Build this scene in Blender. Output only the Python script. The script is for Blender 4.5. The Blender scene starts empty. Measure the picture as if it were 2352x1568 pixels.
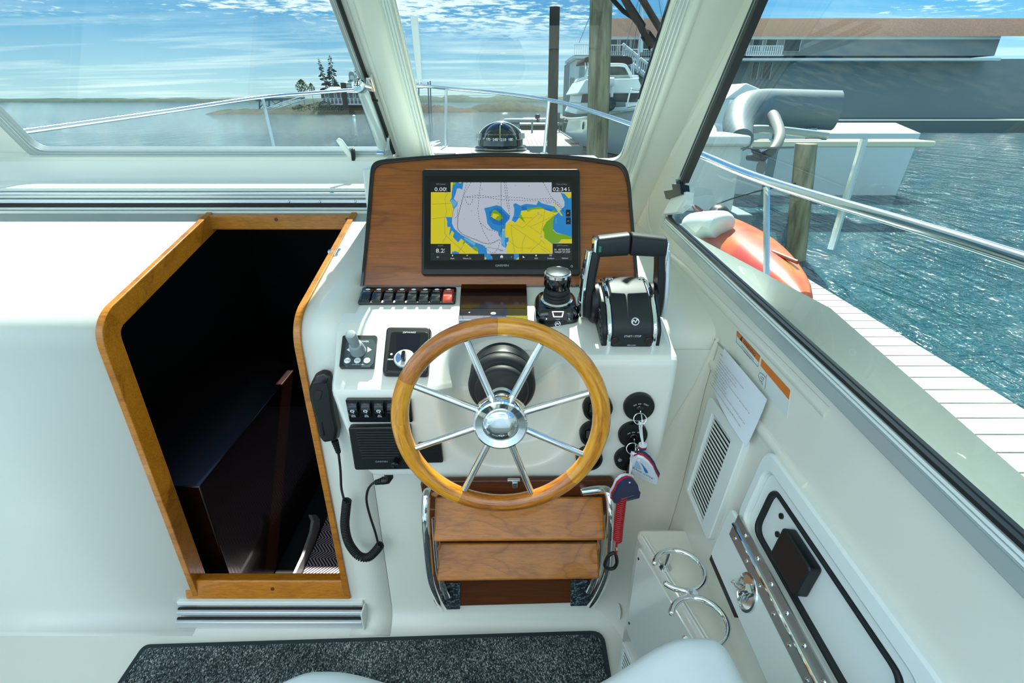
import bpy, bmesh, math, random
from mathutils import Vector as V, Matrix as M
random.seed(7)
S = bpy.context.scene
COL = S.collection
PI = math.pi
# ------------------------------------------------------------------ camera
F, PCX, PCY = 1178.0, 1176.0, 784.0          # focal length and centre in pixels of the 2352x1568 frame
PITCH = math.radians(25.2)
CZ = 1.41                                     # eye height above the wheelhouse sole
CAM = V((0, 0, CZ))
cd = bpy.data.cameras.new('camera'); co = bpy.data.objects.new('camera', cd); COL.objects.link(co)
cd.sensor_width = 36; cd.lens = F / 2352 * 36; cd.clip_start = .02; cd.clip_end = 3000
co.location = CAM; co.rotation_euler = (PI / 2 - PITCH, 0, 0)
S.camera = co
# ------------------------------------------------------------------ view, world, sun
S.view_settings.view_transform = 'Standard'; S.view_settings.look = 'None'
S.view_settings.gamma = 1; S.view_settings.use_curve_mapping = False
S.view_settings.exposure = 0.98
SUN_EL, SUN_AZ = math.radians(53), math.radians(5)      # azimuth from the bow, to starboard positive
SUN_STRENGTH = 13.0
SKY_STRENGTH = 1.2

def lin(h):
    h = h.lstrip('#'); r = []
    for i in (0, 2, 4):
        c = int(h[i:i + 2], 16) / 255
        r.append(c / 12.92 if c <= .04045 else ((c + .055) / 1.055) ** 2.4)
    return (*r, 1)

class NT:
    """small helper round a node tree"""
    def __init__(s, nt): s.nt = nt; s.n = nt.nodes; s.l = nt.links
    def new(s, t, **k):
        n = s.n.new(t)
        for a, b in k.items(): setattr(n, a, b)
        return n
    def put(s, sock, val):
        if hasattr(val, 'is_linked') or isinstance(val, bpy.types.NodeSocket): s.l.new(val, sock)
        else: sock.default_value = val
    def math(s, op, a, b=None, c=None, clamp=False):
        n = s.new('ShaderNodeMath', operation=op, use_clamp=clamp)
        s.put(n.inputs[0], a)
        if b is not None: s.put(n.inputs[1], b)
        if c is not None: s.put(n.inputs[2], c)
        return n.outputs[0]
    def mix(s, f, a, b, mode='MIX'):
        n = s.new('ShaderNodeMix', data_type='RGBA', blend_type=mode)
        s.put(n.inputs[0], f); s.put(n.inputs[6], a); s.put(n.inputs[7], b)
        return n.outputs[2]
    def ramp(s, f, stops, interp='LINEAR'):
        n = s.new('ShaderNodeValToRGB'); cr = n.color_ramp; cr.interpolation = interp
        while len(cr.elements) < len(stops): cr.elements.new(.5)
        for e, (p, c) in zip(cr.elements, stops):
            e.position = p; e.color = c if len(c) == 4 else (*c, 1)
        s.put(n.inputs[0], f); return n.outputs[0]
    def noise(s, vec, scale, detail=4, rough=.55, dist=0):
        n = s.new('ShaderNodeTexNoise'); s.put(n.inputs['Vector'], vec)
        n.inputs['Scale'].default_value = scale; n.inputs['Detail'].default_value = detail
        n.inputs['Roughness'].default_value = rough; n.inputs['Distortion'].default_value = dist
        return n.outputs[0]
    def coord(s, scale=(1, 1, 1), rot=(0, 0, 0), loc=(0, 0, 0), which='Object'):
        t = s.new('ShaderNodeTexCoord'); m = s.new('ShaderNodeMapping')
        m.inputs['Scale'].default_value = scale; m.inputs['Rotation'].default_value = rot
        m.inputs['Location'].default_value = loc
        s.l.new(t.outputs[which], m.inputs['Vector']); return m.outputs[0]

def build_world():
    w = bpy.data.worlds.new('sky'); S.world = w; w.use_nodes = True
    N = NT(w.node_tree); N.n.clear()
    tc = N.new('ShaderNodeTexCoord'); sep = N.new('ShaderNodeSeparateXYZ')
    N.l.new(tc.outputs['Generated'], sep.inputs[0]); z = sep.outputs[2]
    zc = N.math('MAXIMUM', z, 0.0)
    sky = N.ramp(zc, [(0, (.46, .74, .84)), (.04, (.28, .60, .82)), (.09, (.15, .46, .76)), (.16, (.10, .38, .72)),
                      (.45, (.10, .31, .66)), (1, (.08, .24, .58))])
    den = N.math('ADD', zc, .055)
    cx = N.math('DIVIDE', sep.outputs[0], den); cy = N.math('DIVIDE', sep.outputs[1], den)
    cb = N.new('ShaderNodeCombineXYZ'); N.l.new(cx, cb.inputs[0]); N.l.new(cy, cb.inputs[1])
    def sc(v, s, loc=(0, 0, 0)):
        m = N.new('ShaderNodeMapping'); m.inputs['Scale'].default_value = s; m.inputs['Location'].default_value = loc
        N.l.new(v, m.inputs[0]); return m.outputs[0]
    # streaks low down
    st = N.noise(sc(cb.outputs[0], (.30, 1.05, 1), (3.1, 0, 0)), 1.0, 7, .62, .5)
    st = N.ramp(st, [(.46, (0, 0, 0)), (.68, (1, 1, 1))])
    low = N.ramp(zc, [(.0, (1, 1, 1)), (.07, (.9, .9, .9)), (.12, (.25, .25, .25)), (.2, (.0, .0, .0))])
    st = N.math('MULTIPLY', st, low)
    # mackerel puffs higher up
    pf = N.noise(sc(cb.outputs[0], (6.5, 7.5, 1)), 1.0, 5, .6, .3)
    big = N.noise(sc(cb.outputs[0], (.33, .55, 1), (1.7, .6, 0)), 1.0, 2, .5)
    cov = N.math('ADD', pf, N.math('MULTIPLY', N.math('SUBTRACT', big, .5), 1.1))
    pf = N.ramp(cov, [(.49, (0, 0, 0)), (.63, (1, 1, 1))])
    hi = N.ramp(zc, [(.085, (0, 0, 0)), (.125, (1, 1, 1))])
    pf = N.math('MULTIPLY', pf, hi)
    cl = N.math('MAXIMUM', N.math('MULTIPLY', st, .78), pf)
    haze = N.ramp(zc, [(.0, (.55, .55, .55)), (.05, (.30, .30, .30)), (.12, (0, 0, 0))])
    sky = N.mix(haze, sky, (.72, .86, .86, 1))
    col = N.mix(cl, sky, (1.05, 1.12, 1.08, 1))
    below = N.math('LESS_THAN', z, -.004)
    col = N.mix(below, col, (.34, .50, .56, 1))
    bg = N.new('ShaderNodeBackground'); out = N.new('ShaderNodeOutputWorld')
    N.put(bg.inputs[0], col); bg.inputs[1].default_value = SKY_STRENGTH
    N.l.new(bg.outputs[0], out.inputs[0])
build_world()
sd = bpy.data.lights.new('sun', 'SUN'); so = bpy.data.objects.new('sun', sd); COL.objects.link(so)
sd.energy = SUN_STRENGTH; sd.angle = math.radians(.6); sd.color = (1, .94, .84)
sun_dir = V((math.sin(SUN_AZ) * math.cos(SUN_EL), math.cos(SUN_AZ) * math.cos(SUN_EL), math.sin(SUN_EL)))
so.rotation_euler = sun_dir.to_track_quat('Z', 'Y').to_euler(); so.location = (0, 5, 8)

# ------------------------------------------------------------------ rays through photograph pixels
CT, ST = math.cos(PITCH), math.sin(PITCH)
def ray(px, py):
    a, b = (px - PCX) / F, (PCY - py) / F
    return V((a, CT + b * ST, -ST + b * CT))
def atY(px, py, Y): d = ray(px, py); return CAM + d * (Y / d.y)
def atX(px, py, X): d = ray(px, py); return CAM + d * (X / d.x)
def atZ(px, py, z): d = ray(px, py); return CAM + d * ((z - CZ) / d.z)
class Fr:
    """a plane with its own axes: p(a, b, c) -> world; px(x, y) -> (a, b) of the surface point seen at a pixel"""
    def __init__(s, o, u, v):
        s.o = V(o); s.u = V(u).normalized(); v = V(v); s.v = (v - s.u * v.dot(s.u)).normalized(); s.n = s.u.cross(s.v)
    def p(s, a, b, c=0): return s.o + s.u * a + s.v * b + s.n * c
    def px(s, x, y, c=0):
        d = ray(x, y); o = s.o + s.n * c
        t = (o - CAM).dot(s.n) / d.dot(s.n); q = CAM + d * t - s.o
        return (q.dot(s.u), q.dot(s.v))
    def w(s, x, y, c=0): a, b = s.px(x, y, c); return s.p(a, b, c)
    def at(s, a, b, c=0, rot=0):
        u = s.u * math.cos(rot) + s.v * math.sin(rot); v = s.v * math.cos(rot) - s.u * math.sin(rot)
        return Fr(s.p(a, b, c), u, v)
    def tilt(s, ang):  # rotate about the own u axis
        return Fr(s.o, s.u, s.v * math.cos(ang) + s.n * math.sin(ang))
    def yaw(s, ang):   # rotate about the own v axis
        return Fr(s.o, s.u * math.cos(ang) - s.n * math.sin(ang), s.v)
XY = Fr((0, 0, 0), (1, 0, 0), (0, 1, 0))
def frame_up(o, rz=0): return Fr(o, (math.cos(rz), math.sin(rz), 0), (-math.sin(rz), math.cos(rz), 0))

# ------------------------------------------------------------------ mesh builder
def rrect(a0, a1, b0, b1, r, k=4):
    pts = []
    for cx, cy, s in ((a1 - r, b1 - r, 0), (a0 + r, b1 - r, 1), (a0 + r, b0 + r, 2), (a1 - r, b0 + r, 3)):
        for i in range(k + 1):
            t = (s + i / k) * PI / 2; pts.append((cx + r * math.cos(t), cy + r * math.sin(t)))
    return pts
def ell(a, b, ra, rb=None, n=24):
    rb = ra if rb is None else rb
    return [(a + ra * math.cos(2 * PI * i / n), b + rb * math.sin(2 * PI * i / n)) for i in range(n)]
def round_poly(pts, r, k=4):
    """round the corners of a 2d polygon; r may be a list"""
    out = []; n = len(pts)
    for i in range(n):
        p = V((*pts[i], 0)); a = V((*pts[i - 1], 0)); b = V((*pts[(i + 1) % n], 0))
        rr = r[i] if isinstance(r, (list, tuple)) else r
        d1, d2 = a - p, b - p
        m = min(rr, d1.length * .48, d2.length * .48)
        if m < 1e-6: out.append((p.x, p.y)); continue
        q1, q2 = p + d1.normalized() * m, p + d2.normalized() * m
        for j in range(k + 1):
            t = j / k; q = q1 * (1 - t) ** 2 + p * 2 * t * (1 - t) + q2 * t * t
            out.append((q.x, q.y))
    return out
def spline(pts, k=6, closed=False):
    """Catmull-Rom through 3d points"""
    P = [V(p) for p in pts]; n = len(P); out = []
    rng = range(n if closed else n - 1)
    for i in rng:
        g = (lambda j: P[j % n]) if closed else (lambda j: P[max(0, min(n - 1, j))])
        p0, p1, p2, p3 = g(i - 1), g(i), g(i + 1), g(i + 2)
        for j in range(k):
            t = j / k
            out.append(.5 * ((2 * p1) + (p2 - p0) * t + (2 * p0 - 5 * p1 + 4 * p2 - p3) * t * t + (3 * p1 - p0 - 3 * p2 + p3) * t ** 3))
    if not closed: out.append(P[-1])
    return out

class MB:
    def __init__(s): s.v = []; s.f = []; s.mi = []; s.m = 0
    def add(s, vs, fs):
        o = len(s.v); s.v += [V(x) for x in vs]
        for f in fs: s.f.append([o + i for i in f]); s.mi.append(s.m)
        return s
    def box(s, fr, a0, a1, b0, b1, c0, c1):
        vs = [fr.p(a, b, c) for c in (c0, c1) for b in (b0, b1) for a in (a0, a1)]
        return s.add(vs, [(0, 2, 3, 1), (4, 5, 7, 6), (0, 1, 5, 4), (2, 6, 7, 3), (0, 4, 6, 2), (1, 3, 7, 5)])
    def wbox(s, x0, x1, y0, y1, z0, z1): return s.box(XY, x0, x1, y0, y1, z0, z1)
    def flat(s, pts, fr, c=0): return s.add([fr.p(a, b, c) for a, b in pts], [list(range(len(pts)))])
    def prism(s, pts, fr, c0, c1, top=1.0, cen=None):
        n = len(pts)
        if cen is None: cen = (sum(p[0] for p in pts) / n, sum(p[1] for p in pts) / n)
        t = [(cen[0] + (a - cen[0]) * top, cen[1] + (b - cen[1]) * top) for a, b in pts]
        vs = [fr.p(a, b, c0) for a, b in pts] + [fr.p(a, b, c1) for a, b in t]
        return s.add(vs, [list(range(n))[::-1], list(range(n, 2 * n))] + [(i, (i + 1) % n, n + (i + 1) % n, n + i) for i in range(n)])
    def layers(s, rings, cap0=True, cap1=True):
        n = len(rings[0]); vs = [p for r in rings for p in r]; fs = []
        for k in range(len(rings) - 1):
            for i in range(n): fs.append((k * n + i, k * n + (i + 1) % n, (k + 1) * n + (i + 1) % n, (k + 1) * n + i))
        if cap0: fs.append(list(range(n))[::-1])
        if cap1: fs.append(list(range((len(rings) - 1) * n, len(rings) * n)))
        return s.add(vs, fs)
    def lathe(s, prof, fr, seg=32, cap=True):
        rings = [[fr.p(r * math.cos(2 * PI * i / seg), r * math.sin(2 * PI * i / seg), h) for i in range(seg)] for r, h in prof]
        return s.layers(rings, cap, cap)
    def tube(s, pts, r, seg=10, closed=False, caps=True, flat=1.0, up=None):
        P = [V(p) for p in pts]; n = len(P); rings = []; prev = V(up) if up else None
        for i in range(n):
            if closed: t = P[(i + 1) % n] - P[i - 1]
            else: t = P[min(i + 1, n - 1)] - P[max(i - 1, 0)]
            t.normalize()
            if prev is None:
                prev = V((0, 0, 1)) if abs(t.z) < .9 else V((1, 0, 0))
            e = prev - t * prev.dot(t)
            if e.length < 1e-6: e = t.orthogonal()
            e.normalize(); g = t.cross(e)
            if not up: prev = e
            rr = r[i] if isinstance(r, (list, tuple)) else r
            rings.append([P[i] + (e * math.cos(2 * PI * j / seg) * flat + g * math.sin(2 * PI * j / seg)) * rr for j in range(seg)])
        if closed: rings.append(rings[0])
        return s.layers(rings, caps and not closed, caps and not closed)
    def grid(s, fn, nu, nv):
        vs = [fn(i / nu, j / nv) for j in range(nv + 1) for i in range(nu + 1)]
        w = nu + 1
        return s.add(vs, [(j * w + i, j * w + i + 1, (j + 1) * w + i + 1, (j + 1) * w + i) for j in range(nv) for i in range(nu)])
    def line(s, pts, fr, wd, c=0):
        """flat ribbon along 2d points"""
        for (a, b), (a2, b2) in zip(pts, pts[1:]):
            d = V((a2 - a, b2 - b, 0))
            if d.length < 1e-9: continue
            d.normalize(); q = V((-d.y, d.x, 0)) * wd / 2
            s.flat([(a - q.x, b - q.y), (a2 - q.x, b2 - q.y), (a2 + q.x, b2 + q.y), (a + q.x, b + q.y)], fr, c)
        return s

WL = {}
def thing(name, label, cat, loc=(0, 0, 0), group=None, kind=None):
    o = bpy.data.objects.new(name, None); COL.objects.link(o); o.empty_display_size = .05
    o.location = loc; WL[o] = V(loc)
    tag(o, label, cat, group, kind); return o
def tag(o, label=None, cat=None, group=None, kind=None):
    for k, v in (('label', label), ('category', cat), ('group', group), ('kind', kind)):
        if v: o[k] = v
    return o
def obj(name, mb, mats, parent=None, bev=0, smooth=True, sub=0, label=None, cat=None, group=None, kind=None, seg=2, ang=.6, loc=None):
    me = bpy.data.meshes.new(name)
    vs = mb.v
    lo = V((min(v.x for v in vs), min(v.y for v in vs), min(v.z for v in vs)))
    hi = V((max(v.x for v in vs), max(v.y for v in vs), max(v.z for v in vs)))
    c = V(loc) if loc is not None else V(((lo.x + hi.x) / 2, (lo.y + hi.y) / 2, lo.z))
    me.from_pydata([tuple(v - c) for v in vs], [], mb.f)
    if not isinstance(mats, (list, tuple)): mats = [mats]
    for m in mats: me.materials.append(m)
    if len(mats) > 1: me.polygons.foreach_set('material_index', mb.mi)
    me.validate(); me.update()
    if smooth:
        me.polygons.foreach_set('use_smooth', [True] * len(me.polygons)); me.set_sharp_from_angle(angle=ang)
    o = bpy.data.objects.new(name, me); COL.objects.link(o); WL[o] = c
    if parent is not None: o.parent = parent; o.location = c - WL[parent]
    else: o.location = c
    if bev:
        b = o.modifiers.new('bevel', 'BEVEL'); b.width = bev; b.segments = seg; b.limit_method = 'ANGLE'; b.angle_limit = .6; b.harden_normals = False
    if sub:
        q = o.modifiers.new('subsurf', 'SUBSURF'); q.levels = sub; q.render_levels = sub
    tag(o, label, cat, group, kind); return o
def dup(o, loc, parent=None):
    """a copy of one object that shares its mesh data, at a world location"""
    c = o.copy(); COL.objects.link(c); WL[c] = V(loc); c.parent = parent
    c.location = V(loc) - (WL[parent] if parent else V((0, 0, 0)))
    return c
_tc = {}
def text_geo(s):
    if s not in _tc:
        cu = bpy.data.curves.new('lettering', 'FONT'); cu.body = s; cu.size = 1; cu.align_x = 'CENTER'; cu.align_y = 'CENTER'; cu.resolution_u = 2
        o = bpy.data.objects.new('lettering', cu)
        me = bpy.data.meshes.new_from_object(o)
        _tc[s] = ([tuple(v.co) for v in me.vertices], [list(p.vertices) for p in me.polygons])
        bpy.data.objects.remove(o); bpy.data.curves.remove(cu); bpy.data.meshes.remove(me)
    return _tc[s]
def put_text(mb, s, fr, a, b, h, c=.0006, w=None, rot=0, align='C', slant=0):
    """h: capital height; w: total width if it is to be forced"""
    vs, fs = text_geo(s)
    if not vs: return mb
    x0, x1 = min(v[0] for v in vs), max(v[0] for v in vs)
    k = h / .69; kx = k if w is None else w / max(x1 - x0, 1e-6)
    off = {'C': (x0 + x1) / 2, 'L': x0, 'R': x1}[align]
    y0 = .345 if False else (min(v[1] for v in vs) + max(v[1] for v in vs)) / 2
    cr, sr = math.cos(rot), math.sin(rot); out = []
    for x, y, _ in vs:
        xx, yy = (x - off) * kx + (y - y0) * k * slant, (y - y0) * k
        out.append(fr.p(a + xx * cr - yy * sr, b + xx * sr + yy * cr, c))
    return mb.add(out, fs)

# ------------------------------------------------------------------ materials
MATS = {}
def pbr(name, col, rough=.5, metal=0, coat=0, spec=.5, emit=None, es=0, bump=None, trans=0, alpha=1, sss=0):
    m = bpy.data.materials.new(name); m.use_nodes = True; N = NT(m.node_tree)
    b = N.n['Principled BSDF']
    if isinstance(col, str): col = lin(col)
    b.inputs['Base Color'].default_value = col if len(col) == 4 else (*col, 1)
    b.inputs['Roughness'].default_value = rough; b.inputs['Metallic'].default_value = metal
    b.inputs['Coat Weight'].default_value = coat; b.inputs['Coat Roughness'].default_value = .04
    b.inputs['Specular IOR Level'].default_value = spec
    b.inputs['Transmission Weight'].default_value = trans
    if emit:
        b.inputs['Emission Color'].default_value = lin(emit) if isinstance(emit, str) else emit
        b.inputs['Emission Strength'].default_value = es
    if bump:
        sc, st, dist = bump
        nz = N.noise(N.coord(), sc, 3, .6)
        bp = N.new('ShaderNodeBump'); bp.inputs['Strength'].default_value = st; bp.inputs['Distance'].default_value = dist
        N.l.new(nz, bp.inputs['Height']); N.l.new(bp.outputs[0], b.inputs['Normal'])
    MATS[name] = m; return m
def tint(m, sc, a, b, detail=4, scale=(1, 1, 1), lo=.35, hi=.65):
    """two-tone noise on the base colour"""
    N = NT(m.node_tree); bs = N.n['Principled BSDF']
    nz = N.noise(N.coord(scale), sc, detail, .6)
    N.put(bs.inputs['Base Color'], N.ramp(nz, [(lo, lin(a)), (hi, lin(b))])); return m
def wood(name, dark, mid, light, rough=.3, coat=.3, scale=1.0, grain=(1, 9, 9), ring=3.0, rot=(0, 0, 0)):
    m = pbr(name, mid, rough, coat=coat); N = NT(m.node_tree); b = N.n['Principled BSDF']
    v = N.coord(tuple(scale * g for g in grain), rot)
    warp = N.noise(v, 1.3, 3, .55, .6)
    rings = N.math('FRACT', N.math('MULTIPLY', warp, ring * 2.2))
    rings = N.ramp(rings, [(0, (.15, .15, .15)), (.12, (.75, .75, .75)), (.55, (1, 1, 1)), (.93, (.62, .62, .62)), (1, (.15, .15, .15))])
    fine = N.noise(N.coord((scale * grain[0] * 6, scale * grain[1] * 14, scale * grain[2] * 14), rot), 2.0, 4, .7)
    base = N.ramp(fine, [(.25, lin(dark)), (.5, lin(mid)), (.8, lin(light))])
    big = N.noise(N.coord((2 * scale, 5 * scale, 5 * scale), rot), 1.0, 2)
    base = N.mix(N.math('MULTIPLY', big, .55), base, lin(light))
    f = N.math('MULTIPLY', N.math('SUBTRACT', 1.0, rings), .62)
    col = N.mix(f, base, lin(dark))
    N.put(b.inputs['Base Color'], col)
    bp = N.new('ShaderNodeBump'); bp.inputs['Strength'].default_value = .12; bp.inputs['Distance'].default_value = .001
    N.l.new(fine, bp.inputs['Height']); N.l.new(bp.outputs[0], b.inputs['Normal'])
    return m
def glass(name, tintc, refl=1.0, dirt=.03):
    """thin sheet: tinted straight-through light plus a Fresnel reflection and a trace of dust"""
    m = bpy.data.materials.new(name); m.use_nodes = True; N = NT(m.node_tree); N.n.clear()
    t = N.new('ShaderNodeBsdfTransparent'); t.inputs[0].default_value = tintc
    g = N.new('ShaderNodeBsdfGlossy'); g.inputs['Roughness'].default_value = .0
    fr = N.new('ShaderNodeFresnel'); fr.inputs[0].default_value = 1.45
    f = N.math('MULTIPLY', fr.outputs[0], refl)
    mx = N.new('ShaderNodeMixShader'); N.l.new(f, mx.inputs[0]); N.l.new(t.outputs[0], mx.inputs[1]); N.l.new(g.outputs[0], mx.inputs[2])
    d = N.new('ShaderNodeBsdfTranslucent'); d.inputs[0].default_value = (.8, .9, .88, 1)
    nz = N.noise(N.coord(), 2.2, 4, .6)
    mf = N.math('MULTIPLY', N.ramp(nz, [(.35, (0, 0, 0)), (.75, (1, 1, 1))]), dirt)
    m2 = N.new('ShaderNodeMixShader'); N.l.new(mf, m2.inputs[0]); N.l.new(mx.outputs[0], m2.inputs[1]); N.l.new(d.outputs[0], m2.inputs[2])
    o = N.new('ShaderNodeOutputMaterial'); N.l.new(m2.outputs[0], o.inputs[0]); MATS[name] = m; return m

GEL = pbr('gelcoat', '#e8eadf', .22, coat=.5)
GEL2 = pbr('gelcoat_satin', '#e4e6da', .38, coat=.15)
LINER = pbr('cream_liner', '#e2e1d2', .3, coat=.35)
WPLAST = pbr('white_plastic', '#e4ebe4', .35)
BLACK = pbr('black_plastic', '#0b0f11', .38)
BLACKG = pbr('black_gloss', '#070a0c', .08, coat=.6)
BLACKT = pbr('black_textured', '#1a1f21', .48, bump=(900, .25, .0004))
RUBBER = pbr('black_rubber', '#101416', .55)
CHROME = pbr('chrome', (.86, .88, .88, 1), .045, 1)
STEEL = pbr('stainless', (.74, .77, .78, 1), .14, 1)
ALU = pbr('anodised_aluminium', (.72, .76, .77, 1), .36, .6)
WHITEPRINT = pbr('white_print', '#eef2f2', .5)
GREYPRINT = pbr('grey_print', '#8f979a', .5)
DARKPRINT = pbr('dark_print', '#23282c', .6)
PAPER = pbr('paper', '#e3e8ee', .8)
RED = pbr('red_plastic', '#c5412f', .3, coat=.3)
TEAK_DASH = wood('dash_wood', '#5a2606', '#9c4f10', '#b8681c', .28, .35, .9, (1.2, 10, 10), 1.6)
TEAK_STEP = wood('step_wood', '#743a06', '#bc6c0e', '#d48a22', .32, .25, 1.0, (2.2, 7, 4), 3.0)
TEAK_TRIM = wood('trim_wood', '#7a3e08', '#bc6e14', '#d99028', .3, .3, 1.0, (3, 9, 9), 1.5)
TEAK_BACK = wood('step_back_wood', '#341504', '#5e2d0e', '#7a4016', .35, .2, 1.0, (1.5, 9, 9), 1.2)
TEAK_RIM = wood('rim_wood', '#945206', '#da8a06', '#f0ac18', .2, .8, 1.6, (4, 4, 4), 1.6)
TEAK_RIM2 = wood('rim_wood_dark', '#7a3e06', '#bc6a0c', '#d4881c', .2, .8, 1.6, (4, 4, 4), 1.8)
def rim_wood(name, dark, mid, light):
    """grain that runs round the wheel: object origin is the wheel centre, wheel in the XZ plane"""
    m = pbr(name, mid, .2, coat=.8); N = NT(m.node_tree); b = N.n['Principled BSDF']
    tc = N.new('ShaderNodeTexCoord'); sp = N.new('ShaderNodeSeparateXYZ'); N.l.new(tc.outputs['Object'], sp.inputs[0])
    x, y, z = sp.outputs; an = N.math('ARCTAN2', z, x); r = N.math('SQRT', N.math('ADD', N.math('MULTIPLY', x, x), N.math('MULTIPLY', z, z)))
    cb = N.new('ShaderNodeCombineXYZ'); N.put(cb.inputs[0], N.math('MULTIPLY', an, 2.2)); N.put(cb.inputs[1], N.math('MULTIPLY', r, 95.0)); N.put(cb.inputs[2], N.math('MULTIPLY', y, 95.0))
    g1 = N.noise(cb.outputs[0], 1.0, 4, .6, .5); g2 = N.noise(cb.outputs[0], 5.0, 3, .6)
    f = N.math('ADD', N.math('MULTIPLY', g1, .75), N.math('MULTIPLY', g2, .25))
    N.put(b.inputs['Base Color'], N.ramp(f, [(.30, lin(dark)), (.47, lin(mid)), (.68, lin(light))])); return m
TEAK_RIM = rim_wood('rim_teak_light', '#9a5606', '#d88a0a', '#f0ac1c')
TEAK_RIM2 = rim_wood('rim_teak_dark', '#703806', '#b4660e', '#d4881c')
GLASS = glass('tinted_glass', (.34, .415, .41, 1), .7, .008)
GLASS2 = glass('side_glass', (.47, .565, .54, 1), .7, .008)
# ================================================================== the wheelhouse shell
def sstep(a, b, x):
    t = max(0, min(1, (x - a) / (b - a))); return t * t * (3 - 2 * t)
Yb, Yf = 1.04, .898                   # bulkhead; front of the helm box
WR = Fr((.5345, 0, CZ), (0, -1, 0), (.15, 0, 1))           # starboard side, flared: a runs aft, b up
WS = Fr((0, 1.75, 1.257), (1, 0, 0), (0, -.5736, .8192))   # windscreen, raked aft: a to starboard, b up the slope
def sheet(outer, holes, fr, th, c=0):
    """flat panel with holes, given thickness th away from the viewer"""
    bm = bmesh.new(); edges = []
    for loop in [outer] + holes:
        vs = [bm.verts.new(fr.p(a, b, c)) for a, b in loop]
        edges += [bm.edges.new((vs[i], vs[(i + 1) % len(vs)])) for i in range(len(vs))]
    bmesh.ops.triangle_fill(bm, use_beauty=True, edges=edges)
    for f in bm.faces:
        f.normal_update()
    fs = [f for f in bm.faces]
    for f in fs:
        if f.normal.dot(fr.n) < 0: f.normal_flip()
    r = bmesh.ops.extrude_face_region(bm, geom=fs)
    for e in r['geom']:
        if isinstance(e, bmesh.types.BMVert): e.co -= fr.n * 0
    ext = [e for e in r['geom'] if isinstance(e, bmesh.types.BMVert)]
    old = set(v for f in fs if f.is_valid for v in f.verts) - set(ext)
    for v in (old if old else []): v.co -= fr.n * th
    bmesh.ops.recalc_face_normals(bm, faces=bm.faces)
    m = MB(); bm.verts.ensure_lookup_table(); bm.verts.index_update()
    m.add([v.co.copy() for v in bm.verts], [[v.index for v in f.verts] for f in bm.faces]); bm.free(); return m
def ring(m, outer, inner, fr, c0, c1):
    n = len(outer)
    return m.layers([[fr.p(*p, c0) for p in outer], [fr.p(*p, c1) for p in outer], [fr.p(*p, c1) for p in inner], [fr.p(*p, c0) for p in inner], [fr.p(*p, c0) for p in outer]], False, False)
def inset(pts, d):
    """shrink a counter-clockwise polygon by d (list per edge i -> i+1 or a number)"""
    n = len(pts); L = []
    for i in range(n):
        p, q = V((*pts[i], 0)), V((*pts[(i + 1) % n], 0)); t = (q - p).normalized(); nn = V((-t.y, t.x, 0))
        dd = d[i] if isinstance(d, (list, tuple)) else d
        L.append((p + nn * dd, t))
    out = []
    for i in range(n):
        p, t = L[i - 1]; q, s = L[i]; den = t.x * s.y - t.y * s.x
        if abs(den) < 1e-9: out.append((q.x, q.y)); continue
        k = ((q.x - p.x) * s.y - (q.y - p.y) * s.x) / den; r = p + t * k; out.append((r.x, r.y))
    return out
def ext(p, q, b):
    """the point at height b on the line through 2d points p, q"""
    k = (b - p[1]) / (q[1] - p[1]); return (p[0] + (q[0] - p[0]) * k, b)

# ---- sole
m = MB(); m.wbox(-2.15, .62, -1.2, 1.10, -.04, 0)
obj('floor', m, GEL2, kind='structure', label='white moulded wheelhouse sole around the carpet', cat='floor')

# ---- bulkhead with coved foot, bent forward above into the cabin top
def bulk_profile():
    pr = [(.985, .0)]
    for i in range(7):
        t = i / 6 * PI / 2; pr.append((Yb - .055 * math.cos(t) + .0 , .055 - .055 * math.sin(PI / 2 - t) if False else .055 * (1 - math.cos(t)) ))
    pr = [(.985 + .055 * math.sin(i / 6 * PI / 2), .055 * (1 - math.cos(i / 6 * PI / 2))) for i in range(7)]
    zt = .967; r = .07
    pr += [(Yb, zt - r)]
    for i in range(1, 9):
        t = i / 9; p0, p1, p2 = V((Yb, zt - r, 0)), V((Yb, zt, 0)), V((Yb + r, zt + r * .24, 0))
        q = p0 * (1 - t) ** 2 + p1 * 2 * t * (1 - t) + p2 * t * t; pr.append((q.x, q.y))
    pr += [(1.582, 1.097)]
    return pr
BP = bulk_profile()
def strip(m, prof, x0, x1, th=.03):
    n = len(prof)
    rings = []
    for x in (x0, x1): rings.append([V((x, y, z)) for y, z in prof])
    vs = rings[0] + rings[1]
    m.add(vs, [(i, i + 1, n + i + 1, n + i) for i in range(n - 1)])
    return m
XT = -.4727                                  # right edge of the companionway
m = MB(); strip(m, BP, XT, -.355)
o = obj('wall_front', m, GEL2, kind='structure', label='white bulkhead between the companionway and the helm, bent forward above', cat='wall')
md = o.modifiers.new('thick', 'SOLIDIFY'); md.thickness = .022; md.offset = 1
low = [p for p in BP if p[1] < .9]
m = MB(); strip(m, low[:7] + [(Yb, .90)], -.356, .47)
o2 = obj('wall_below_helm', m, GEL2, kind='structure', label='white moulded bulkhead face under the helm', cat='wall')
XJ = -.93
m = MB(); strip(m, BP, -2.1, XJ)
o = obj('wall_port', m, GEL2, kind='structure', label='white bulkhead to port of the companionway', cat='wall')
md = o.modifiers.new('thick', 'SOLIDIFY'); md.thickness = .022; md.offset = 1
m = MB(); strip(m, BP[:7] + [(Yb, .092)], XJ, XT)
obj('wall_sill', m, GEL2, kind='structure', label='low white step below the companionway sill', cat='wall')
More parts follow.
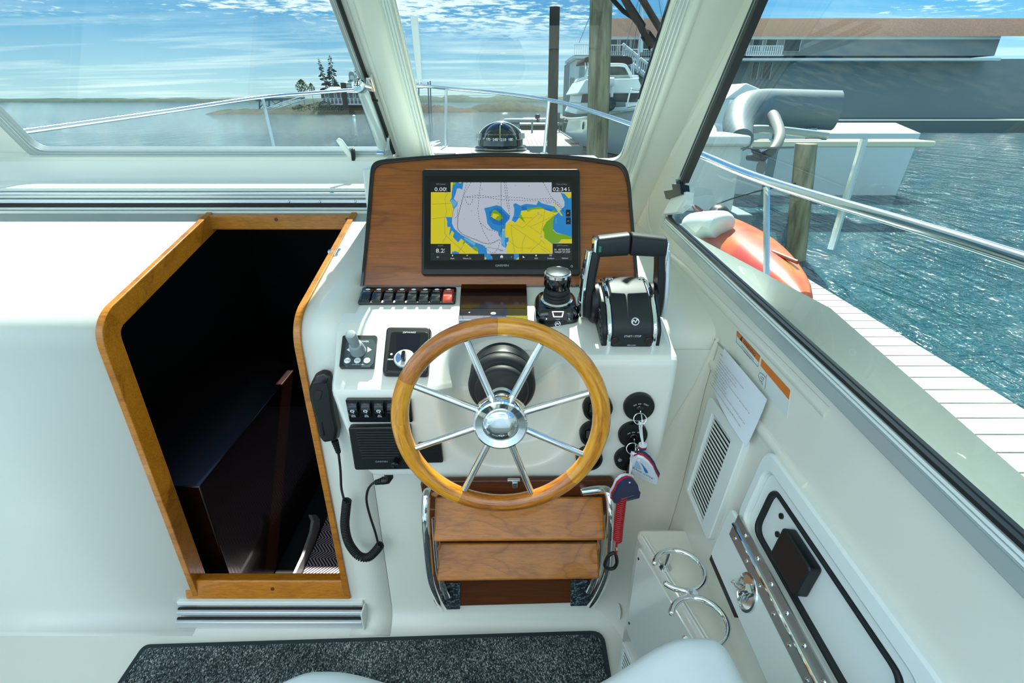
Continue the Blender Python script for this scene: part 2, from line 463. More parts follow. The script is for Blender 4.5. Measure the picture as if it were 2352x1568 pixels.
# fore part above the companionway: slide rails, bright ledge, face under the windscreen
m = MB()
prof = [(1.582, 1.097), (1.588, 1.104), (1.600, 1.104), (1.600, 1.1716), (1.738, 1.1716), (1.738, 1.232), (1.73, 1.245), (1.76, 1.262)]
strip(m, prof, -2.1, -.37)
o = obj('wall_coaming', m, GEL, kind='structure', label='stepped white coaming between the companionway and the windscreen', cat='wall', smooth=False)
t = thing('hatch_rail', 'stack of aluminium slide rails over the companionway', 'rail', (-1.2, 1.6, 1.1))
for k, (z0, z1, d, mt, nm) in enumerate([(1.106, 1.114, .012, WPLAST, 'rail'), (1.1165, 1.1265, .016, RUBBER, 'seal'), (1.128, 1.139, .022, ALU, 'rail'),
                                     (1.1415, 1.150, .012, GEL, 'rail'), (1.1515, 1.159, .018, ALU, 'rail'), (1.1605, 1.1705, .008, GEL2, 'rail')]):
    m = MB(); m.wbox(-2.05, -.392, 1.6 - d, 1.601, z0, z1); obj(nm, m, mt, t, bev=.002)
sx = []
for px in (664, 735, 816):
    m = MB(); q = atY(px, 459, 1.58); m.lathe([(.004, 0), (.004, .003), (.002, .005)], Fr((q.x, 1.579, 1.1335), (1, 0, 0), (0, 0, 1)), 10); obj('screw', m, STEEL, t)

# ---- companionway joinery
def xsec_path(m, path, hw, hd):
    """rectangular section along a path in the YZ plane; hw half width in x, hd depth inwards"""
    rings = []; n = len(path)
    for i, (x, y, z) in enumerate(path):
        a = V(path[min(i + 1, n - 1)]) - V(path[max(i - 1, 0)]); a.normalize()
        nn = V((0, -a.z, a.y)) if True else None          # points aft/up
        c = V((x, y, z))
        rings.append([c + V((-hw, 0, 0)) - nn * hd, c + V((hw, 0, 0)) - nn * hd, c + V((hw, 0, 0)) + nn * .005, c + V((-hw, 0, 0)) + nn * .005])
    return m.layers(rings)
path = [(XT - .008, y, z) for y, z in BP if z > .2]
path = [(XT - .008, Yb, .10)] + path
m = MB(); xsec_path(m, path, .0085, .05)
t = thing('companionway_trim', 'varnished teak surround of the dark companionway opening', 'trim', (-.7, 1.04, .1))
obj('jamb', m, TEAK_TRIM, t, bev=.002)
m = MB(); m.wbox(XJ - .02, XT + .004, 1.560, 1.596, 1.052, 1.096); obj('header', m, TEAK_TRIM, t, bev=.003)
m = MB(); fr = Fr((0, 1.038, .092), (1, 0, 0), (0, .25, 1)); m.box(fr, XJ - .02, XT + .002, 0, .062, -.03, .006); obj('sill', m, TEAK_TRIM, t, bev=.004)
path = [(XJ + .008, y, z) for _, y, z in path]
m = MB(); xsec_path(m, path, .0085, .05); obj('jamb', m, TEAK_TRIM, t, bev=.002)
PLUG = pbr('wood_plug', '#5d2f10', .4)
for px in (634, 797):
    m = MB(); q = atY(px, 504, 1.559); m.lathe([(.0055, 0), (.0055, .0012)], Fr((q.x, 1.5602, q.z), (1, 0, 0), (0, 0, 1)), 14); obj('plug', m, PLUG, t)
for px in (626, 792):
    a, b = fr.px(px, 1352, .006); m = MB(); m.lathe([(.0055, 0), (.0055, .0012)], fr.at(a, b, .0058), 14); obj('plug', m, PLUG, t)
# small stainless strike on the jamb
m = MB(); q = V((XT - .004, 1.2, 1.0)); f2 = Fr(atX(771, 578, XT), (0, 1, .24), (1, 0, 0)); m.box(f2, -.02, .02, -.012, .010, 0, .006); m.box(f2, -.006, .006, -.02, -.008, -.004, .010); obj('strike', m, STEEL, t, bev=.001)

t = thing('door_track', 'double aluminium sliding door track at the foot of the companionway', 'track', (-.7, 1.0, 0))
for y0, y1, z0, z1, mt, nm in ((1.030, 1.046, .070, .085, WPLAST, 'rail'), (1.024, 1.032, .056, .063, RUBBER, 'groove'), (1.015, 1.027, .047, .060, ALU, 'rail'),
                           (1.009, 1.017, .034, .041, RUBBER, 'groove'), (1.000, 1.012, .014, .037, ALU, 'rail'), (1.004, 1.046, .004, .030, ALU, 'base')):
    m = MB(); m.wbox(XJ - .05, -.4365, y0, y1, z0, z1); obj(nm, m, mt, t, bev=.0025)
m = MB(); m.wbox(-.4365, -.431, .999, 1.045, .004, .072); obj('end_cap', m, WPLAST, t, bev=.003)

# ---- cabin below, seen through the companionway
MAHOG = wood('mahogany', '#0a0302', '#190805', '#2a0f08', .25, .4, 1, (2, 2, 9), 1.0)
DARK = pbr('cabin_shade_lining', '#0c0b0b', .8)  # near black holds both dark wood and the gloom of the cabin
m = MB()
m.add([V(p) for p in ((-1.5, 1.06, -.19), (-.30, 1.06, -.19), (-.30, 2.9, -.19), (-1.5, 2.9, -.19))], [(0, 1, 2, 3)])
obj('floor_cabin', m, DARK, kind='structure', label='cabin sole below the companionway, its shade coloured in near black', cat='floor')
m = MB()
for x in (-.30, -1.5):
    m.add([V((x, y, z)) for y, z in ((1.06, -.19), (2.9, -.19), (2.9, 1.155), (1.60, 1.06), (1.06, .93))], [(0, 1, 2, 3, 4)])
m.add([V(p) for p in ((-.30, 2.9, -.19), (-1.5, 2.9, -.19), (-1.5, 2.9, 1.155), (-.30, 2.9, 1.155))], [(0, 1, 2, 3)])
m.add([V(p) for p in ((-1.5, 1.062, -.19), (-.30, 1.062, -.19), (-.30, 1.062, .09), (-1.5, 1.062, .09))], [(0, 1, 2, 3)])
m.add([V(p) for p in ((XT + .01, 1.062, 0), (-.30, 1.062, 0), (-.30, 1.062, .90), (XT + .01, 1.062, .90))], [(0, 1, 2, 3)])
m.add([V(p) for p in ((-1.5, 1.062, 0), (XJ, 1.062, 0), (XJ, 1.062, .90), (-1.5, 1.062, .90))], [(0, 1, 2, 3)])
# cabin top with an unseen deck hatch, added to let the sun onto the sole
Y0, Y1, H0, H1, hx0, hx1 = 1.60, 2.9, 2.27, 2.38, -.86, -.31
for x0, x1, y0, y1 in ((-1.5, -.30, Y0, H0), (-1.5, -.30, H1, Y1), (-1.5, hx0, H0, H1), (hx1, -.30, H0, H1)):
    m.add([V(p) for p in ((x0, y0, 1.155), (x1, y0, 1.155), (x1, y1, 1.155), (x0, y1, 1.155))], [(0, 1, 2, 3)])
obj('wall_cabin', m, DARK, kind='structure', label='lining of the cabin below, its shade coloured in near black', cat='wall', smooth=False)
# herringbone runner
def herring():
    mt = pbr('herringbone', '#111015', .9); N = NT(mt.node_tree); b = N.n['Principled BSDF']
    tc = N.new('ShaderNodeTexCoord'); sp = N.new('ShaderNodeSeparateXYZ'); N.l.new(tc.outputs['Object'], sp.inputs[0])
    x, y = sp.outputs[0], sp.outputs[1]
    W = .034
    tri = N.math('PINGPONG', y, W)                              # zig-zag rows across the runner
    s = N.math('ADD', N.math('MULTIPLY', x, 1.0), N.math('MULTIPLY', tri, .85))
    fr_ = N.math('FRACT', N.math('MULTIPLY', s, 1 / .0125))
    k = N.math('GREATER_THAN', fr_, .50)
    N.put(b.inputs['Base Color'], N.mix(k, lin('#18131c'), lin('#b9a9b5'))); return mt
m = MB(); pts = [(-.775, 1.10), (-.32, 1.10), (-.32, 2.5), (-.79, 2.5)]
m.prism(pts, Fr((0, 0, -.188), (1, 0, 0), (0, 1, 0)), 0, .008)
obj('cabin_runner', m, herring(), bev=.002, label='black and white herringbone runner on the cabin sole', cat='rug')
# curved pale panel edge and two plank edges on the left of the runner
GREYP = pbr('grey_panel', '#7d7f80', .4)
FPX = Fr((-.785, 0, 0), (0, -1, 0), (0, 0, 1)); q_ = [FPX.px(x, y) for x, y in ((672, 1350), (692, 1340), (706, 1292), (724, 1240), (733, 1210), (733, 1192), (724, 1181), (712, 1182), (718, 1196), (714, 1222), (696, 1275), (668, 1335))]
m = MB(); m.prism(q_, FPX, -.004, .008); obj('step_edging', m, GREYP, label='grey curved edging of a cabin step beside the runner', cat='edging', bev=.002)
t = thing('cabin_locker', 'dark mahogany cabin locker left of the runner', 'locker', (-.8, 1.5, -.19))
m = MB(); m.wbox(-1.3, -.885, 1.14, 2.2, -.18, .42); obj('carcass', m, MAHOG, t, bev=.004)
PLANK = pbr('pink_plank', '#c9795c', .4)
for x0, (p, q) in zip((-.872, -.842), ((( 646, 1345), (680, 1268)), ((664, 1345), (688, 1285)))):
    a, b = atX(*p, x0), atX(*q, x0); m = MB(); m.tube([a, (a * .3 + b * .7), b], [.007, .006, .003], 6, flat=.6, up=(1, 0, 0)); obj('plank_edge', m, PLANK, t)

# ---- windscreen wall, posts and panes
TOPB = .70
eL = [WS.px(783, 0), WS.px(905, 340)]; eR1 = [WS.px(899, 0), WS.px(985, 350)]; eR2 = [WS.px(1556, 0), WS.px(1436, 367)]
bL, bR = WS.px(700, 366)[1], WS.px(1150, 374)[1]
holeL = [ext(*eL, bL), ext(*eL, TOPB - .06), (-1.55, TOPB - .06), (-1.55, bL)]      # clockwise -> make ccw below
holeR = [ext(*eR1, bR), ext(*eR2, bR), ext(*eR2, TOPB - .06), ext(*eR1, TOPB - .06)]
holeL = [holeL[3], holeL[0], holeL[1], holeL[2]]
hL = round_poly(holeL, .045, 5); hR = round_poly(holeR, .05, 5)
m = sheet([(-2.1, -.02), (-.30, -.02), (-.30, -.05), (.262, -.05), (.262, -.36), (.60, -.36), (.60, TOPB), (-2.1, TOPB)], [hL, hR], WS, .014)
o = obj('wall_windscreen', m, GEL2, kind='structure', label='white moulded windscreen posts and header', cat='wall', ang=.5)
m = MB()   # rounded rib down the centre post and mouldings
def rib(m, p, q, r, fr, flat=1.0, c=0, seg=12, more=.12):
    a, b = fr.px(*p), fr.px(*q); d = (b[0] - a[0], b[1] - a[1]); e = (a[0] - d[0] * .4, a[1] - d[1] * .4); g = (b[0] + d[0] * more, b[1] + d[1] * more)
    return m.tube([fr.p(*e, c), fr.p(*a, c), fr.p(*b, c), fr.p(*g, c)], r, seg, flat=flat, up=fr.n)
rib(m, (843, 0), (943, 345), .034, WS, .55); obj('post_rib', m, GEL2, o)
m = MB(); rib(m, (806, 0), (921, 345), .012, WS, .5); obj('moulding', m, GEL2, o)
for k, x in enumerate((878, 886, 893)):
    m = MB(); rib(m, (x, 0), (x + 87, 345), .0035, WS, .6, .001); obj('bead', m, WPLAST, o)
m = MB(); rib(m, (1603, 0), (1475, 350), .012, WS, .6, 0, 12, .75); obj('moulding', m, GEL2, o)
for k, x in enumerate((1563, 1572, 1581)):
    m = MB(); rib(m, (x, 0), (x - 118, 357), .0035, WS, .6, .001, 12, .6); obj('bead', m, ALU, o)

def window(name, label, outer, widths, fr, fmat, gl, c=(-.02, .012), gasket=.006, r=.045, gmat=None):
    t = thing(name, label, 'window', fr.p(*outer[0]), kind='structure')
    inner = inset(outer, widths)
    m = MB(); ring(m, round_poly(outer, r, 5), round_poly(inner, r * .8, 5), fr, c[0], c[1]); obj('frame', m, fmat, t, bev=.002)
    mid = inset(outer, [w * .55 for w in widths] if isinstance(widths, (list, tuple)) else widths * .55)
    m = MB(); m.tube([fr.p(*p, c[1]) for p in round_poly(mid, r * .9, 5)], .0016, 6, closed=True); obj('frame_bead', m, fmat, t)
    m = MB(); m.tube([fr.p(*p, c[1] * .4) for p in round_poly(inner, r * .8, 5)], gasket, 8, closed=True, flat=.8); obj('gasket', m, gmat or RUBBER, t)
    m = MB(); m.flat(round_poly(inner, r * .8, 5), fr, -.004); obj('pane', m, gl, t)
    return t, inner
ALUW = pbr('pale_window_alloy', '#aeb9b8', .35, .35)
wL, inL = window('window_1', 'opening centre windscreen pane in a pale alloy frame, left of the white post', inset(holeL, .002), [.034, .022, .03, .03], WS, ALUW, GLASS, gasket=.003, gmat=ALUW)
q_ = inset(holeL, .003); k0, k1 = V((*q_[1], 0)), V((*q_[2], 0)); m = MB(); m.tube([WS.p(*(k0.lerp(k1, f)).xy, .010) for f in (.045, .3, .6, .96)], .0060, 8); obj('outer_seal', m, RUBBER, wL)
wR, inR = window('window_2', 'fixed windscreen pane in front of the helm with a black right edge', inset(holeR, .002), [.006, .014, .03, .006], WS, GEL2, GLASS, gasket=.003, gmat=ALUW, c=(-.014, .006))
m = MB(); a, b = inR[1], inR[2]; a2 = ext(a, b, WS.px(1478, 226)[1])
m.layers([[WS.p(a2[0] - .006, a2[1], c) for c in (-.006, .004)] + [WS.p(a2[0] + .012, a2[1], c) for c in (.004, -.006)],
          [WS.p(b[0] - .006, b[1], c) for c in (-.006, .004)] + [WS.p(b[0] + .012, b[1], c) for c in (.004, -.006)]])
obj('black_edge', m, BLACK, wR)

# ---- starboard side with its long window
wo = [WR.px(1504, 478), WR.px(1573, 593), WR.px(1690, 716)]
slope = (wo[2][1] - wo[1][1]) / (wo[2][0] - wo[1][0])
p1 = WR.px(1560, 392); p2 = WR.px(1733, 0); TOPW = .52
top = ext(p1, p2, TOPW)
bcorner = WR.px(1515, 512); 
lowL = WR.px(1522, 520); aft = .25
outer = [lowL, (aft, wo[2][1] + slope * (aft - wo[2][0]) * .6), (aft, TOPW), top]
k = outer
m = sheet([(-1.95, -1.45), (1.2, -1.45), (1.2, .75), (-1.95, .75)], [round_poly(outer, [.05, .05, .05, .05], 6)], WR, .010)
wr = obj('wall_starboard', m, LINER, kind='structure', label='flared cream moulded side of the wheelhouse', cat='wall', ang=.5)
wS, inS = window('window_3', 'long side window with a black rubber front edge and pale alloy sill', inset(outer, .002), [.040, .03, .03, .034], WR, ALUW, GLASS2, c=(-.006, .014), gasket=.002)
m = MB()
def band(m, p, q, w0, w1, fr, c0, c1):
    d = V((q[0] - p[0], q[1] - p[1], 0)).normalized(); nn = V((-d.y, d.x, 0))
    P = lambda s, w, c: fr.p(s[0] + nn.x * w, s[1] + nn.y * w, c)
    return m.layers([[P(s, w0, c0), P(s, w1, c0), P(s, w1, c1), P(s, w0, c1)] for s in (p, q)])
A, B = inS[3], inS[0]
A2 = (B[0] + (A[0] - B[0]) * 1.0, B[1] + (A[1] - B[1]) * 1.0); B2 = (B[0] + (A[0] - B[0]) * .14, B[1] + (A[1] - B[1]) * .14)
band(m, B2, A2, -.010, .010, WR, -.004, .016); obj('black_channel', m, BLACK, wS)
m = MB(); band(m, B2, A2, .014, .030, WR, -.004, .015); obj('dark_seal', m, pbr('green_black_seal', '#1c2c28', .45), wS)
A, B = inS[0], inS[1]
for w0, w1, mt in ((-.010, -.006, WPLAST), (-.0155, -.012, WPLAST), (-.004, .001, BLACK)):
    m = MB(); band(m, A, B, w0, w1, WR, -.004, .016); obj('sill_bead', m, mt, wS)
A, B, C_ = V((*inS[3], 0)), V((*inS[0], 0)), V((*inS[1], 0)); k_ = [B.lerp(A, .16), B.lerp(A, .08), B.lerp(A, .012).lerp(B.lerp(C_, .008), .5), B.lerp(C_, .03), B.lerp(C_, .055)]
m = MB(); m.tube(spline([WR.p(p.x, p.y, .008) for p in k_], 6), [.0085 - .0055 * max(0, (i - 14) / 10) for i in range(25)], 10, flat=.8); obj('corner_gasket', m, BLACK, wS)
# mouldings on the corner post and the side
m = MB(); rib(m, (1712, 60), (1560, 330), .016, WR, .6); obj('moulding', m, LINER, wr)
m = MB(); m.tube(spline([WR.w(x, y, .0) for x, y in ((1545, 330), (1500, 420), (1488, 480), (1496, 535), (1517, 566), (1573, 615), (1681, 726), (1764, 808), (1900, 948))], 6), .010, 10, flat=.5, up=WR.n); obj('moulding', m, LINER, wr)
# soft corner where the bulkhead turns into the side
m = MB()
def corner(u, v):
    z = u * .93; xw = .5345 + .15 * (z - CZ); r = .085 * (1 - .93 * sstep(.45, .93, z))
    t = v * PI / 2; cx, cy = xw - r, Yb - r + .0
    return V((cx + r * math.sin(t) - .001, cy + r * math.cos(t) - .001, z))
m.grid(corner, 8, 8); obj('corner_cove', m, LINER, wr)

# ---- moulding that runs from the dash up to the foot of the starboard post
m = MB(); pr_ = spline([(1.041, .86, 0), (1.050, .915, 0), (1.09, .945, 0), (1.22, .962, 0), (1.40, .975, 0), (1.60, .985, 0), (1.80, .99, 0), (1.95, .99, 0)], 4); strip(m, [(p.x, p.y) for p in pr_], .262, .56); obj('wall_dash_fairing', m, GEL2, kind='structure', label='white moulding sweeping from the dash up to the starboard windscreen post', cat='wall')
# ---- dash shelf under the windscreen, hardtop and port side
m = MB(); m.wbox(-.40, .275, 1.43, 1.80, .86, 1.245); obj('wall_dash_shelf', m, GEL, kind='structure', label='white dash shelf under the windscreen', cat='wall', bev=.006)
m = MB(); m.wbox(-2.15, .75, .25, 1.36, 1.84, 1.88); obj('ceiling', m, GEL2, kind='structure', label='unseen white hardtop, cut short aft so more sky lights the wheelhouse', cat='ceiling')  # out of view; aft part left off so open sky brightens the interior
m = MB(); m.wbox(-2.15, -2.10, -1.2, 1.9, 0, 1.05); obj('wall_left', m, LINER, kind='structure', label='cream port side of the wheelhouse', cat='wall')
# ================================================================== helm console
def top_profile(x):
    w = sstep(.02, .14, x)
    zf = .881 + (.949 - .881) * w
    yb = 1.0473 + (1.1124 - 1.0473) * w; zb = .964 + (.980 - .964) * w
    return zf, yb, zb
def top_z(x, Y):
    zf, yb, zb = top_profile(x)
    if Y < yb: return zf + (zb - zf) * (Y - Yf) / (yb - Yf)
    return zb + (1.042 - zb) * (Y - yb) / (1.36 - yb)
def surf(px, py):
    d = ray(px, py); t = .5
    while t < 2:
        p = CAM + d * t
        if p.y >= Yf and p.z <= top_z(p.x, p.y): return p
        t += .0005
    return p
def helm_mesh():
    m = MB(); nu, nv = 84, 110
    def fn(u, v):
        # outline left and right depends on the height
        def row(x):
            zf, yb, zb = top_profile(x); r = .014
            P = [(Yb, .652), (Yf + .012, .656), (Yf + .003, .659), (Yf, .668), (Yf, zf - r), (Yf + .003, zf - r * .35), (Yf + r * .8, zf + .003)]
            P += [(yb - .02, zb - .02 * (zb - zf) / (yb - Yf)), (yb, zb - .001), (yb + .02, zb + .02 * (1.042 - zb) / (1.36 - yb)), (1.36, 1.042)]
            L = [0]
            for a, b in zip(P, P[1:]): L.append(L[-1] + math.hypot(a[0] - b[0], a[1] - b[1]))
            return P, L
        # knots shared by all columns: spend rows where the shape turns
        kn = [0, .03, .05, .08, .46, .50, .54, .80, .83, .86, 1]
        x_guess = -.37 + u * .70
        P, L = row(x_guess)
        for i in range(len(kn) - 1):
            if v <= kn[i + 1] + 1e-9:
                t = (v - kn[i]) / (kn[i + 1] - kn[i]); Y = P[i][0] + (P[i + 1][0] - P[i][0]) * t; z = P[i][1] + (P[i + 1][1] - P[i][1]) * t; break
        hz = max(0, min(1, (z - .668) / .22))
        xl = -.333 - .038 * hz - .017 * sstep(.9, 1.05, Y); xr = .3186 + .0105 * hz + .012 * sstep(.9, 1.1, Y)
        if z < .73: c = (.73 - z) / .075; xl += .028 * c * c; xr -= .02 * c * c
        x = xl + (xr - xl) * u
        # bowl round the wheel boss
        ca, cb = -.004, .87
        hgt = z if Y < Yf + .02 else z + (Y - Yf) * .45
        ra = abs(x - ca) / .152; rb = (hgt - cb) / (.168 if hgt > cb else .192)
        r = (ra ** 2.6 + abs(rb) ** 2.6) ** (1 / 2.6)
        d = .075 * sstep(1.0, .70, r)
        p = V((x, Y, z)) + V((0, .86, -.38)) * d
        # eased vertical corners
        e = min(x - xl, xr - x); rr = .012
        if e < rr: p += V((0, .8, -.5)) * (rr - math.sqrt(max(0, rr * rr - (rr - e) ** 2))) * .8
        return p
    m.grid(lambda u, v: fn((lambda t: t * t * (3 - 2 * t) * .25 + t * .75)(u), v), nu, nv)
    w = nu + 1
    for side in (0, nu):
        loop = [j * w + side for j in range(nv + 1)]
        o = len(m.v); x = m.v[loop[-1]].x
        m.v += [V((x, 1.36, .66))]
        m.f.append(loop + [o]); m.mi.append(0)
    return m
obj('helm_console', helm_mesh(), GEL, label='white moulded helm console carrying the wheel and switches', cat='console', ang=.9)
FRf = Fr((0, Yf, 0), (1, 0, 0), (0, 0, 1))
FRd = Fr((0, Yf, .881), (1, 0, 0), (0, .1493, .083))
FRu = Fr((0, 1.0473, .964), (1, 0, 0), (0, .3127, .078))
FRr = Fr((0, Yf, .949), (1, 0, 0), (0, .2144, .031))
a61 = math.radians(61)
FRp = Fr((0, 1.1876, .999), (1, 0, 0), (0, math.cos(a61), math.sin(a61)))

# ---- wooden instrument panel
out = [FRp.px(x, y) for x, y in ((829, 658), (1467, 658), (1462, 600), (1448, 430), (1441, 395), (1425, 376), (1395, 369), (1300, 358), (1150, 352), (1000, 358), (900, 366), (868, 371), (855, 382), (851, 400), (841, 530))]
inn = [FRp.px(x, y) for x, y in ((836, 656), (1460, 656), (1455, 600), (1441, 432), (1433, 400), (1419, 384), (1392, 378), (1300, 366), (1150, 360), (1000, 366), (900, 375), (874, 380), (863, 389), (859, 402), (849, 530))]
def arch(P):
    q = spline([(a, b, 0) for a, b in P[3:-1]], 4); return P[:3] + [(p.x, p.y) for p in q] + P[-1:]
out, inn = arch(out), arch(inn)
t = thing('instrument_panel', 'arched reddish teak panel with black edging around the chart display', 'panel', FRp.p(0, 0))
m = MB(); m.prism(inn, FRp, -.01, .0); obj('wood_face', m, TEAK_DASH, t)
m = MB(); ring(m, out, inn, FRp, -.03, .006); obj('black_edging', m, BLACKG, t, bev=.002)
m = MB(); bk = [(a * .985, b * .985) for a, b in out]; m.prism(bk, FRp, -.16, -.029); obj('housing', m, GEL, t)
for x in (1052, 1247):
    q = FRp.px(x, 351); m = MB(); m.lathe([(.004, 0), (.004, .006), (.002, .008)], Fr(FRp.p(q[0], q[1] - .001, -.012), (1, 0, 0), FRp.n), 8); obj('screw', m, BLACK, t)

# ---- chart display
def emit(name, col, st=.45):
    return pbr(name, '#050505', .15, emit=col, es=st)
ch = thing('chart_display', 'black chartplotter showing a yellow and blue harbour chart', 'display', FRp.p(0, .03))
R = [FRp.px(x, y) for x, y in ((970, 634), (1332, 634), (1330, 393), (972, 393))]
m = MB(); m.prism(round_poly(R, .008), FRp, 0, .014); obj('bezel', m, BLACK, ch, bev=.002)
R2 = [FRp.px(x, y, .0145) for x, y in ((974, 618), (1328, 618), (1327, 404), (976, 404))]
m = MB(); m.prism(R2, FRp, .014, .0152); obj('cover_glass', m, pbr('display_glass', '#020304', .06), ch)
def cp(cx, cy, c=.016): return FRp.px(960 + cx / 6.0316, 380 + cy / 6.0316, c)
scr = MB(); chart_mats = []
def cm(col, st=.45):
    chart_mats.append(emit('chart_%d' % len(chart_mats), col, st)); return len(chart_mats) - 1
cW, cY, cB, cBd, cBl, cG, cK, cD, cL = [cm(c) for c in ('#b4bcca', '#cfc416', '#1f7fc4', '#1668ae', '#5ea6cf', '#6fa010', '#0a1214', '#14262f', '#54585a')]
cT = cm('#dfe6e8'); cT2 = cm('#7f888c'); cP = cm('#b090c8')
def poly(col, pts, k):
    scr.m = col; scr.flat([cp(x, y) for x, y in pts], FRp, .0154 + k * .0001)
def cline(col, pts, wd, k, dash=None):
    scr.m = col
    Q = [cp(x, y) for x, y in pts]
    if dash is None: scr.line(Q, FRp, wd, .0154 + k * .0001); return
    rem = 0; on = True; seg = []
    for p, q in zip(Q, Q[1:]):
        L = math.hypot(q[0] - p[0], q[1] - p[1]); s = 0
        while s < L:
            stp = min(dash - rem, L - s); e = s + stp
            if on:
                A = (p[0] + (q[0] - p[0]) * s / L, p[1] + (q[1] - p[1]) * s / L); B = (p[0] + (q[0] - p[0]) * e / L, p[1] + (q[1] - p[1]) * e / L)
                scr.line([A, B], FRp, wd, .0154 + k * .0001)
            rem += stp; s = e
            if rem >= dash - 1e-9: rem = 0; on = not on
poly(cK, [(178, 230), (2125, 230), (2137, 1312), (175, 1312)], 0)
poly(cW, [(180, 232), (2124, 232), (2135, 1222), (176, 1222)], 1)
yl = [(180, 370), (455, 370), (455, 232), (490, 232), (480, 330), (465, 400), (468, 450), (440, 480), (470, 530), (490, 600), (475, 700), (470, 740), (385, 712), (380, 735), (405, 770), (400, 850), (445, 850), (430, 975), (470, 900), (500, 920), (485, 990), (555, 1065), (600, 1010), (640, 1060), (700, 1090), (760, 1170), (830, 1190), (835, 1222), (455, 1222), (455, 1085), (180, 1085)]
poly(cY, yl, 2)
poly(cB, [(490, 232), (630, 232), (615, 330), (575, 315), (540, 320), (520, 400), (495, 460), (545, 510), (550, 560), (490, 600), (470, 530), (440, 485), (465, 445), (470, 350)], 3)
poly(cBl, [(445, 480), (480, 470), (545, 510), (552, 555), (500, 598), (470, 530)], 4)
poly(cB, [(385, 712), (475, 715), (470, 800), (500, 870), (600, 960), (700, 1010), (780, 1060), (900, 1100), (950, 1150), (960, 1222), (835, 1222), (830, 1180), (760, 1150), (640, 1050), (600, 1010), (555, 1065), (485, 990), (500, 930), (470, 900), (430, 975), (450, 850), (405, 850), (405, 770)], 3)
poly(cBl, [(640, 990), (720, 1030), (800, 1080), (780, 1110), (700, 1060), (640, 1020)], 4)
poly(cB, [(470, 1195), (520, 1185), (570, 1205), (570, 1222), (470, 1222)], 4)
poly(cG, [(490, 232), (530, 232), (515, 262), (490, 268)], 5); poly(cY, [(560, 232), (605, 232), (585, 250)], 5)
poly(cG, [(640, 1035), (668, 1055), (630, 1092), (618, 1085)], 5); poly(cG, [(680, 1080), (715, 1066), (690, 1105)], 5); poly(cG, [(745, 1140), (785, 1112), (835, 1155), (830, 1190), (790, 1180)], 5)
poly(cB, [(918, 590), (1000, 572), (1090, 548), (1150, 565), (1200, 620), (1275, 695), (1270, 740), (1215, 800), (1215, 900), (1205, 1140), (1160, 1100), (1150, 1010), (1115, 960), (1110, 915), (1020, 880), (960, 800), (950, 720), (935, 650)], 3)
poly(cBd, [(985, 640), (1060, 590), (1110, 585), (1180, 640), (1250, 710), (1180, 820), (1110, 825), (1040, 800), (990, 740)], 4)
poly(cG, [(1010, 680), (1040, 620), (1070, 612), (1110, 640), (1160, 690), (1175, 730), (1120, 765), (1070, 745), (1030, 720)], 5)
poly(cY, [(1000, 715), (1030, 690), (1040, 660), (1110, 680), (1130, 700), (1100, 700), (1075, 740), (1040, 730), (1030, 705)], 6)
poly(cBl, [(1170, 890), (1205, 900), (1205, 1000), (1215, 1060), (1215, 1145), (1150, 1060), (1140, 960)], 5)
poly(cB, [(1205, 1000), (1258, 995), (1255, 1050), (1225, 1070), (1235, 1100), (1215, 1145), (1200, 1060)], 6)
poly(cW, [(1150, 1145), (1230, 1150), (1220, 1222), (1120, 1222)], 5); poly(cY, [(1165, 880), (1205, 882), (1205, 897), (1170, 897)], 6)
poly(cY, [(1225, 810), (1290, 765), (1350, 790), (1400, 740), (1430, 690), (1420, 640), (1480, 620), (1600, 600), (1680, 570), (1750, 600), (1800, 640), (1950, 640), (1890, 700), (1870, 760), (1800, 775), (1720, 880), (1750, 930), (1750, 1000), (1860, 1100), (1865, 1220), (1235, 1220), (1220, 1150), (1260, 1030), (1258, 995), (1207, 985), (1210, 860)], 4)
poly(cB, [(1320, 540), (1350, 520), (1420, 555), (1500, 530), (1640, 545), (1670, 488), (1710, 520), (1800, 545), (1900, 570), (1945, 650), (1880, 640), (1750, 610), (1680, 570), (1600, 600), (1510, 620), (1430, 625), (1420, 690), (1380, 750), (1350, 790), (1300, 760), (1330, 680), (1335, 600)], 5)
poly(cBd, [(1430, 570), (1500, 560), (1510, 615), (1440, 625)], 6); poly(cBd, [(1755, 590), (1880, 610), (1850, 640), (1760, 612)], 6)
poly(cG, [(1510, 600), (1680, 568), (1755, 600), (1600, 608), (1510, 632)], 6); poly(cG, [(1395, 700), (1430, 680), (1490, 795), (1400, 720)], 6); poly(cG, [(1850, 610), (1900, 625), (1910, 655), (1860, 645)], 6)
poly(cB, [(1975, 375), (2060, 400), (2125, 450), (2132, 990), (2000, 950), (1920, 930), (1870, 880), (1850, 800), (1890, 700), (1950, 650), (2030, 560), (2030, 500)], 5)
poly(cY, [(2015, 375), (2122, 375), (2122, 430), (2090, 458)], 6); poly(cG, [(2100, 455), (2123, 430), (2124, 462)], 6)
poly(cG, [(1890, 690), (1870, 790), (1870, 890), (1920, 940), (2050, 960), (2132, 990), (2132, 1020), (1990, 1020), (1950, 1070), (1870, 1078), (1860, 1090), (1750, 1000), (1750, 930), (1720, 885), (1780, 780)], 6)
poly(cG, [(1905, 740), (1918, 725), (1920, 790), (1908, 815)], 7); poly(cY, [(1990, 1020), (2132, 1020), (2134, 1078), (1955, 1078)], 6); poly(cY, [(1870, 540), (1890, 535), (2005, 690), (1990, 700)], 7)
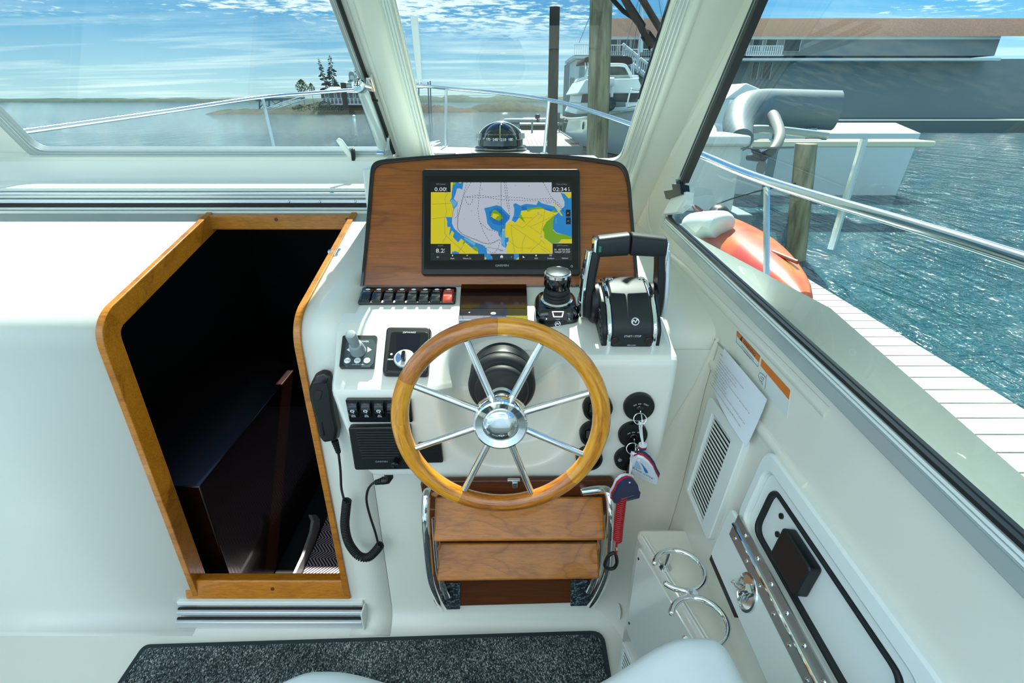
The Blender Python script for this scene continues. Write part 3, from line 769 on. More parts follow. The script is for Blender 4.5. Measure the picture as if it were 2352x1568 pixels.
for pts in ([(375, 370), (410, 390), (375, 450), (395, 640), (370, 740), (370, 950), (450, 1030), (650, 1210)], [(190, 535), (470, 525)], [(190, 740), (380, 715)], [(390, 980), (345, 1060)], [(640, 1090), (565, 1195)],
            [(1260, 810), (1850, 1210)], [(1290, 830), (1370, 825), (1450, 865), (1660, 680), (1720, 690), (1665, 745)], [(1560, 850), (1900, 690)], [(1520, 830), (1700, 950)], [(1270, 1050), (1380, 1140), (1600, 1145), (1700, 1060), (1710, 1030), (1760, 1090)], [(1340, 1215), (1300, 960), (1290, 840)], [(1440, 1200), (1450, 1060), (1490, 970)], [(1755, 620), (1735, 780), (1700, 960)], [(1560, 1200), (1600, 1145)], [(1700, 1150), (1790, 1205)]):
    cline(cL, pts, .0006, 9)
for pts in ([(735, 232), (640, 400), (600, 540), (560, 700), (545, 830), (560, 900), (650, 970), (800, 1030), (900, 1075), (1000, 1090), (1130, 1020)], [(680, 232), (625, 420), (590, 560), (550, 720), (548, 860), (600, 950), (760, 1010), (930, 1080), (1050, 1070), (1135, 1025)],
            [(870, 232), (850, 400), (830, 600), (850, 760), (900, 900), (990, 1060)], [(640, 440), (850, 410), (1000, 435), (1150, 420), (1250, 440), (1420, 445), (1560, 470), (1840, 455), (1950, 520), (2040, 660)], [(640, 440), (980, 445), (1150, 475), (1400, 480), (1560, 490), (1850, 490), (1960, 570)],
            [(1195, 232), (1215, 400), (1240, 560), (1275, 690), (1200, 800), (1150, 920), (1155, 990)], [(1220, 232), (1240, 400), (1270, 600)], [(1735, 232), (1830, 410), (1900, 500), (2030, 650)], [(870, 800), (970, 885), (1100, 920)], [(920, 1110), (1000, 1200), (1060, 1210), (1110, 1150), (1140, 1040)], [(660, 470), (680, 530), (720, 545), (755, 500), (760, 450)]):
    cline(cK, pts, .0011, 10, .0032)
for pts in ([(480, 715), (490, 620), (560, 490)], [(510, 730), (545, 700), (550, 600)], [(1765, 520), (1850, 515)], [(960, 1130), (1160, 1170)]): cline(cD, pts, .0007, 9)
cline(cD, [(1150, 232), (1156, 985)], .0008, 11)
for x, y in ((1665, 660), (1708, 987)): poly(cP, [(x + 16 * math.cos(i * PI / 5), y + 16 * math.sin(i * PI / 5)) for i in range(10)], 11)
def ctext(s, x, y, h, col=None, k=13, w=None):
    scr.m = cT if col is None else col
    a, b = cp(x, y); put_text(scr, s, FRp, a, b, h / 6.0316 / 1178 * 1.275, .0154 + k * .0001, None if w is None else w / 6.0316 / 1178 * 1.275)
for x, y, s in ((740, 628, '12'), (642, 740, '17'), (790, 688, '8'), (787, 962, '10'), (1112, 520, '22'), (1350, 277, '21'), (1540, 282, '20'), (1475, 503, '18'), (1015, 970, '15'), (890, 330, '23')): ctext(s, x, y, 12, cD, 11)
ctext('McFarland I', 1090, 650, 10, cK, 11, 110); ctext('TOWNSEND ISLAND STATION', 1440, 726, 11, cK, 11, 280); ctext('INN PT', 1540, 635, 10, cK, 11); ctext('McKown Pt', 1900, 685, 10, cK, 11); ctext('200ft', 1158, 1178, 18, cK, 11)
for q in ([(178, 230), (453, 230), (453, 370), (178, 370)], [(1853, 230), (2125, 230), (2126, 368), (1853, 368)], [(175, 1085), (453, 1085), (453, 1223), (175, 1223)], [(1866, 1080), (2135, 1080), (2137, 1223), (1866, 1223)], [(2048, 612), (2112, 612), (2114, 708), (2048, 708)], [(2050, 720), (2116, 720), (2117, 814), (2050, 814)]): poly(cK, q, 11)
poly(cB, [(920, 1225), (1000, 1225), (1040, 1302), (922, 1302)], 11); poly(cD, [(1000, 1225), (1330, 1225), (1330, 1302), (1040, 1302)], 11); poly(cB, [(1330, 1225), (1398, 1225), (1398, 1302), (1330, 1302)], 11); poly(cY, [(922, 1265), (950, 1285), (940, 1302), (922, 1302)], 12); poly(cY, [(1370, 1290), (1398, 1262), (1398, 1302), (1350, 1302)], 12)
ctext('GPS Speed', 316, 262, 20, cT2); ctext('0.00', 308, 330, 52, w=152); ctext('k', 394, 315, 22); ctext('t', 394, 345, 20)
ctext('Depth', 314, 1112, 20, cT2); ctext('8.2', 304, 1180, 54, w=106); ctext('f', 368, 1163, 24); ctext('t', 369, 1195, 20)
ctext('Time of Day', 1988, 263, 20, cT2); ctext('02:34', 1965, 330, 52, w=188); ctext('P', 2090, 314, 22); ctext('M', 2092, 344, 22)
ctext('GPS Position', 2000, 1109, 20, cT2); ctext("N  43°50.955'", 2000, 1165, 24, w=210); ctext("W069°37.709'", 2000, 1199, 24, w=214)
ctext('8.2', 276, 1268, 18); ctext('Mark', 479, 1288, 18); ctext('Where To', 681, 1288, 18); ctext('SOS', 1637, 1286, 18); ctext('Toolbars', 1838, 1286, 18); ctext('Options', 2037, 1286, 18)
ctext('+', 2079, 660, 26); ctext('-', 2081, 768, 26, w=24); ctext('<', 1022, 1266, 20); ctext('>', 1296, 1266, 20); ctext('. . .', 2037, 1240, 12)
scr.m = cT
for q in ([(1136, 1262), (1160, 1240), (1184, 1262), (1176, 1262), (1176, 1282), (1164, 1282), (1164, 1268), (1154, 1268), (1154, 1282), (1142, 1282), (1142, 1262)], [(470, 1245), (479, 1234), (488, 1245), (479, 1262)], [(670, 1248), (692, 1236), (684, 1258), (680, 1250)], [(1624, 1246), (1637, 1233), (1650, 1246), (1637, 1259)], [(1820, 1236), (1855, 1236), (1855, 1240), (1820, 1240)], [(1820, 1250), (1855, 1250), (1855, 1254), (1820, 1254)], [(1450, 1255), (1465, 1255), (1465, 1270), (1478, 1270), (1478, 1278), (1450, 1278)]): poly(cT, q, 13)
obj('chart_screen', scr, chart_mats, ch, smooth=False)
m = MB(); a, b = cp(1163, 1384); put_text(m, 'GARMIN', FRp, a, b, .0052, .0158, w=.032); obj('lettering', m, pbr('silver_print', '#a9b0b2', .4), ch, smooth=False)
m = MB(); a, b = cp(2131, 1395); ring(m, ell(a, b, .0028, n=14), ell(a, b, .0018, n=14), FRp, .0154, .0158); obj('power_mark', m, MATS['silver_print'], ch, smooth=False)

# ---- bulb compass on the shelf
cq = atY(1150, 343, 1.50); FC = frame_up(cq)
t = thing('compass', 'black domed steering compass behind the instrument panel', 'compass', cq)
m = MB(); m.lathe([(.085, -.03), (.080, -.004), (.072, -.001)], FC, 32); obj('plinth', m, GEL, t)
m = MB(); m.lathe([(.070, 0), (.072, .003), (.072, .008), (.068, .011), (.062, .012), (.061, .026), (.058, .028)], FC, 40); obj('base', m, BLACKG, t)
m = MB(); prof = [(.061 * math.cos(k / 10 * PI / 2), .02 + .052 * math.sin(k / 10 * PI / 2)) for k in range(10)] + [(.001, .072)]
seg = 40; rings = [[FC.p(r * math.cos(2 * PI * i / seg), r * math.sin(2 * PI * i / seg) * .9 + .012, h) for i in range(seg)] for r, h in prof]; m.layers(rings); obj('hood', m, BLACKT, t)
BULB = pbr('compass_bulb', '#06100f', .03, coat=1)
m = MB(); fb = Fr(FC.p(0, -.012, .022), (1, 0, 0), (0, .92, .38)); m.lathe([(.047 * math.cos(k / 10 * PI / 2), .047 * math.sin(k / 10 * PI / 2)) for k in range(10)] + [(.0008, .047)], fb, 40); obj('bulb', m, BULB, t)
m = MB(); m.lathe([(.0475, -.002), (.0495, 0), (.049, .004), (.0465, .006)], fb, 40, False); obj('bezel_ring', m, STEEL, t)
m = MB()
for k, s in enumerate(('W', '270', '240', '210', '180', 'S')):
    ang = math.radians(-60 + k * 24) - .04
    f3 = Fr(FC.p(math.sin(ang) * .0505, -.012 - math.cos(ang) * .0500, .029), (math.cos(ang), math.sin(ang), 0), (0, 0, 1)); put_text(m, s, f3, 0, 0, .0068, .0006)
for k in range(29):
    ang = math.radians(-70 + k * 5); f3 = Fr(FC.p(math.sin(ang) * .046, -.012 - math.cos(ang) * .046, .040), (math.cos(ang), math.sin(ang), 0), (0, 0, 1)); m.flat([(-.0003, 0), (.0003, 0), (.0003, .002), (-.0003, .002)], f3, .0)
obj('compass_card_print', m, WHITEPRINT, t, smooth=False)
m = MB(); m.tube([FC.p(0, -.0625, .026), FC.p(0, -.060, .045), FC.p(0, -.040, .062)], .0007, 6); obj('lubber_line', m, pbr('lubber', '#c7d49a', .4), t)
for s in (-1, 1):
    m = MB(); f3 = Fr(FC.p(s * .0575, -.03, .036), (math.cos(s * .9), math.sin(s * .9), 0), (-.0, .3, 1)); m.box(f3, -.008, .008, -.007, .007, -.004, .004); obj('side_label', m, GREYPRINT, t, bev=.001)
m = MB(); m.tube([FC.p(math.cos(i * PI / 20) * .0615 * -1, -.006, .024 + math.sin(i * PI / 20) * .046) for i in range(21)], .0014, 6); obj('hood_bead', m, STEEL, t)

# ---- rocker switches
def rocker(m, fr, a, b, w, h, press=0):
    rows = []
    for k in range(9):
        q = k / 8 * 2 - 1
        c = .004 + .008 * math.cos(q * 1.25) + press * q * .004
        sq = .86 + .14 * math.cos(q * 1.5)
        yy = b + q * h / 2
        rows.append([fr.p(a - w / 2 * sq, yy, 0), fr.p(a - w / 2 * sq, yy, c * .8), fr.p(a - w / 2 * sq * .82, yy, c), fr.p(a + w / 2 * sq * .82, yy, c), fr.p(a + w / 2 * sq, yy, c * .8), fr.p(a + w / 2 * sq, yy, 0)])
    return m.layers(rows)
sw = thing('switch_panel', 'row of eight dash rocker switches, one of them red, under the wooden panel', 'switch panel', FRu.w(935, 690))
Q = [FRu.px(x, y) for x, y in ((822, 701), (1046, 700), (1049, 664), (834, 664))]
m = MB(); m.prism(round_poly(Q, .006), FRu, 0, .007); obj('base', m, BLACKG, sw, bev=.0015)
names = [('ANCHOR',), ('BLOWER',), ('WIPERS',), ('NAVIGATION',), ('WINDLASS', 'POWER'), ('WINDLASS', 'CONTROL'), ('WIPER',), ('HORN',)]
ROCK = pbr('rocker_black', '#191c1d', .22, coat=.3); wdt = (FRu.px(869, 678)[0] - FRu.px(843, 678)[0])
pr = MB()
for k in range(8):
    xb = 841 + k * 26.85 - (0 if k else -2); a, b = FRu.px(xb + 1, 679, .008)
    m = MB(); rocker(m, FRu.at(0, 0, .006), a, b, wdt * .90, .052, -.6); r = obj('rocker', m, RED if k == 7 else ROCK, sw, ang=.8)
    if k == 7: r['label'] = 'red horn rocker switch'
    for j, s in enumerate(names[k]): put_text(pr, s, FRu, a, b + .002 - j * .0042, .0026, .0190, w=.016)
    pr.flat(ell(a, b + .013, .0055, .0035, 14), FRu, .0172)
obj('lettering', pr, WHITEPRINT, sw, smooth=False)

s2 = thing('bilge_switch_panel', 'black panel of bilge pump rocker switches left of the wheel', 'switch panel', FRf.w(860, 940))
Q = [FRf.px(x, y) for x, y in ((805, 965), (950, 965), (945, 912), (795, 912))]
m = MB(); m.prism(round_poly(Q, .005), FRf, 0, .008); obj('base', m, BLACKG, s2, bev=.0015)
pr = MB()
for k, nm in enumerate(('FWD', 'MID', 'AFT', 'ALL')):
    xb = (811, 841, 871, 901)[k]; a, b = FRf.px(xb, 942, .012)
    m = MB(); rocker(m, FRf.at(0, 0, .005), a, b, .0225, .034, .5); obj('rocker', m, BLACKG, s2, ang=.8)
    if k < 3:
        put_text(pr, nm, FRf, a + .001, b - .0085, .0024, .0176, w=.0062); put_text(pr, 'BILGE', FRf, a + .001, b - .0120, .0024, .0168, w=.0085)
        ring(pr, ell(a, b + .0015, .0045, .003, 12), ell(a, b + .0015, .003, .0015, 12), FRf, .0172, .0178); pr.line([(a - .001, b), (a + .003, b - .004)], FRf, .0008, .0178)
obj('lettering', pr, WHITEPRINT, s2, smooth=False)

# ---- radio unit with speaker grille
t = thing('radio_speaker', 'square black radio loudspeaker with horizontal louvres left of the wheel', 'radio', FRf.w(880, 1070))
Q = [FRf.px(x, y) for x, y in ((819, 1069), (955, 1067), (945, 970), (804, 972))]
m = MB(); m.prism(round_poly(Q, .007), FRf, 0, .016); obj('body', m, BLACK, t, bev=.003)
for k in range(11):
    y = 991 + k * 5.9; x0 = 818 + k * 1.35; x1 = 921 - k * .4
    p, q = FRf.px(x0, y, .016), FRf.px(x1, y, .016); m = MB(); m.box(FRf, p[0], q[0], p[1] - .0021, p[1] + .0012, .014, .0182); obj('louvre', m, BLACKT, t, bev=.0006)
m = MB(); a, b = FRf.px(876, 1060, .017); put_text(m, 'GARMIN', FRf, a, b, .0045, .0166, w=.026); obj('lettering', m, GREYPRINT, t, smooth=False)
m = MB(); a, b = FRf.px(911, 1056, .016); m.lathe([(.0085, 0), (.0085, .012), (.0078, .018), (.004, .019)], FRf.at(a, b, .016), 20); obj('knob', m, BLACKG, t)
t = thing('plug_cover', 'small square black socket cover between wheel spokes', 'cover', FRf.w(990, 1055))
Q = [FRf.px(x, y) for x, y in ((964, 1057), (1019, 1056), (1014, 1012), (960, 1014))]
m = MB(); m.prism(round_poly(Q, .004), FRf, 0, .01); obj('lid', m, BLACK, t, bev=.002)
m = MB(); a, b = FRf.px(997, 1037, .011); put_text(m, 'GARMIN', FRf, a, b, .0040, .0105, w=.024); obj('lettering', m, pbr('dim_print', '#1d2428', .4), t, smooth=False)

# ---- thruster panel with joystick
GREYPAN = pbr('grey_panel_face', '#3f4a4e', .35)
t = thing('thruster_control', 'square grey thruster panel with a pale grey joystick and round white buttons', 'control panel', FRd.w(824, 845))
Q = [FRd.px(x, y) for x, y in ((781, 848), (861, 848), (868, 775), (789, 775))]
m = MB(); m.prism(round_poly(Q, .005), FRd, 0, .009); obj('base', m, pbr('panel_rim', '#23292c', .4), t, bev=.0015)
Q2 = [FRd.px(x, y, .0095) for x, y in ((795, 843), (849, 843), (858, 834), (864, 790), (856, 779), (803, 779), (795, 788), (788, 834))]
m = MB(); m.prism(Q2, FRd, .009, .0098); obj('face', m, GREYPAN, t)
BTN = pbr('button_white', '#e8eeee', .4)
pr = MB(); pw = MB()
for x, s in ((798, 'ON'), (821, 'ON'), (843, 'OFF')):
    a, b = FRd.px(x, 828, .010); m = MB(); m.lathe([(.0068, 0), (.0068, .0012), (.006, .0016)], FRd.at(a, b, .0098), 20); obj('button', m, BTN, t); put_text(pr, s, FRd, a, b, .0038, .0118, w=.0085)
for pts in (((796, 803), (806, 796), (806, 809)), ((854, 803), (844, 796), (844, 809))): pw.flat([FRd.px(x, y, .010) for x, y in pts][::-1], FRd, .0102); obj('arrow_mark', pw, WHITEPRINT, t, smooth=False); pw = MB()
a, b = FRd.px(828, 784, .010); put_text(pw, 'SIDE-POWER', FRd, a, b, .0042, .0102, w=.036); obj('lettering', pw, WHITEPRINT, t, smooth=False); pw = MB()
a, b = FRd.px(822, 837, .010); put_text(pw, '- THRUSTER -', FRd, a, b, .0022, .0102, w=.03)
obj('lettering', pr, DARKPRINT, t, smooth=False); obj('lettering', pw, WHITEPRINT, t, smooth=False)
base = FRd.w(823, 806, .0098); tip = base + (FRd.n * .062 + V((-.012, -.006, .004)))
ax = (tip - base).normalized(); fj = Fr(base, V((1, 0, 0)), ax.cross(V((1, 0, 0))))
GREYJ = pbr('grey_rubber', '#8f9a9c', .5)
m = MB(); m.lathe([(.0165, -.004), (.0165, .002)] + [(r, .002 + k * .0035) for k, r in enumerate((.0165, .0150, .0160, .0142, .0152, .0132, .0142, .0120))], fj, 24); obj('bellows', m, GREYJ, t, ang=1.2)
m = MB(); m.lathe([(.0095, .024), (.0095, .036), (.0105, .038), (.0110, .060), (.0100, .064), (.006, .0655)], fj, 24); obj('joystick', m, GREYJ, t)

# ---- trim tab control
t = thing('trim_control', 'black trim tab controller with small screen and silver dial', 'control panel', FRd.w(936, 865))
Q = [FRd.px(x, y) for x, y in ((879, 866), (986, 868), (993, 758), (889, 757))]
m = MB(); m.prism(round_poly(Q, .010), FRd, 0, .014, .96); obj('body', m, BLACK, t, bev=.003)
Q = [FRd.px(x, y, .0145) for x, y in ((887, 853), (976, 855), (984, 763), (898, 762))]
m = MB(); m.prism(round_poly(Q, .008), FRd, .013, .0155); obj('face', m, BLACKG, t, bev=.001)
Q = [FRd.px(x, y, .016) for x, y in ((909, 804), (962, 805), (966, 767), (912, 766))]
m = MB(); m.prism(Q, FRd, .0154, .0158); obj('screen', m, pbr('dead_screen', '#0a0c1d', .1), t)
a, b = FRd.px(929, 824, .016); fd = FRd.at(a, b, .0155)
m = MB(); m.lathe([(.0215, 0), (.0215, .004), (.020, .006), (.0195, .0065)], fd, 36); obj('dial', m, ALU, t)
m = MB(); pts = [(0, 0)] + [(.0175 * math.cos(math.radians(q)), .0175 * math.sin(math.radians(q))) for q in range(140, 231, 10)]; m.flat(pts, fd, .0068); obj('dial_print', m, pbr('blue_print', '#3a5c8f', .4), t)
m = MB(); m.prism(rrect(-.0045, .0045, -.011, .011, .0044), fd, .006, .018, .85); obj('dial_grip', m, BLACKG, t, bev=.001)
m = MB(); a, b = FRd.px(940, 763, .016); put_text(m, 'ZIPWAKE', FRd, a, b, .0036, .0160, w=.028, slant=.1); obj('lettering', m, WHITEPRINT, t, smooth=False); m = MB(); a, b = FRd.px(898, 825, .016); put_text(m, 'MENU', FRd, a, b, .0036, .0160, w=.013); obj('lettering', m, WHITEPRINT, t, smooth=False)
m = MB(); a, b = FRd.px(899, 813, .016); m.flat(ell(a, b, .0026, n=12), FRd, .0160)
obj('round_mark', m, WHITEPRINT, t, smooth=False)

# ---- flush glass engine display on the dash
t = thing('engine_display', 'glossy black engine display lying flat between the switches and the joystick', 'display', FRu.w(1135, 730))
FV = Fr(FRu.w(1135, 700, .008), (1, 0, 0), FRu.v).tilt(-.17)
Q = [FV.px(x, y) for x, y in ((1055, 736), (1212, 736), (1209, 661), (1060, 661))]
m = MB(); m.prism(round_poly(Q, .003), FV, 0, .012); obj('body', m, pbr('satin_black', '#0c0908', .14, spec=.5), t, bev=.001)
Q = [FV.px(x, y, .013) for x, y in ((1060, 707), (1208, 707), (1206, 664), (1063, 664))]
m = MB(); m.flat(Q, FV, .0125); obj('screen', m, pbr('wood_reflection_glass', '#1c0d09', .10, spec=.5), t)  # brown tint paints the wood panel's reflection into the glass
Q = [FV.px(x, y, .013) for x, y in ((1053, 737), (1213, 737), (1213, 727), (1053, 727))]
m = MB(); m.prism(Q, FV, 0, .016); obj('chrome_lip', m, CHROME, t, bev=.001)
m = MB(); a, b = FV.px(1133, 719, .013); ring(m, ell(a, b, .0058, n=16), ell(a, b, .0046, n=16), FV, .0124, .0128); m.line([(a - .003, b - .003), (a - .001, b + .003), (a + .001, b - .002), (a + .004, b + .002)], FV, .0014, .0128); obj('emblem', m, WHITEPRINT, t, smooth=False); m = MB(); a, b = FV.px(1078, 717, .013); m.flat(ell(a, b, .0018, n=10), FV, .0128); obj('light_sensor', m, WHITEPRINT, t, smooth=False)

# ---- joystick
jp = surf(1277, 722); FJ = Fr(jp, (1, 0, 0), (0, 1, .2))
t = thing('docking_joystick', 'black and chrome docking joystick with a round cap', 'joystick', jp)
def sq(s, sy=None, n=40, e=.38): 
    sy = s if sy is None else sy
    return [(s * math.copysign(abs(math.cos(q)) ** e, math.cos(q)), sy * math.copysign(abs(math.sin(q)) ** e, math.sin(q))) for q in [2 * PI * (i + .5) / n for i in range(n)]]
m = MB(); m.layers([[FJ.p(a, b + o_, c) for a, b in sq(s, s * .95)] for s, c, o_ in ((.046, -.004, 0), (.048, .004, 0), (.049, .014, 0), (.046, .026, .003), (.040, .034, .006), (.038, .035, .007))]); obj('base', m, BLACKG, t, ang=1.0)
m = MB(); m.layers([[FJ.p(a, b + o_, c) for a, b in sq(s, s * .95, e=.5)] for s, c, o_ in ((.0475, .0150, 0), (.0485, .0165, 0), (.0480, .0185, .0006), (.0465, .0200, .001))], False, False); obj('chrome_band', m, CHROME, t)
m = MB(); f3 = FJ.at(0, .008, .036); m.lathe([(.0355, 0), (.036, .002), (.033, .0045), (.030, .005)], f3, 40); obj('chrome_collar', m, CHROME, t)
m = MB(); m.lathe([(.030, .004), (.029, .007), (.031, .010), (.028, .013), (.030, .016), (.027, .019), (.029, .022), (.026, .027), (.022, .034)], f3, 32); obj('bellows', m, RUBBER, t, ang=1.2)
m = MB(); f4 = f3.tilt(math.radians(-5)); m.lathe([(.026, .030), (.0285, .032), (.030, .038), (.0295, .062), (.0285, .0635)], f4, 40); obj('knob', m, BLACKG, t)
m = MB(); m.lathe([(.0297, .058), (.0297, .064), (.0275, .0665), (.0262, .0662)], f4, 40); obj('chrome_ring', m, CHROME, t)
m = MB(); m.lathe([(.0262, .064), (.0255, .0672), (.018, .0684), (.001, .0688)], f4, 40); obj('cap', m, pbr('cap_satin', '#2b3233', .25, .6), t)
fk = FJ.at(0, -.041, .0235).tilt(math.radians(52))
m = MB(); m.prism([(-.024, -.010), (.024, -.010), (.019, .012), (-.019, .012)], fk, -.002, .0015); obj('key_pad', m, BLACK, t, bev=.001)
m = MB(); ring(m, [(-.010, -.003), (.010, -.003), (.013, .010), (-.013, .010)], [(-.008, -.001), (.008, -.001), (.0105, .008), (-.0105, .008)], fk, .001, .0028); obj('chrome_frame', m, CHROME, t)
m = MB(); put_text(m, 'DOCKING', fk, 0, -.0075, .0016, .002, w=.009); obj('lettering', m, WHITEPRINT, t, smooth=False); m = MB(); fe = Fr(FJ.p(0, -.0475, .0075), (1, 0, 0), (0, .1, 1)); ring(m, ell(0, 0, .0065, n=16), ell(0, 0, .0053, n=16), fe, -.001, .0014); m.line([(-.004, -.003), (-.0015, .003), (.001, -.002), (.004, .003)], fe, .0014, .0014); obj('emblem', m, CHROME, t, smooth=False)

# ---- throttle
tp = surf(1448, 797); x0, x1 = .188, .297; Y0, Z0 = tp.y, tp.z
t = thing('engine_throttle', 'large black and chrome twin engine throttle with looped handle on the right pod', 'throttle', tp)
def side(m, prof, xa, xb, taper=0):
    n = len(prof); return m.layers([[V((x, Y0 + d, Z0 + h)) for d, h in prof] for x in (xa, xb)])
top = spline([(-.002, .040, 0), (.012, .060, 0), (.045, .086, 0), (.085, .102, 0), (.125, .106, 0), (.165, .092, 0), (.195, .05, 0)], 4)
prof = [(0, -.004), (-.003, .03)] + [(p.x, p.y) for p in top] + [(.2, .0)]
m = MB(); side(m, prof, x0 + .014, x1 - .014); obj('housing', m, BLACKT, t, bev=.004, ang=.5)
m = MB(); pr2 = [(d, h * .985 - .001) for d, h in prof]; side(m, pr2, x0 + .004, x0 + .014); obj('chrome_side', m, CHROME, t, bev=.003, ang=.5)
m = MB(); side(m, pr2, x1 - .014, x1 - .004); obj('chrome_side', m, CHROME, t, bev=.003, ang=.5)
m = MB(); pr3 = [(d * .97 + .003, h * .90 - .001) for d, h in prof]; side(m, pr3, x0 - .006, x0 + .005); obj('key_side', m, BLACK, t, bev=.003, ang=.5)
m = MB(); pr4 = [(d * .97 + .003, h * .90 - .001) for d, h in prof]; side(m, pr4, x1 - .005, x1 + .004); obj('side_cover', m, BLACK, t, bev=.003, ang=.5)
fs = Fr((x0 - .006, Y0, Z0), (0, -1, .0), (0, 0, 1))     # port side of the housing
for (d, h) in ((.012, .016), (.028, .026), (.040, .040), (.020, .040), (.034, .054), (.048, .060)):
    m = MB(); m.prism(rrect(-d - .006, -d + .006, h - .004, h + .004, .001), fs, -.001, .0018); obj('key', m, pbr('key_grey', '#3b4144', .35) if 'key_grey' not in MATS else MATS['key_grey'], t, bev=.0005)
ff = Fr((0, Y0 - .0026, Z0 + .018), (1, 0, 0), (0, -.0, 1))
m = MB(); put_text(m, 'START / STOP', ff, (x0 + x1) / 2, .008, .0042, .001, w=.034, slant=.15); obj('lettering', m, WHITEPRINT, t, smooth=False)
m = MB(); put_text(m, 'MERCURY', ff, (x0 + x1) / 2, -.012, .0022, .001, w=.018); obj('lettering', m, WHITEPRINT, t, smooth=False)
m = MB(); fe = Fr(((x0 + x1) / 2 + .004, Y0 + .006, Z0 + .0535), (1, 0, 0), (0, .6, .8)); ring(m, ell(0, 0, .0078, n=20), ell(0, 0, .0064, n=20), fe, -.001, .0036); m.line([(-.008, -.004), (-.003, .003), (0, -.003), (.003, .004), (.007, .002)], fe, .0018, .0034); obj('emblem', m, WHITEPRINT, t, smooth=False)
for s, c in ((-.034, 'P'), (.034, 'S')):
    m = MB(); m.lathe([(.008, 0), (.008, .002), (.0068, .003)], Fr(((x0 + x1) / 2 + s, Y0 - .0025, Z0 + .015), (1, 0, 0), (0, 0, 1)), 20); obj('start_button', m, pbr('button_rim', '#2a1a18', .3) if 'button_rim' not in MATS else MATS['button_rim'], t)
for s in (-.033, .036):
    m = MB(); m.lathe([(.008, 0), (.008, .004), (.0065, .0055), (.002, .006)], Fr(((x0 + x1) / 2 + s, Y0 + .118, Z0 + .1035), (1, 0, 0), (0, 1, .1)), 20); obj('chrome_stud', m, CHROME, t)
# pivots, levers and grips
YL = 1.045
for xa, xb, s in ((x0 - .010, x0 - .034, -1), (x1 + .004, x1 + .028, 1)):
    fl = Fr((xa, YL, 1.012), (0, -s, 0), (0, 0, 1)) if s < 0 else Fr((xa, YL, 1.012), (0, 1, 0), (0, 0, 1))
    m = MB(); m.lathe([(.044, -.006), (.044, .004), (.040, .009), (.030, .010)], Fr((xa, YL, 1.012), (0, 1, 0), (0, 0, 1)) if s > 0 else Fr((xa, YL, 1.012), (0, -1, 0), (0, 0, 1)), 36); obj('pivot_ring', m, BLACK, t)
    path = [V((xa + s * .012, YL + .005, .985)), V((xa + s * .014, YL, 1.02)), V((xa + s * .011, YL - .003, 1.075)), V((xa + s * .004, YL - .004, 1.130))]
    m = MB(); m.tube(spline(path, 6), [.026 - .011 * (i / 18) for i in range(19)], 16, flat=1, up=(0, 1, 0)) if False else m.layers([[p + V((dx * (1), dy * w, 0)) for dx, dy in ((-.008, -1), (.006, -1), (.010, -.6), (.010, .6), (.006, 1), (-.008, 1))] for p, w in zip(spline(path, 5), [.030 - .014 * (i / 15) for i in range(16)])]); obj('lever', m, BLACK, t, bev=.003, ang=.7)
    po = [p + V((s * .014, 0, .0)) for p in spline(path, 5)]
    m = MB(); m.layers([[p + V((dx * s, dy * w, 0)) for dx, dy in ((-.006, -.8), (.002, -.9), (.006, -.5), (.006, .5), (.002, .9), (-.006, .8))] for p, w in zip(po, [.031 - .016 * (i / 15) for i in range(16)])]); obj('lever_chrome', m, CHROME if s < 0 else ALU, t, bev=.002, ang=.7)
gz = 1.137
for xa, xb, nm in ((x0 - .014, .2395, 'g'), (.2425, x1 + .018, 'g')):
    up_ = 1 if xa < .2 else -1
    m = MB(); rings = []
    for k in range(9):
        q = k / 8; x = xa + (xb - xa) * q; inn_ = q if xa < .2 else 1 - q
        hh = .021 + .002 * inn_; dz = .006 * inn_
        rings.append([V((x, YL - .004 + yy * .020, gz + dz + zz * hh)) for yy, zz in [(math.copysign(abs(math.cos(w)) ** .55, math.cos(w)), math.copysign(abs(math.sin(w)) ** .55, math.sin(w))) for w in [2 * PI * (i + .5) / 20 for i in range(20)]]])
    m.layers(rings); obj('grip', m, BLACKT, t, bev=.003, ang=.8)
m = MB(); m.wbox(x0 - .012, x0 - .0075, YL - .027, YL - .022, gz - .006, gz + .006); obj('trim_mark', m, pbr('green_mark', '#18845c', .4), t)
m = MB(); m.wbox(x0 - .021, x0 - .013, YL - .020, YL + .014, 1.085, 1.156); obj('chrome_cap', m, CHROME, t, bev=.004)
m = MB(); m.wbox(x1 + .017, x1 + .024, YL - .020, YL + .014, 1.085, 1.150); obj('chrome_cap', m, CHROME, t, bev=.004)
# ================================================================== steering wheel
tw = math.radians(3.5)
FW = Fr((-.0206, .7843, CZ - .529), (1, 0, 0), (0, math.sin(tw), math.cos(tw)))
t = thing('steering_wheel', 'eight-spoked steering wheel with varnished wooden rim and chrome hub', 'steering wheel', FW.p(0, 0))
RR, rr = .1835, .0165
def arc(m, d0, d1, R, r, n=28, seg=14, c=0):
    pts = [FW.p(R * math.cos(math.radians(d0 + (d1 - d0) * i / n)), R * math.sin(math.radians(d0 + (d1 - d0) * i / n)), c) for i in range(n + 1)]
    return m.tube(pts, r, seg, up=tuple(FW.n), flat=.95)
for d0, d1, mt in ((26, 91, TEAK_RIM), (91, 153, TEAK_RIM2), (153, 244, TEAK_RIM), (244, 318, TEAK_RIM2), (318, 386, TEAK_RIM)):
    m = MB(); arc(m, d0, d1, RR, rr); obj('rim_section', m, mt, t, ang=1.0, loc=FW.o)
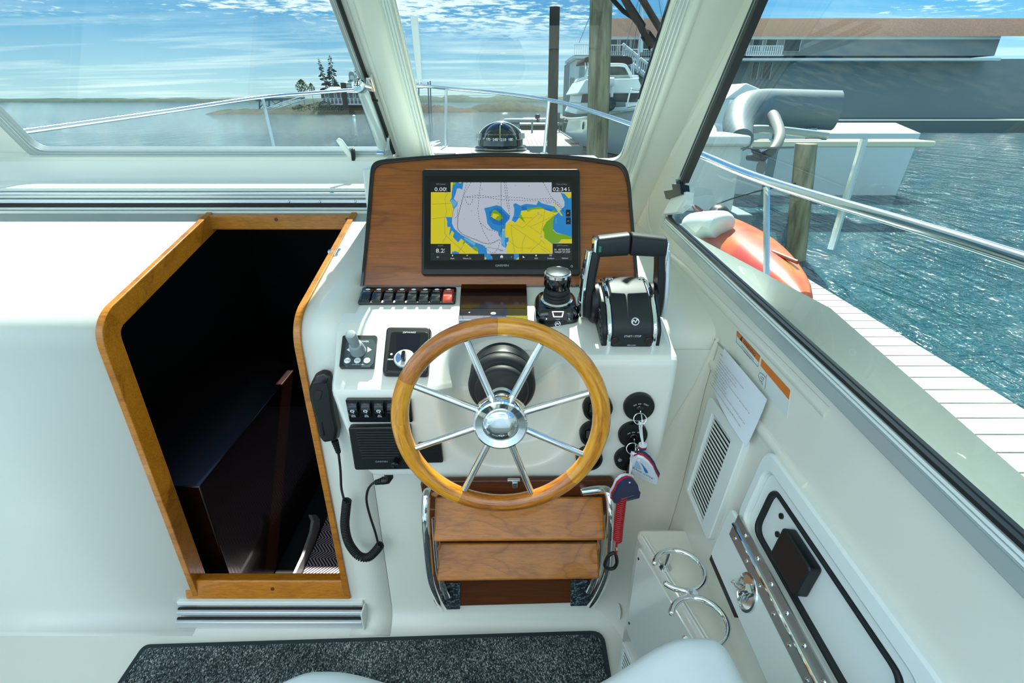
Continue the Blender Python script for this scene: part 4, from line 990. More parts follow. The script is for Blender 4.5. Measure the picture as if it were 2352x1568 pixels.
for k in range(8):
    q = math.radians(22.5 + 45 * k - 2.5); m = MB()
    m.tube([FW.p(.040 * math.cos(q), .040 * math.sin(q), -.006), FW.p(.06 * math.cos(q), .06 * math.sin(q), -.005), FW.p(.168 * math.cos(q), .168 * math.sin(q), 0)], [.0072, .0068, .0062], 14); obj('spoke', m, CHROME, t)
m = MB(); m.lathe([(.030, -.030), (.046, -.026), (.049, -.018), (.0495, -.004), (.0475, -.001), (.0495, .001), (.0500, .012), (.0485, .017), (.0455, .0185), (.033, .0150), (.0325, .0125)], FW, 48); hub = obj('hub', m, CHROME, t, ang=.5)
m = MB(); m.lathe([(.0325, .011), (.0315, .0165), (.026, .0205), (.016, .0230), (.001, .0238)], FW, 48); obj('hub_cap', m, CHROME, hub, ang=.9)
m = MB(); m.lathe([(.026, -.03), (.026, -.055), (.0245, -.056), (.0245, -.075), (.028, -.08), (.028, -.10)], FW, 36); obj('shaft_collar', m, STEEL, t, ang=.5)
fb = FW.at(0, .012, 0)
m = MB(); m.lathe([(.040, -.088), (.050, -.090), (.054, -.098), (.052, -.108), (.062, -.110), (.0685, -.120), (.068, -.132), (.060, -.142)], fb, 72); obj('boot', m, RUBBER, t, ang=1.0)
m = MB(); m.lathe([(.066, -.142), (.068, -.150), (.068, -.185)], fb, 72); obj('boot_flange', m, BLACK, t)

# ================================================================== fist microphone, its cord and socket plug
FB = Fr((0, Yb - .006, 0), (1, 0, 0), (0, 0, 1))
t = thing('fist_microphone', 'black fist microphone hanging left of the console', 'microphone', FB.w(745, 1015))
P = [FB.px(x, y, .02) for x, y in ((748, 1017), (736, 1002), (727, 960), (712, 905), (710, 884), (722, 860), (740, 851), (757, 855), (766, 880), (772, 940), (782, 985), (777, 1012))][::1]
P = P[::-1] if sum((P[i][0] - P[i - 1][0]) * (P[i][1] + P[i - 1][1]) for i in range(len(P))) > 0 else P
m = MB(); m.prism(round_poly(P, .006, 3), FB, .006, .034, .90); obj('body', m, BLACK, t, bev=.006, seg=3, ang=.8)
m = MB(); Q = [FB.px(x, y, .036) for x, y in ((722, 920), (736, 918), (740, 900), (724, 896))]; m.prism(Q, FB, .032, .0355); obj('label_plate', m, pbr('mic_label', '#221416', .5), t, bev=.001)
m = MB(); Q = [FB.px(x, y, .034) for x, y in ((716, 882), (752, 880), (758, 866), (742, 857), (726, 864))]; m.prism(Q[::-1] , FB, .030, .0352); obj('top_cap', m, BLACKG, t, bev=.003)
m = MB(); q = FB.w(766, 888, .01); m.box(Fr(q, (1, 0, 0), (0, 0, 1)), -.006, .010, -.02, .016, -.01, .012); obj('hang_clip', m, STEEL, t, bev=.002)
m = MB(); m.prism([FB.px(x, y, .034) for x, y in ((742, 1000), (747, 1000), (740, 965), (737, 966))], FB, .031, .0348); obj('talk_key', m, BLACKG, t, bev=.0008)
def sleeve(m, p, q, r0, r1, n=6):
    p, q = V(p), V(q); pts = []; rad = []
    for i in range(n):
        for f, g in ((0, 1), (.55, 1), (.56, .82), (.99, .82)):
            k = (i + f) / n; pts.append(p.lerp(q, k)); rad.append((r0 + (r1 - r0) * k) * g)
    return m.tube(pts, rad, 12)
YC = Yb - .028
c = thing('microphone_cord', 'black coiled microphone cord looping down the white bulkhead', 'cord', atY(830, 1285, YC))
m = MB(); sleeve(m, atY(769, 1012, YC), atY(778, 1040, YC), .0085, .006); obj('strain_relief', m, RUBBER, c)
m = MB(); m.tube(spline([atY(777, 1036, YC), atY(782, 1080, YC), atY(784, 1120, YC), atY(790, 1146, YC - .01)], 6), .0032, 8); obj('lead', m, RUBBER, c)
axis = spline([atY(x, y, YC - .012) for x, y in ((797, 1148), (794, 1175), (792, 1205), (797, 1235), (808, 1258), (826, 1277), (846, 1279), (862, 1266), (874, 1250))], 12)
L = [0]
for a, b in zip(axis, axis[1:]): L.append(L[-1] + (b - a).length)
def on_axis(s):
    for i in range(len(L) - 1):
        if s <= L[i + 1]:
            k = (s - L[i]) / (L[i + 1] - L[i]); return axis[i].lerp(axis[i + 1], k), (axis[i + 1] - axis[i]).normalized()
    return axis[-1], (axis[-1] - axis[-2]).normalized()
def helix(m, total, turns, R, r, per=10, seg=5):
    pts = []
    for i in range(turns * per + 1):
        s = total * i / (turns * per); p, d = on_axis(min(s, total - 1e-6)); e = V((0, -1, 0)); e = (e - d * e.dot(d)).normalized(); g = d.cross(e); w = 2 * PI * i / per
        pts.append(p + (e * math.cos(w) + g * math.sin(w)) * R)
    return m.tube(pts, r, seg)
m = MB(); helix(m, L[-1], 52, .0098, .0024); obj('coil', m, RUBBER, c, ang=1.3)
m = MB(); m.tube(spline([atY(870, 1254, YC), atY(862, 1222, YC), atY(850, 1185, YC), atY(842, 1150, YC), atY(845, 1125, YC), atY(856, 1110, YC - .02), atY(868, 1106, YC - .04)], 6), .0032, 8); obj('lead', m, RUBBER, c)
m = MB(); sleeve(m, atY(862, 1108, .955), atY(878, 1104, .955), .006, .0085, 4); obj('strain_relief', m, RUBBER, c)
pq = atY(890, 1102, .955); m = MB(); m.tube([pq + V((-.012, 0, -.002)), pq + V((0, 0, 0)), pq + V((.005, 0, .008)), pq + V((.005, 0, .05))], .0098, 14); m.lathe([(.0115, 0), (.0115, .03)], frame_up(pq + V((.005, 0, .018))), 16); obj('plug', m, BLACK, c, ang=.7)

# ================================================================== key switches, keys and floats
def puck(name, label, px, py, R, kind, grp):
    a, b = FRf.px(px, py); f = FRf.at(a, b, 0)
    t = thing(name, label, 'switch', f.o, group=grp)
    if kind == 'key':
        m = MB(); m.lathe([(R, 0), (R, .009), (R * .96, .0115), (R * .86, .012)], f, 40); obj('face_plate', m, BLACK, t)
    else:
        m = MB(); m.lathe([(R, 0), (R, .014), (R * .95, .017), (R * .80, .017), (R * .76, .008), (R * .1, .007)], f, 40); obj('surround', m, BLACK, t)
        m = MB(); m.prism(rrect(-R * .6, R * .6, -R * .35, R * .35, .003), f, .006, .012); obj('toggle', m, BLACKG, t, bev=.002)
    return t, f
kt = []
for k, (x, y, R, s) in enumerate(((1466, 930, .0315, 'uppermost'), (1452, 994, .0305, 'middle'))):
    t, f = puck('ignition_switch', 'round black ignition switch with a key, %s of the right column' % s, x, y, R, 'key', 'round black switches right of the wheel')
    m = MB()
    for s2, dx, dy, ro in (('OFF', -.010, .0075, .45), ('ON', -.001, .0105, .05), ('START', .0125, .0085, -.45)): put_text(m, s2, f, dx, dy, .0028, .0126, rot=ro)
    obj('lettering', m, WHITEPRINT, t, smooth=False)
    m = MB(); m.lathe([(.0075, .011), (.0075, .015), (.006, .0165)], f, 20); obj('lock_barrel', m, BLACKG, t)
    kt.append((t, f))
t, f = puck('engine_stop_switch', 'round black engine stop switch with a red lanyard, lowest of the right column', 1441, 1049, .0295, 'key', 'round black switches right of the wheel')
m = MB(); put_text(m, 'RUN', f, .006, .006, .0034, .0126); put_text(m, 'STOP', f, .008, -.008, .0028, .0126); obj('lettering', m, WHITEPRINT, t, smooth=False)
m = MB(); m.lathe([(.0042, .011), (.0042, .014), (.002, .0145)], f.at(-.019, .002), 14); obj('lamp', m, STEEL, t)
m = MB(); m.tube([f.p(.006, -.010, .012), f.p(.004, -.022, .018), f.p(-.002, -.034, .02)], [.008, .007, .005], 10); obj('clip', m, BLACK, t)
stopf = f
for k, (x, y, s) in enumerate(((1371, 931, 'uppermost'), (1362, 991, 'middle'), (1352, 1046, 'lowest'))):
    puck('toggle_switch', 'round black capped switch behind the wheel rim, %s of the left column' % s, x, y, .0305 - .001 * k, 'tog', 'round black switches behind the wheel rim')

YK = Yf - .045
NAVY = pbr('navy_foam', '#12275a', .6); REDF = pbr('red_foam', '#b01a2c', .6); WHF = pbr('white_foam', '#dfe7ee', .6); CORDW = pbr('white_cord', '#e4e6e4', .7); BLUEP = pbr('sky_blue_print', '#2f7fb8', .5)
def fob(name, label, base, nrm, front, order, ringpx, keyf, bead, hole):
    fr = Fr(atY(*base, YK), (1, 0, 0), (0, 0, 1))
    n = V(nrm).normalized(); u = V((0, 0, 1)).cross(n).normalized(); fr = Fr(atY(*base, YK), u, n.cross(u))
    if fr.n.dot(n) < 0: fr = Fr(fr.o, -fr.u, fr.v)
    t = thing(name, label, 'key fob', fr.o)
    P = [fr.px(x, y) for x, y in front]
    if sum((P[i][0] - P[i - 1][0]) * (P[i][1] + P[i - 1][1]) for i in range(len(P))) > 0: P = P[::-1]
    for k, mt in enumerate(order):
        m = MB(); m.prism(P, fr, -.0055 * (k + 1), -.0055 * k); obj('foam_layer', m, mt, t, bev=.0006)
    rc = atY(*ringpx, YK); fr2 = Fr(rc, (1, 0, 0), (0, .5, 1))
    m = MB(); m.tube([fr2.p(.0125 * math.cos(i * PI / 12), .0115 * math.sin(i * PI / 12), 0) for i in range(24)], .0009, 8, closed=True); obj('split_ring', m, CHROME, t)
    # key: blade in the lock, bow hanging out
    kp = keyf.p(.001, -.002, .016); m = MB(); fk = Fr(kp, (0, 0, 1), keyf.n); 
    fk = Fr(kp, keyf.n, (0, 0, 1)); m.prism([(-.004, -.003), (.012, -.004), (.020, -.010), (.026, -.022), (.022, -.030), (.014, -.024), (.010, -.010), (-.004, .003)], fk, -.0012, .0012); obj('key', m, STEEL, t, bev=.0004)
    lo = rc + V((.001, 0, -.012)); bp = atY(*bead, YK); ho = fr.w(*hole, .001)
    m = MB(); m.tube(spline([lo + V((-.002, 0, .004)), lo.lerp(bp, .5) + V((-.0012, 0, 0)), bp + V((0, 0, .004))], 4), .0016, 7); m.tube(spline([lo + V((.002, 0, .004)), lo.lerp(bp, .5) + V((.0018, 0, 0)), bp + V((.001, 0, .004))], 4), .0016, 7); m.tube(spline([bp - V((0, 0, .004)), bp.lerp(ho, .6) - V((0, .004, 0)), ho, ho + fr.n * -.004], 4), .0016, 7); m.tube([lo + V((-.003, -.001, .003)), lo + V((.003, -.001, .001))], .0032, 8); obj('cord', m, CORDW, t, ang=1.2)
    for k, mt in enumerate((WHF, REDF, NAVY)):
        m = MB(); m.lathe([(.0085, -.0032), (.0085, .0002)], frame_up(bp + V((0, 0, .0045 - k * .0034))), 18); obj('bead', m, mt, t)
    return t, fr
C8 = lambda pts: [(1176 + x / 4, 980 + y / 4) for x, y in pts]
fA = C8([(1108, 290), (1150, 275), (1200, 290), (1248, 330), (1290, 385), (1312, 440), (1340, 490), (1330, 530), (1270, 512), (1190, 470), (1100, 425), (1098, 350)])
t, fr = fob('key_float_white', 'white foam key float with a blue sail logo hanging from the upper key', (1475, 1085), (-.42, -.78, -.42), fA, (WHF, REDF, NAVY), (1470, 962), kt[0][1], (1476, 1024), (1468, 1058))
t.name = 'key_float'
m = MB()
d = math.atan2(-(1110 - 1074), 1503 - 1453) * .92
def ft(m, s, px, py, h, w, rot, mt=None): a, b = fr.px(px, py); put_text(m, s, fr, a, b, h, .0005, w=w, rot=rot)
p1, p2 = fr.px(1451, 1076), fr.px(1501, 1104); rot = math.atan2(p2[1] - p1[1], p2[0] - p1[0]); W_ = math.hypot(p2[0] - p1[0], p2[1] - p1[1])
ft(m, 'BACK COVE', 1477, 1086, .0060, W_ * .92, rot); obj('lettering', m, DARKPRINT, t, smooth=False)
m = MB(); ft(m, 'Y A C H T S', 1481, 1096, .0034, W_ * .72, rot); obj('lettering', m, GREYPRINT, t, smooth=False)
m = MB(); m.flat([fr.px(x, y) for x, y in C8([(1172, 320), (1200, 345), (1240, 395), (1252, 420), (1230, 425), (1215, 400), (1200, 360)])][::-1], fr, .0004); obj('sail_print', m, BLUEP, t, smooth=False)
m = MB(); m.flat([fr.px(x, y) for x, y in C8([(1140, 305), (1165, 330), (1190, 395), (1120, 370)])][::-1], fr, .0004); obj('sail_print', m, pbr('pale_blue_print', '#9dbfd2', .5), t, smooth=False)
fBp = C8([(942, 704), (932, 690), (934, 645), (962, 600), (985, 545), (1030, 505), (1080, 488), (1130, 500), (1160, 540), (1166, 580), (1182, 605), (1172, 655), (1050, 686)])
t, fr = fob('key_float', 'navy foam key float with a white web address hanging over the red lanyard', (1440, 1130), (.42, -.78, -.42), fBp, (NAVY, REDF, WHF), (1453, 1030), kt[1][1], (1445, 1097), (1446, 1108))
p1, p2 = fr.px(1421, 1152), fr.px(1462, 1140); rot = math.atan2(p2[1] - p1[1], p2[0] - p1[0]); W_ = math.hypot(p2[0] - p1[0], p2[1] - p1[1])
m = MB(); ft(m, '207-594-8844', 1441, 1141, .0028, W_ * .72, rot); obj('lettering', m, WHITEPRINT, t, smooth=False); m = MB(); ft(m, 'backcoveyachts.com', 1441, 1148, .0026, W_ * 1.0, rot); obj('lettering', m, WHITEPRINT, t, smooth=False)
# lanyard
YL2 = Yf - .018
REDC = pbr('red_coil', '#b1121f', .3, coat=.3)
t = thing('kill_lanyard', 'red coiled kill switch lanyard with a black clip', 'lanyard', atY(1404, 1308, YL2))
m = MB(); m.tube([stopf.p(-.002, -.034, .02), atY(1434, 1085, YL2), atY(1432, 1105, YL2), atY(1428, 1150, YL2)], .0035, 8, flat=.5); obj('strap', m, REDC, t)
axis = spline([atY(x, y, YL2) for x, y in ((1429, 1135), (1425, 1170), (1421, 1205), (1418, 1240))], 10)
L = [0]
for a, b in zip(axis, axis[1:]): L.append(L[-1] + (b - a).length)
m = MB(); helix(m, L[-1], 24, .0092, .0023); obj('coil', m, REDC, t, ang=1.3)
m = MB(); m.tube([axis[-1] + V((0, 0, .01)), atY(1416, 1252, YL2), atY(1415, 1282, YL2)], .003, 8); obj('strap', m, REDC, t)
m = MB(); m.tube([atY(1415.5, 1255, YL2), atY(1415, 1261, YL2)], .0042, 10); obj('ferrule', m, CHROME, t)
m = MB(); m.tube(spline([atY(x, y, YL2) for x, y in ((1412, 1270), (1398, 1276), (1389, 1296), (1396, 1305), (1410, 1304), (1417, 1290))], 5, True), .0042, 8, closed=True); obj('snap_clip', m, BLACK, t, ang=1.2)

# ================================================================== folding boarding step on the bulkhead
YS = Yb - .004
FS = Fr((0, YS, 0), (1, 0, 0), (0, 0, 1))
t = thing('folding_step', 'folding teak step ladder with chrome arms on the bulkhead under the wheel', 'step ladder', FS.w(1190, 1398))
Q = [FS.px(x, y, .016) for x, y in ((975, 1168), (1405, 1166), (1414, 1108), (1406, 1101), (974, 1104), (965, 1112))]
m = MB(); m.prism(Q, FS, 0, .016); obj('back_board', m, TEAK_BACK, t, bev=.004)
Q = [FS.px(x, y, .016) for x, y in ((1003, 1398), (1372, 1388), (1378, 1330), (1400, 1170), (975, 1172), (992, 1330), (995, 1385))]
m = MB(); m.prism(Q, FS, -.002, .010); obj('back_board', m, TEAK_BACK, t, bev=.004)
for (pa, pb, za, zb) in ((((1000, 1140), (1384, 1140)), ((995, 1243), (1391, 1240)), 1.0, .925), (((1008, 1246), (1374, 1244)), ((1003, 1334), (1378, 1329)), 1.0, .935)):
    A, B = [atY(*p, za) for p in pa]; Cc, D = [atY(*p, zb) for p in pb]
    u = (B - A).normalized(); v = (A - Cc); fr = Fr((A + B + Cc + D) / 4, u, v)
    P = [((q - fr.o).dot(fr.u), (q - fr.o).dot(fr.v)) for q in (Cc, D, B, A)]
    m = MB(); m.prism(P, fr, -.020, 0); obj('tread', m, TEAK_STEP, t, bev=.005, seg=3)
CH2 = CHROME
for pts in (((1000, 1132), (985, 1128), (979, 1140), (978, 1190), (982, 1260), (990, 1330), (1005, 1372), (1018, 1396)), ((1340, 1128), (1380, 1124), (1398, 1132), (1404, 1180), (1402, 1250), (1396, 1310), (1375, 1360), (1356, 1388))):
    ys = [1.0, .985, .965, .94, .935, .95, .985, 1.015]
    m = MB(); m.tube(spline([atY(x, y, Y) for (x, y), Y in zip(pts, ys)], 6), .0105, 14, flat=1.0); obj('arm', m, CH2, t, ang=1.0)
    pt2 = [(x + (22 if x < 1100 else -22), y) for x, y in pts[3:7]]
    m = MB(); m.tube(spline([atY(x, y, Y) for (x, y), Y in zip(pt2, (.985, .99, 1.0, 1.01))], 5), .006, 10, flat=1.6); obj('link', m, CH2, t)
for x in (1352, 1006):
    m = MB(); q = FS.px(x, 1128, .02); m.prism(rrect(q[0] - .022, q[0] + .022, q[1] - .010, q[1] + .012, .004), FS, .014, .026); obj('bracket', m, CH2, t, bev=.002)
PAD = pbr('marbled_pad', '#26333a', .35); tint(PAD, 160, '#1d2a30', '#8fa3aa', 2, (1, 1, 1), .5, .72)
for q4 in (((1014, 1399), (1057, 1398), (1057, 1338), (1008, 1338)), ((1310, 1391), (1357, 1390), (1362, 1332), (1312, 1332))):
    m = MB(); m.prism([FS.px(x, y, .012) for x, y in q4], FS, .009, .014); obj('rubber_pad', m, PAD, t, bev=.002)
m = MB(); q = FS.px(1182, 1106, .02); m.box(FS, q[0] - .018, q[0] + .014, q[1] - .002, q[1] + .006, .012, .022); m.box(FS, q[0] - .006, q[0] + .008, q[1] - .016, q[1] + .004, .016, .028); obj('latch', m, CHROME, t, bev=.002)

# ================================================================== carpet on the sole
def carpet():
    mt = pbr('carpet_loop', '#3a4448', .95, spec=.1); N = NT(mt.node_tree); b = N.n['Principled BSDF']
    co_ = N.coord((1, .62, 1), (0, 0, .7))
    vo = N.new('ShaderNodeTexVoronoi'); vo.inputs['Scale'].default_value = 400; N.l.new(co_, vo.inputs['Vector'])
    big = N.noise(N.coord((7, 7, 1)), 1.0, 3)
    sc_ = N.new('ShaderNodeSeparateColor'); N.l.new(vo.outputs['Color'], sc_.inputs[0])
    f = N.math('ADD', sc_.outputs[0], N.math('MULTIPLY', N.math('SUBTRACT', big, .5), .9))
    col = N.ramp(f, [(.05, lin('#2c3738')), (.45, lin('#566364')), (.75, lin('#7f8c8a')), (1.0, lin('#c9d2cd'))])
    dk = N.ramp(vo.outputs['Distance'], [(.3, (1, 1, 1)), (.8, (.3, .3, .3))])
    N.put(b.inputs['Base Color'], N.mix(1.0, col, dk, 'MULTIPLY'))
    bp = N.new('ShaderNodeBump'); bp.inputs['Strength'].default_value = .9; bp.inputs['Distance'].default_value = .003; bp.invert = True
    N.l.new(vo.outputs['Distance'], bp.inputs['Height']); N.l.new(bp.outputs[0], b.inputs['Normal']); return mt
P = round_poly([(-1.05, -.5), (.255, -.5), (.268, .998), (-1.05, .955)], [.02, .02, .04, .02], 5); PI_ = round_poly(inset([(-1.05, -.5), (.255, -.5), (.268, .998), (-1.05, .955)], .013), [.015, .015, .03, .015], 5)
t = thing('floor_carpet', 'dark grey flecked loop carpet on the wheelhouse sole', 'carpet', (-.4, .3, 0))
m = MB(); m.prism(PI_, XY, .0005, .009); obj('loop_pile', m, carpet(), t)
m = MB(); ring(m, P, PI_, XY, .0005, .0085); obj('binding', m, pbr('binding', '#1f3034', .8), t, bev=.002)

# ================================================================== helm seat in the foreground
VINYL = pbr('white_vinyl', '#e3ebe8', .42, bump=(700, .1, .0004))
t = thing('helm_chair', 'white vinyl helm chair with a raised bolster at the bottom edge', 'seat', (0, .15, 0))
def seat(u, v):
    x = -.36 + u * .71; Y = .46 - v * .72
    z = .712 + .108 * sstep(.085, .225, x) * (1 - sstep(.250, .325, x) * .95) + .040 * sstep(-.12, -.24, x) * (1 - sstep(-.26, -.35, x))
    z -= .10 * sstep(.42, .47, Y + .05 * sstep(.05, .2, x) * 0)
    k = sstep(.30, .46, Y); 
    z -= .02 * k
    e = min(u, 1 - u); z -= .10 * (1 - sstep(0, .05, e))
    return V((x, Y, z))
m = MB(); m.grid(lambda u, v: seat(1 - u, v), 60, 50); o = obj('cushion', m, VINYL, t, ang=1.5)
md = o.modifiers.new('thick', 'SOLIDIFY'); md.thickness = .06; md.offset = -1
m = MB(); m.wbox(-.30, .28, -.26, .36, .52, .60); obj('seat_box', m, GEL, t, bev=.02)
m = MB(); m.lathe([(.12, 0), (.12, .012), (.05, .02), (.045, .53)], frame_up((-.01, .05, .0)), 28); obj('pedestal', m, ALU, t)
m = MB(); m.tube([seat(.945 - .0, v / 20) + V((0, 0, .0015)) for v in range(1, 20)], .0016, 6); obj('piping', m, VINYL, t)
# ================================================================== starboard side fittings
def quad(fr, pts, c=0):
    P = [fr.px(x, y, c) for x, y in pts]
    if sum((P[i][0] - P[i - 1][0]) * (P[i][1] + P[i - 1][1]) for i in range(len(P))) > 0: P = P[::-1]
    return P
# storage pocket outline
t = thing('side_pocket', 'shallow moulded storage pocket in the side below the window', 'pocket', WR.w(1640, 800))
m = MB(); m.tube(spline([WR.w(x, y, .0005) for x, y in ((1700, 838), (1655, 793), (1620, 754), (1608, 745), (1603, 755), (1604, 785), (1612, 803), (1660, 862), (1720, 940))], 6), .0022, 8); obj('lip', m, pbr('shadow_gap', '#9aa093', .5), t)  # grey line colours in the shade along the pocket's edge
m = MB(); m.tube(spline([WR.w(x, y, 0) for x, y in ((1604, 802), (1612, 812), (1640, 842), (1672, 884), (1740, 975), (1850, 1120))], 6), .011, 12, flat=.55, up=WR.n); obj('ledge', m, LINER, t)
# louvred vent
V0 = [(1624, 910), (1652, 912), (1711, 1012), (1627, 1243), (1612, 1240), (1572, 1118)]
fl = WR.at(0, 0, .0)
t = thing('air_vent', 'large white louvred air vent on the side below the paper sheet', 'vent', WR.w(1600, 1240))
oq = quad(WR, ((1630, 908), (1711, 1013), (1627, 1244), (1572, 1117)), .012); iq = quad(WR, ((1637, 947), (1679, 1010), (1612, 1203), (1580, 1125)), .012)
k = min(range(4), key=lambda i: (iq[i][0] - oq[0][0]) ** 2 + (iq[i][1] - oq[0][1]) ** 2); iq = iq[k:] + iq[:k]
m = MB(); ring(m, round_poly(oq, .014, 5), round_poly(iq, .003, 5), WR, -.002, .013); obj('frame', m, WPLAST, t, bev=.003)
m = MB(); m.flat(iq, WR, .0015); obj('duct', m, pbr('duct_dark', '#4a4f4c', .7), t)
T0, T1, B1, B0 = [WR.px(*p, .008) for p in ((1637, 947), (1679, 1010), (1612, 1203), (1580, 1125))]
NS = 22
sl = None
for k in range(NS):
    f = (k + .5) / NS; A = (T0[0] + (B0[0] - T0[0]) * f, T0[1] + (B0[1] - T0[1]) * f); B = (T1[0] + (B1[0] - T1[0]) * f, T1[1] + (B1[1] - T1[1]) * f)
    d = V((B[0] - A[0], B[1] - A[1], 0)); L_ = d.length; h = math.hypot(B0[0] - T0[0], B0[1] - T0[1]) / NS
    fs_ = WR.at((A[0] + B[0]) / 2, (A[1] + B[1]) / 2, .006, math.atan2(d.y, d.x)).tilt(.5)
    m = MB(); m.box(fs_, -L_ / 2, L_ / 2, -h * .36, h * .30, -.001, .001); obj('slat', m, WPLAST, t)
# printed sheet
t = thing('instruction_sheet', 'white printed instruction sheet taped to the side', 'paper', WR.w(1690, 910))
pq = [WR.px(*p, .011) for p in ((1663, 799), (1640, 897), (1721, 1028), (1762, 917))]     # TL, BL, BR, TR
TL, BL, BR, TR = [V((*p, 0)) for p in pq]
def sh(u, v):   # u along the lines, v downwards
    p = (TL * (1 - u) + TR * u) * (1 - v) + (BL * (1 - u) + BR * u) * v
    return WR.p(p.x, p.y, .011 + .006 * math.sin(u * PI) * v + .006 * v * v * u)
m = MB(); m.grid(lambda u, v: sh(u, v), 8, 8); o = obj('sheet', m, PAPER, t)
u_ = (sh(1, 0) - sh(0, 0)); v_ = (sh(0, 0) - sh(0, 1)); fp = Fr(sh(0, 0) + WR.n * .009, u_, v_); PW, PH = u_.length, v_.length
pr = MB(); put_text(pr, 'WIPERS', fp, PW * .05, -PH * .10, .0030, 0, w=.014, align='L')
lines = ['1. One push to the ON position, will 3 swipes for 5 seconds.', '2. Another push will change interval to 1 sec.', '3. A third push will change to continuous operation.', '4. Another push returns to 5 sec.', '5. One long push turns off the unit momentarily and start again swipe only 5 sec.', '6. Another push will change to 1 sec.', '7. Third push continuous operation', '8. Another push to go back to 5 sec.', 'When turning push switch for more than 1 second and another unit', 'start', 'If it does not get confused set the push switch to OFF, then try again']
wd = (.62, .48, .50, .36, .86, .36, .34, .38, .80, .06, .80)
for k, (s, w) in enumerate(zip(lines, wd)):
    v = .20 + k * .064; q = V(sh(.06, v)); put_text(pr, s, fp, PW * .06 + (PW * .05 if k in (8, 9) else 0), -PH * v, .0026, 0, w=PW * w, align='L')
obj('lettering', pr, DARKPRINT, t, smooth=False)
# warning stickers
ORG = pbr('sticker_orange', '#d8731a', .5)
t = thing('warning_sticker', 'orange and white warning sticker above the paper sheet', 'sticker', WR.w(1715, 810))
m = MB(); m.prism(quad(WR, ((1693, 760), (1746, 818), (1741, 842), (1691, 785)), .0006), WR, 0, .0006); obj('label_base', m, pbr('sticker_white', '#d7ddd6', .5), t)
m = MB(); q4 = quad(WR, ((1693, 760), (1746, 818), (1743, 832), (1692, 771)), .0008); m.prism(q4, WR, .0004, .0009); obj('orange_band', m, ORG, t)
A, B = WR.px(1693, 766), WR.px(1744, 825); rt = math.atan2(B[1] - A[1], B[0] - A[0]); Wd = math.hypot(B[0] - A[0], B[1] - A[1])
m = MB(); cx, cy = WR.px(1722, 799); put_text(m, 'WARNING', WR, cx, cy, .0072, .0012, w=Wd * .55, rot=rt)
tx, ty = WR.px(1704, 778); m.flat([(tx - .006, ty - .004), (tx + .006, ty - .004 + .012 * math.tan(rt)), (tx, ty + .007)], WR, .0012)
cx, cy = WR.px(1718, 810); put_text(m, 'READ OWNERS MANUAL', WR, cx, cy, .0024, .0010, w=Wd * .55, rot=rt); cx, cy = WR.px(1717, 815); put_text(m, 'BEFORE USE', WR, cx, cy, .0024, .0010, w=Wd * .3, rot=rt); obj('lettering', m, DARKPRINT, t, smooth=False)
m = MB(); q5 = quad(WR, ((1693, 760), (1746, 818), (1741, 842), (1691, 785)), .0006); m.tube([WR.p(a, b, .0008) for a, b in q5], .0004, 4, closed=True); obj('border', m, DARKPRINT, t)
t = thing('engine_sticker', 'orange topped sticker with a waiting hand symbol at the right of the paper sheet', 'sticker', WR.w(1760, 860))
m = MB(); m.prism(quad(WR, ((1749, 823), (1815, 896), (1808, 960), (1744, 890)), .0006), WR, 0, .0006); obj('label_base', m, MATS['sticker_white'], t)
m = MB(); m.prism(quad(WR, ((1749, 823), (1815, 896), (1812, 918), (1747, 840)), .0008), WR, .0004, .0009); obj('orange_band', m, ORG, t)
m = MB(); cx, cy = WR.px(1751, 880); put_text(m, '4 Min.', WR, cx, cy, .0028, .0010, rot=rt)
hp = [WR.px(x, y) for x, y in ((1760, 868), (1754, 860), (1746, 855), (1743, 862), (1746, 874), (1752, 876), (1756, 870), (1750, 864), (1748, 868), (1753, 872))]; m.line(hp, WR, .0008, .001); m.line([WR.px(1762, 860), WR.px(1758, 893)], WR, .0008, .001); obj('hand_symbol', m, DARKPRINT, t, smooth=False)

# locker with hanging lid
hz = WR.px(1693, 1214, .022)[1]; a0 = WR.px(1690, 1195, .02)[0] - .012; a1 = a0 + .42
t = thing('side_locker', 'open side locker with a black gasket and a white lid hanging on a steel hinge', 'locker', WR.p(a0, hz - .2))
oq = round_poly([(a0 + .0, hz + .004), (a1, hz + .004), (a1, hz + .165), (a0 + .0, hz + .165)], .03, 6); i1 = round_poly([(a0 + .022, hz + .012), (a1 - .03, hz + .012), (a1 - .03, hz + .138), (a0 + .022, hz + .138)], .028, 6); i2 = round_poly([(a0 + .045, hz + .02), (a1 - .05, hz + .02), (a1 - .05, hz + .118), (a0 + .045, hz + .118)], .024, 6); i3 = round_poly([(a0 + .052, hz + .026), (a1 - .056, hz + .026), (a1 - .056, hz + .112), (a0 + .052, hz + .112)], .022, 6)
m = MB(); ring(m, oq, i1, WR, -.002, .016); obj('frame', m, WPLAST, t, bev=.004)
m = MB(); ring(m, i1, i2, WR, -.002, .006); obj('inner_frame', m, WPLAST, t, bev=.002)
m = MB(); ring(m, i2, i3, WR, -.002, .010); obj('gasket', m, RUBBER, t, bev=.002)
m = MB(); m.flat(i3, WR, .0006); obj('liner', m, WPLAST, t)
for (a, b) in ((a0 + .085, hz + .09), (a0 + .095, hz + .06)):
    m = MB(); m.lathe([(.005, 0), (.005, .003), (.002, .004)], WR.at(a, b, .0006), 10); obj('bolt', m, BLACK, t)
m = MB(); m.prism(rrect(a0 + .12, a0 + .2, hz + .04, hz + .1, .006), WR, .0006, .02); obj('socket', m, BLACK, t, bev=.002)
LD = WR.at(0, hz, .018)
la = LD.px(1668, 1195)[0]; lb = LD.px(1645, 1262)[1]
lb = min(lb, -.11)
m = MB(); m.prism(round_poly([(la, lb), (la + .44, lb), (la + .44, .012), (la, .012)], .014, 5), LD, -.006, .004); lid = obj('lid', m, WPLAST, t, bev=.003)
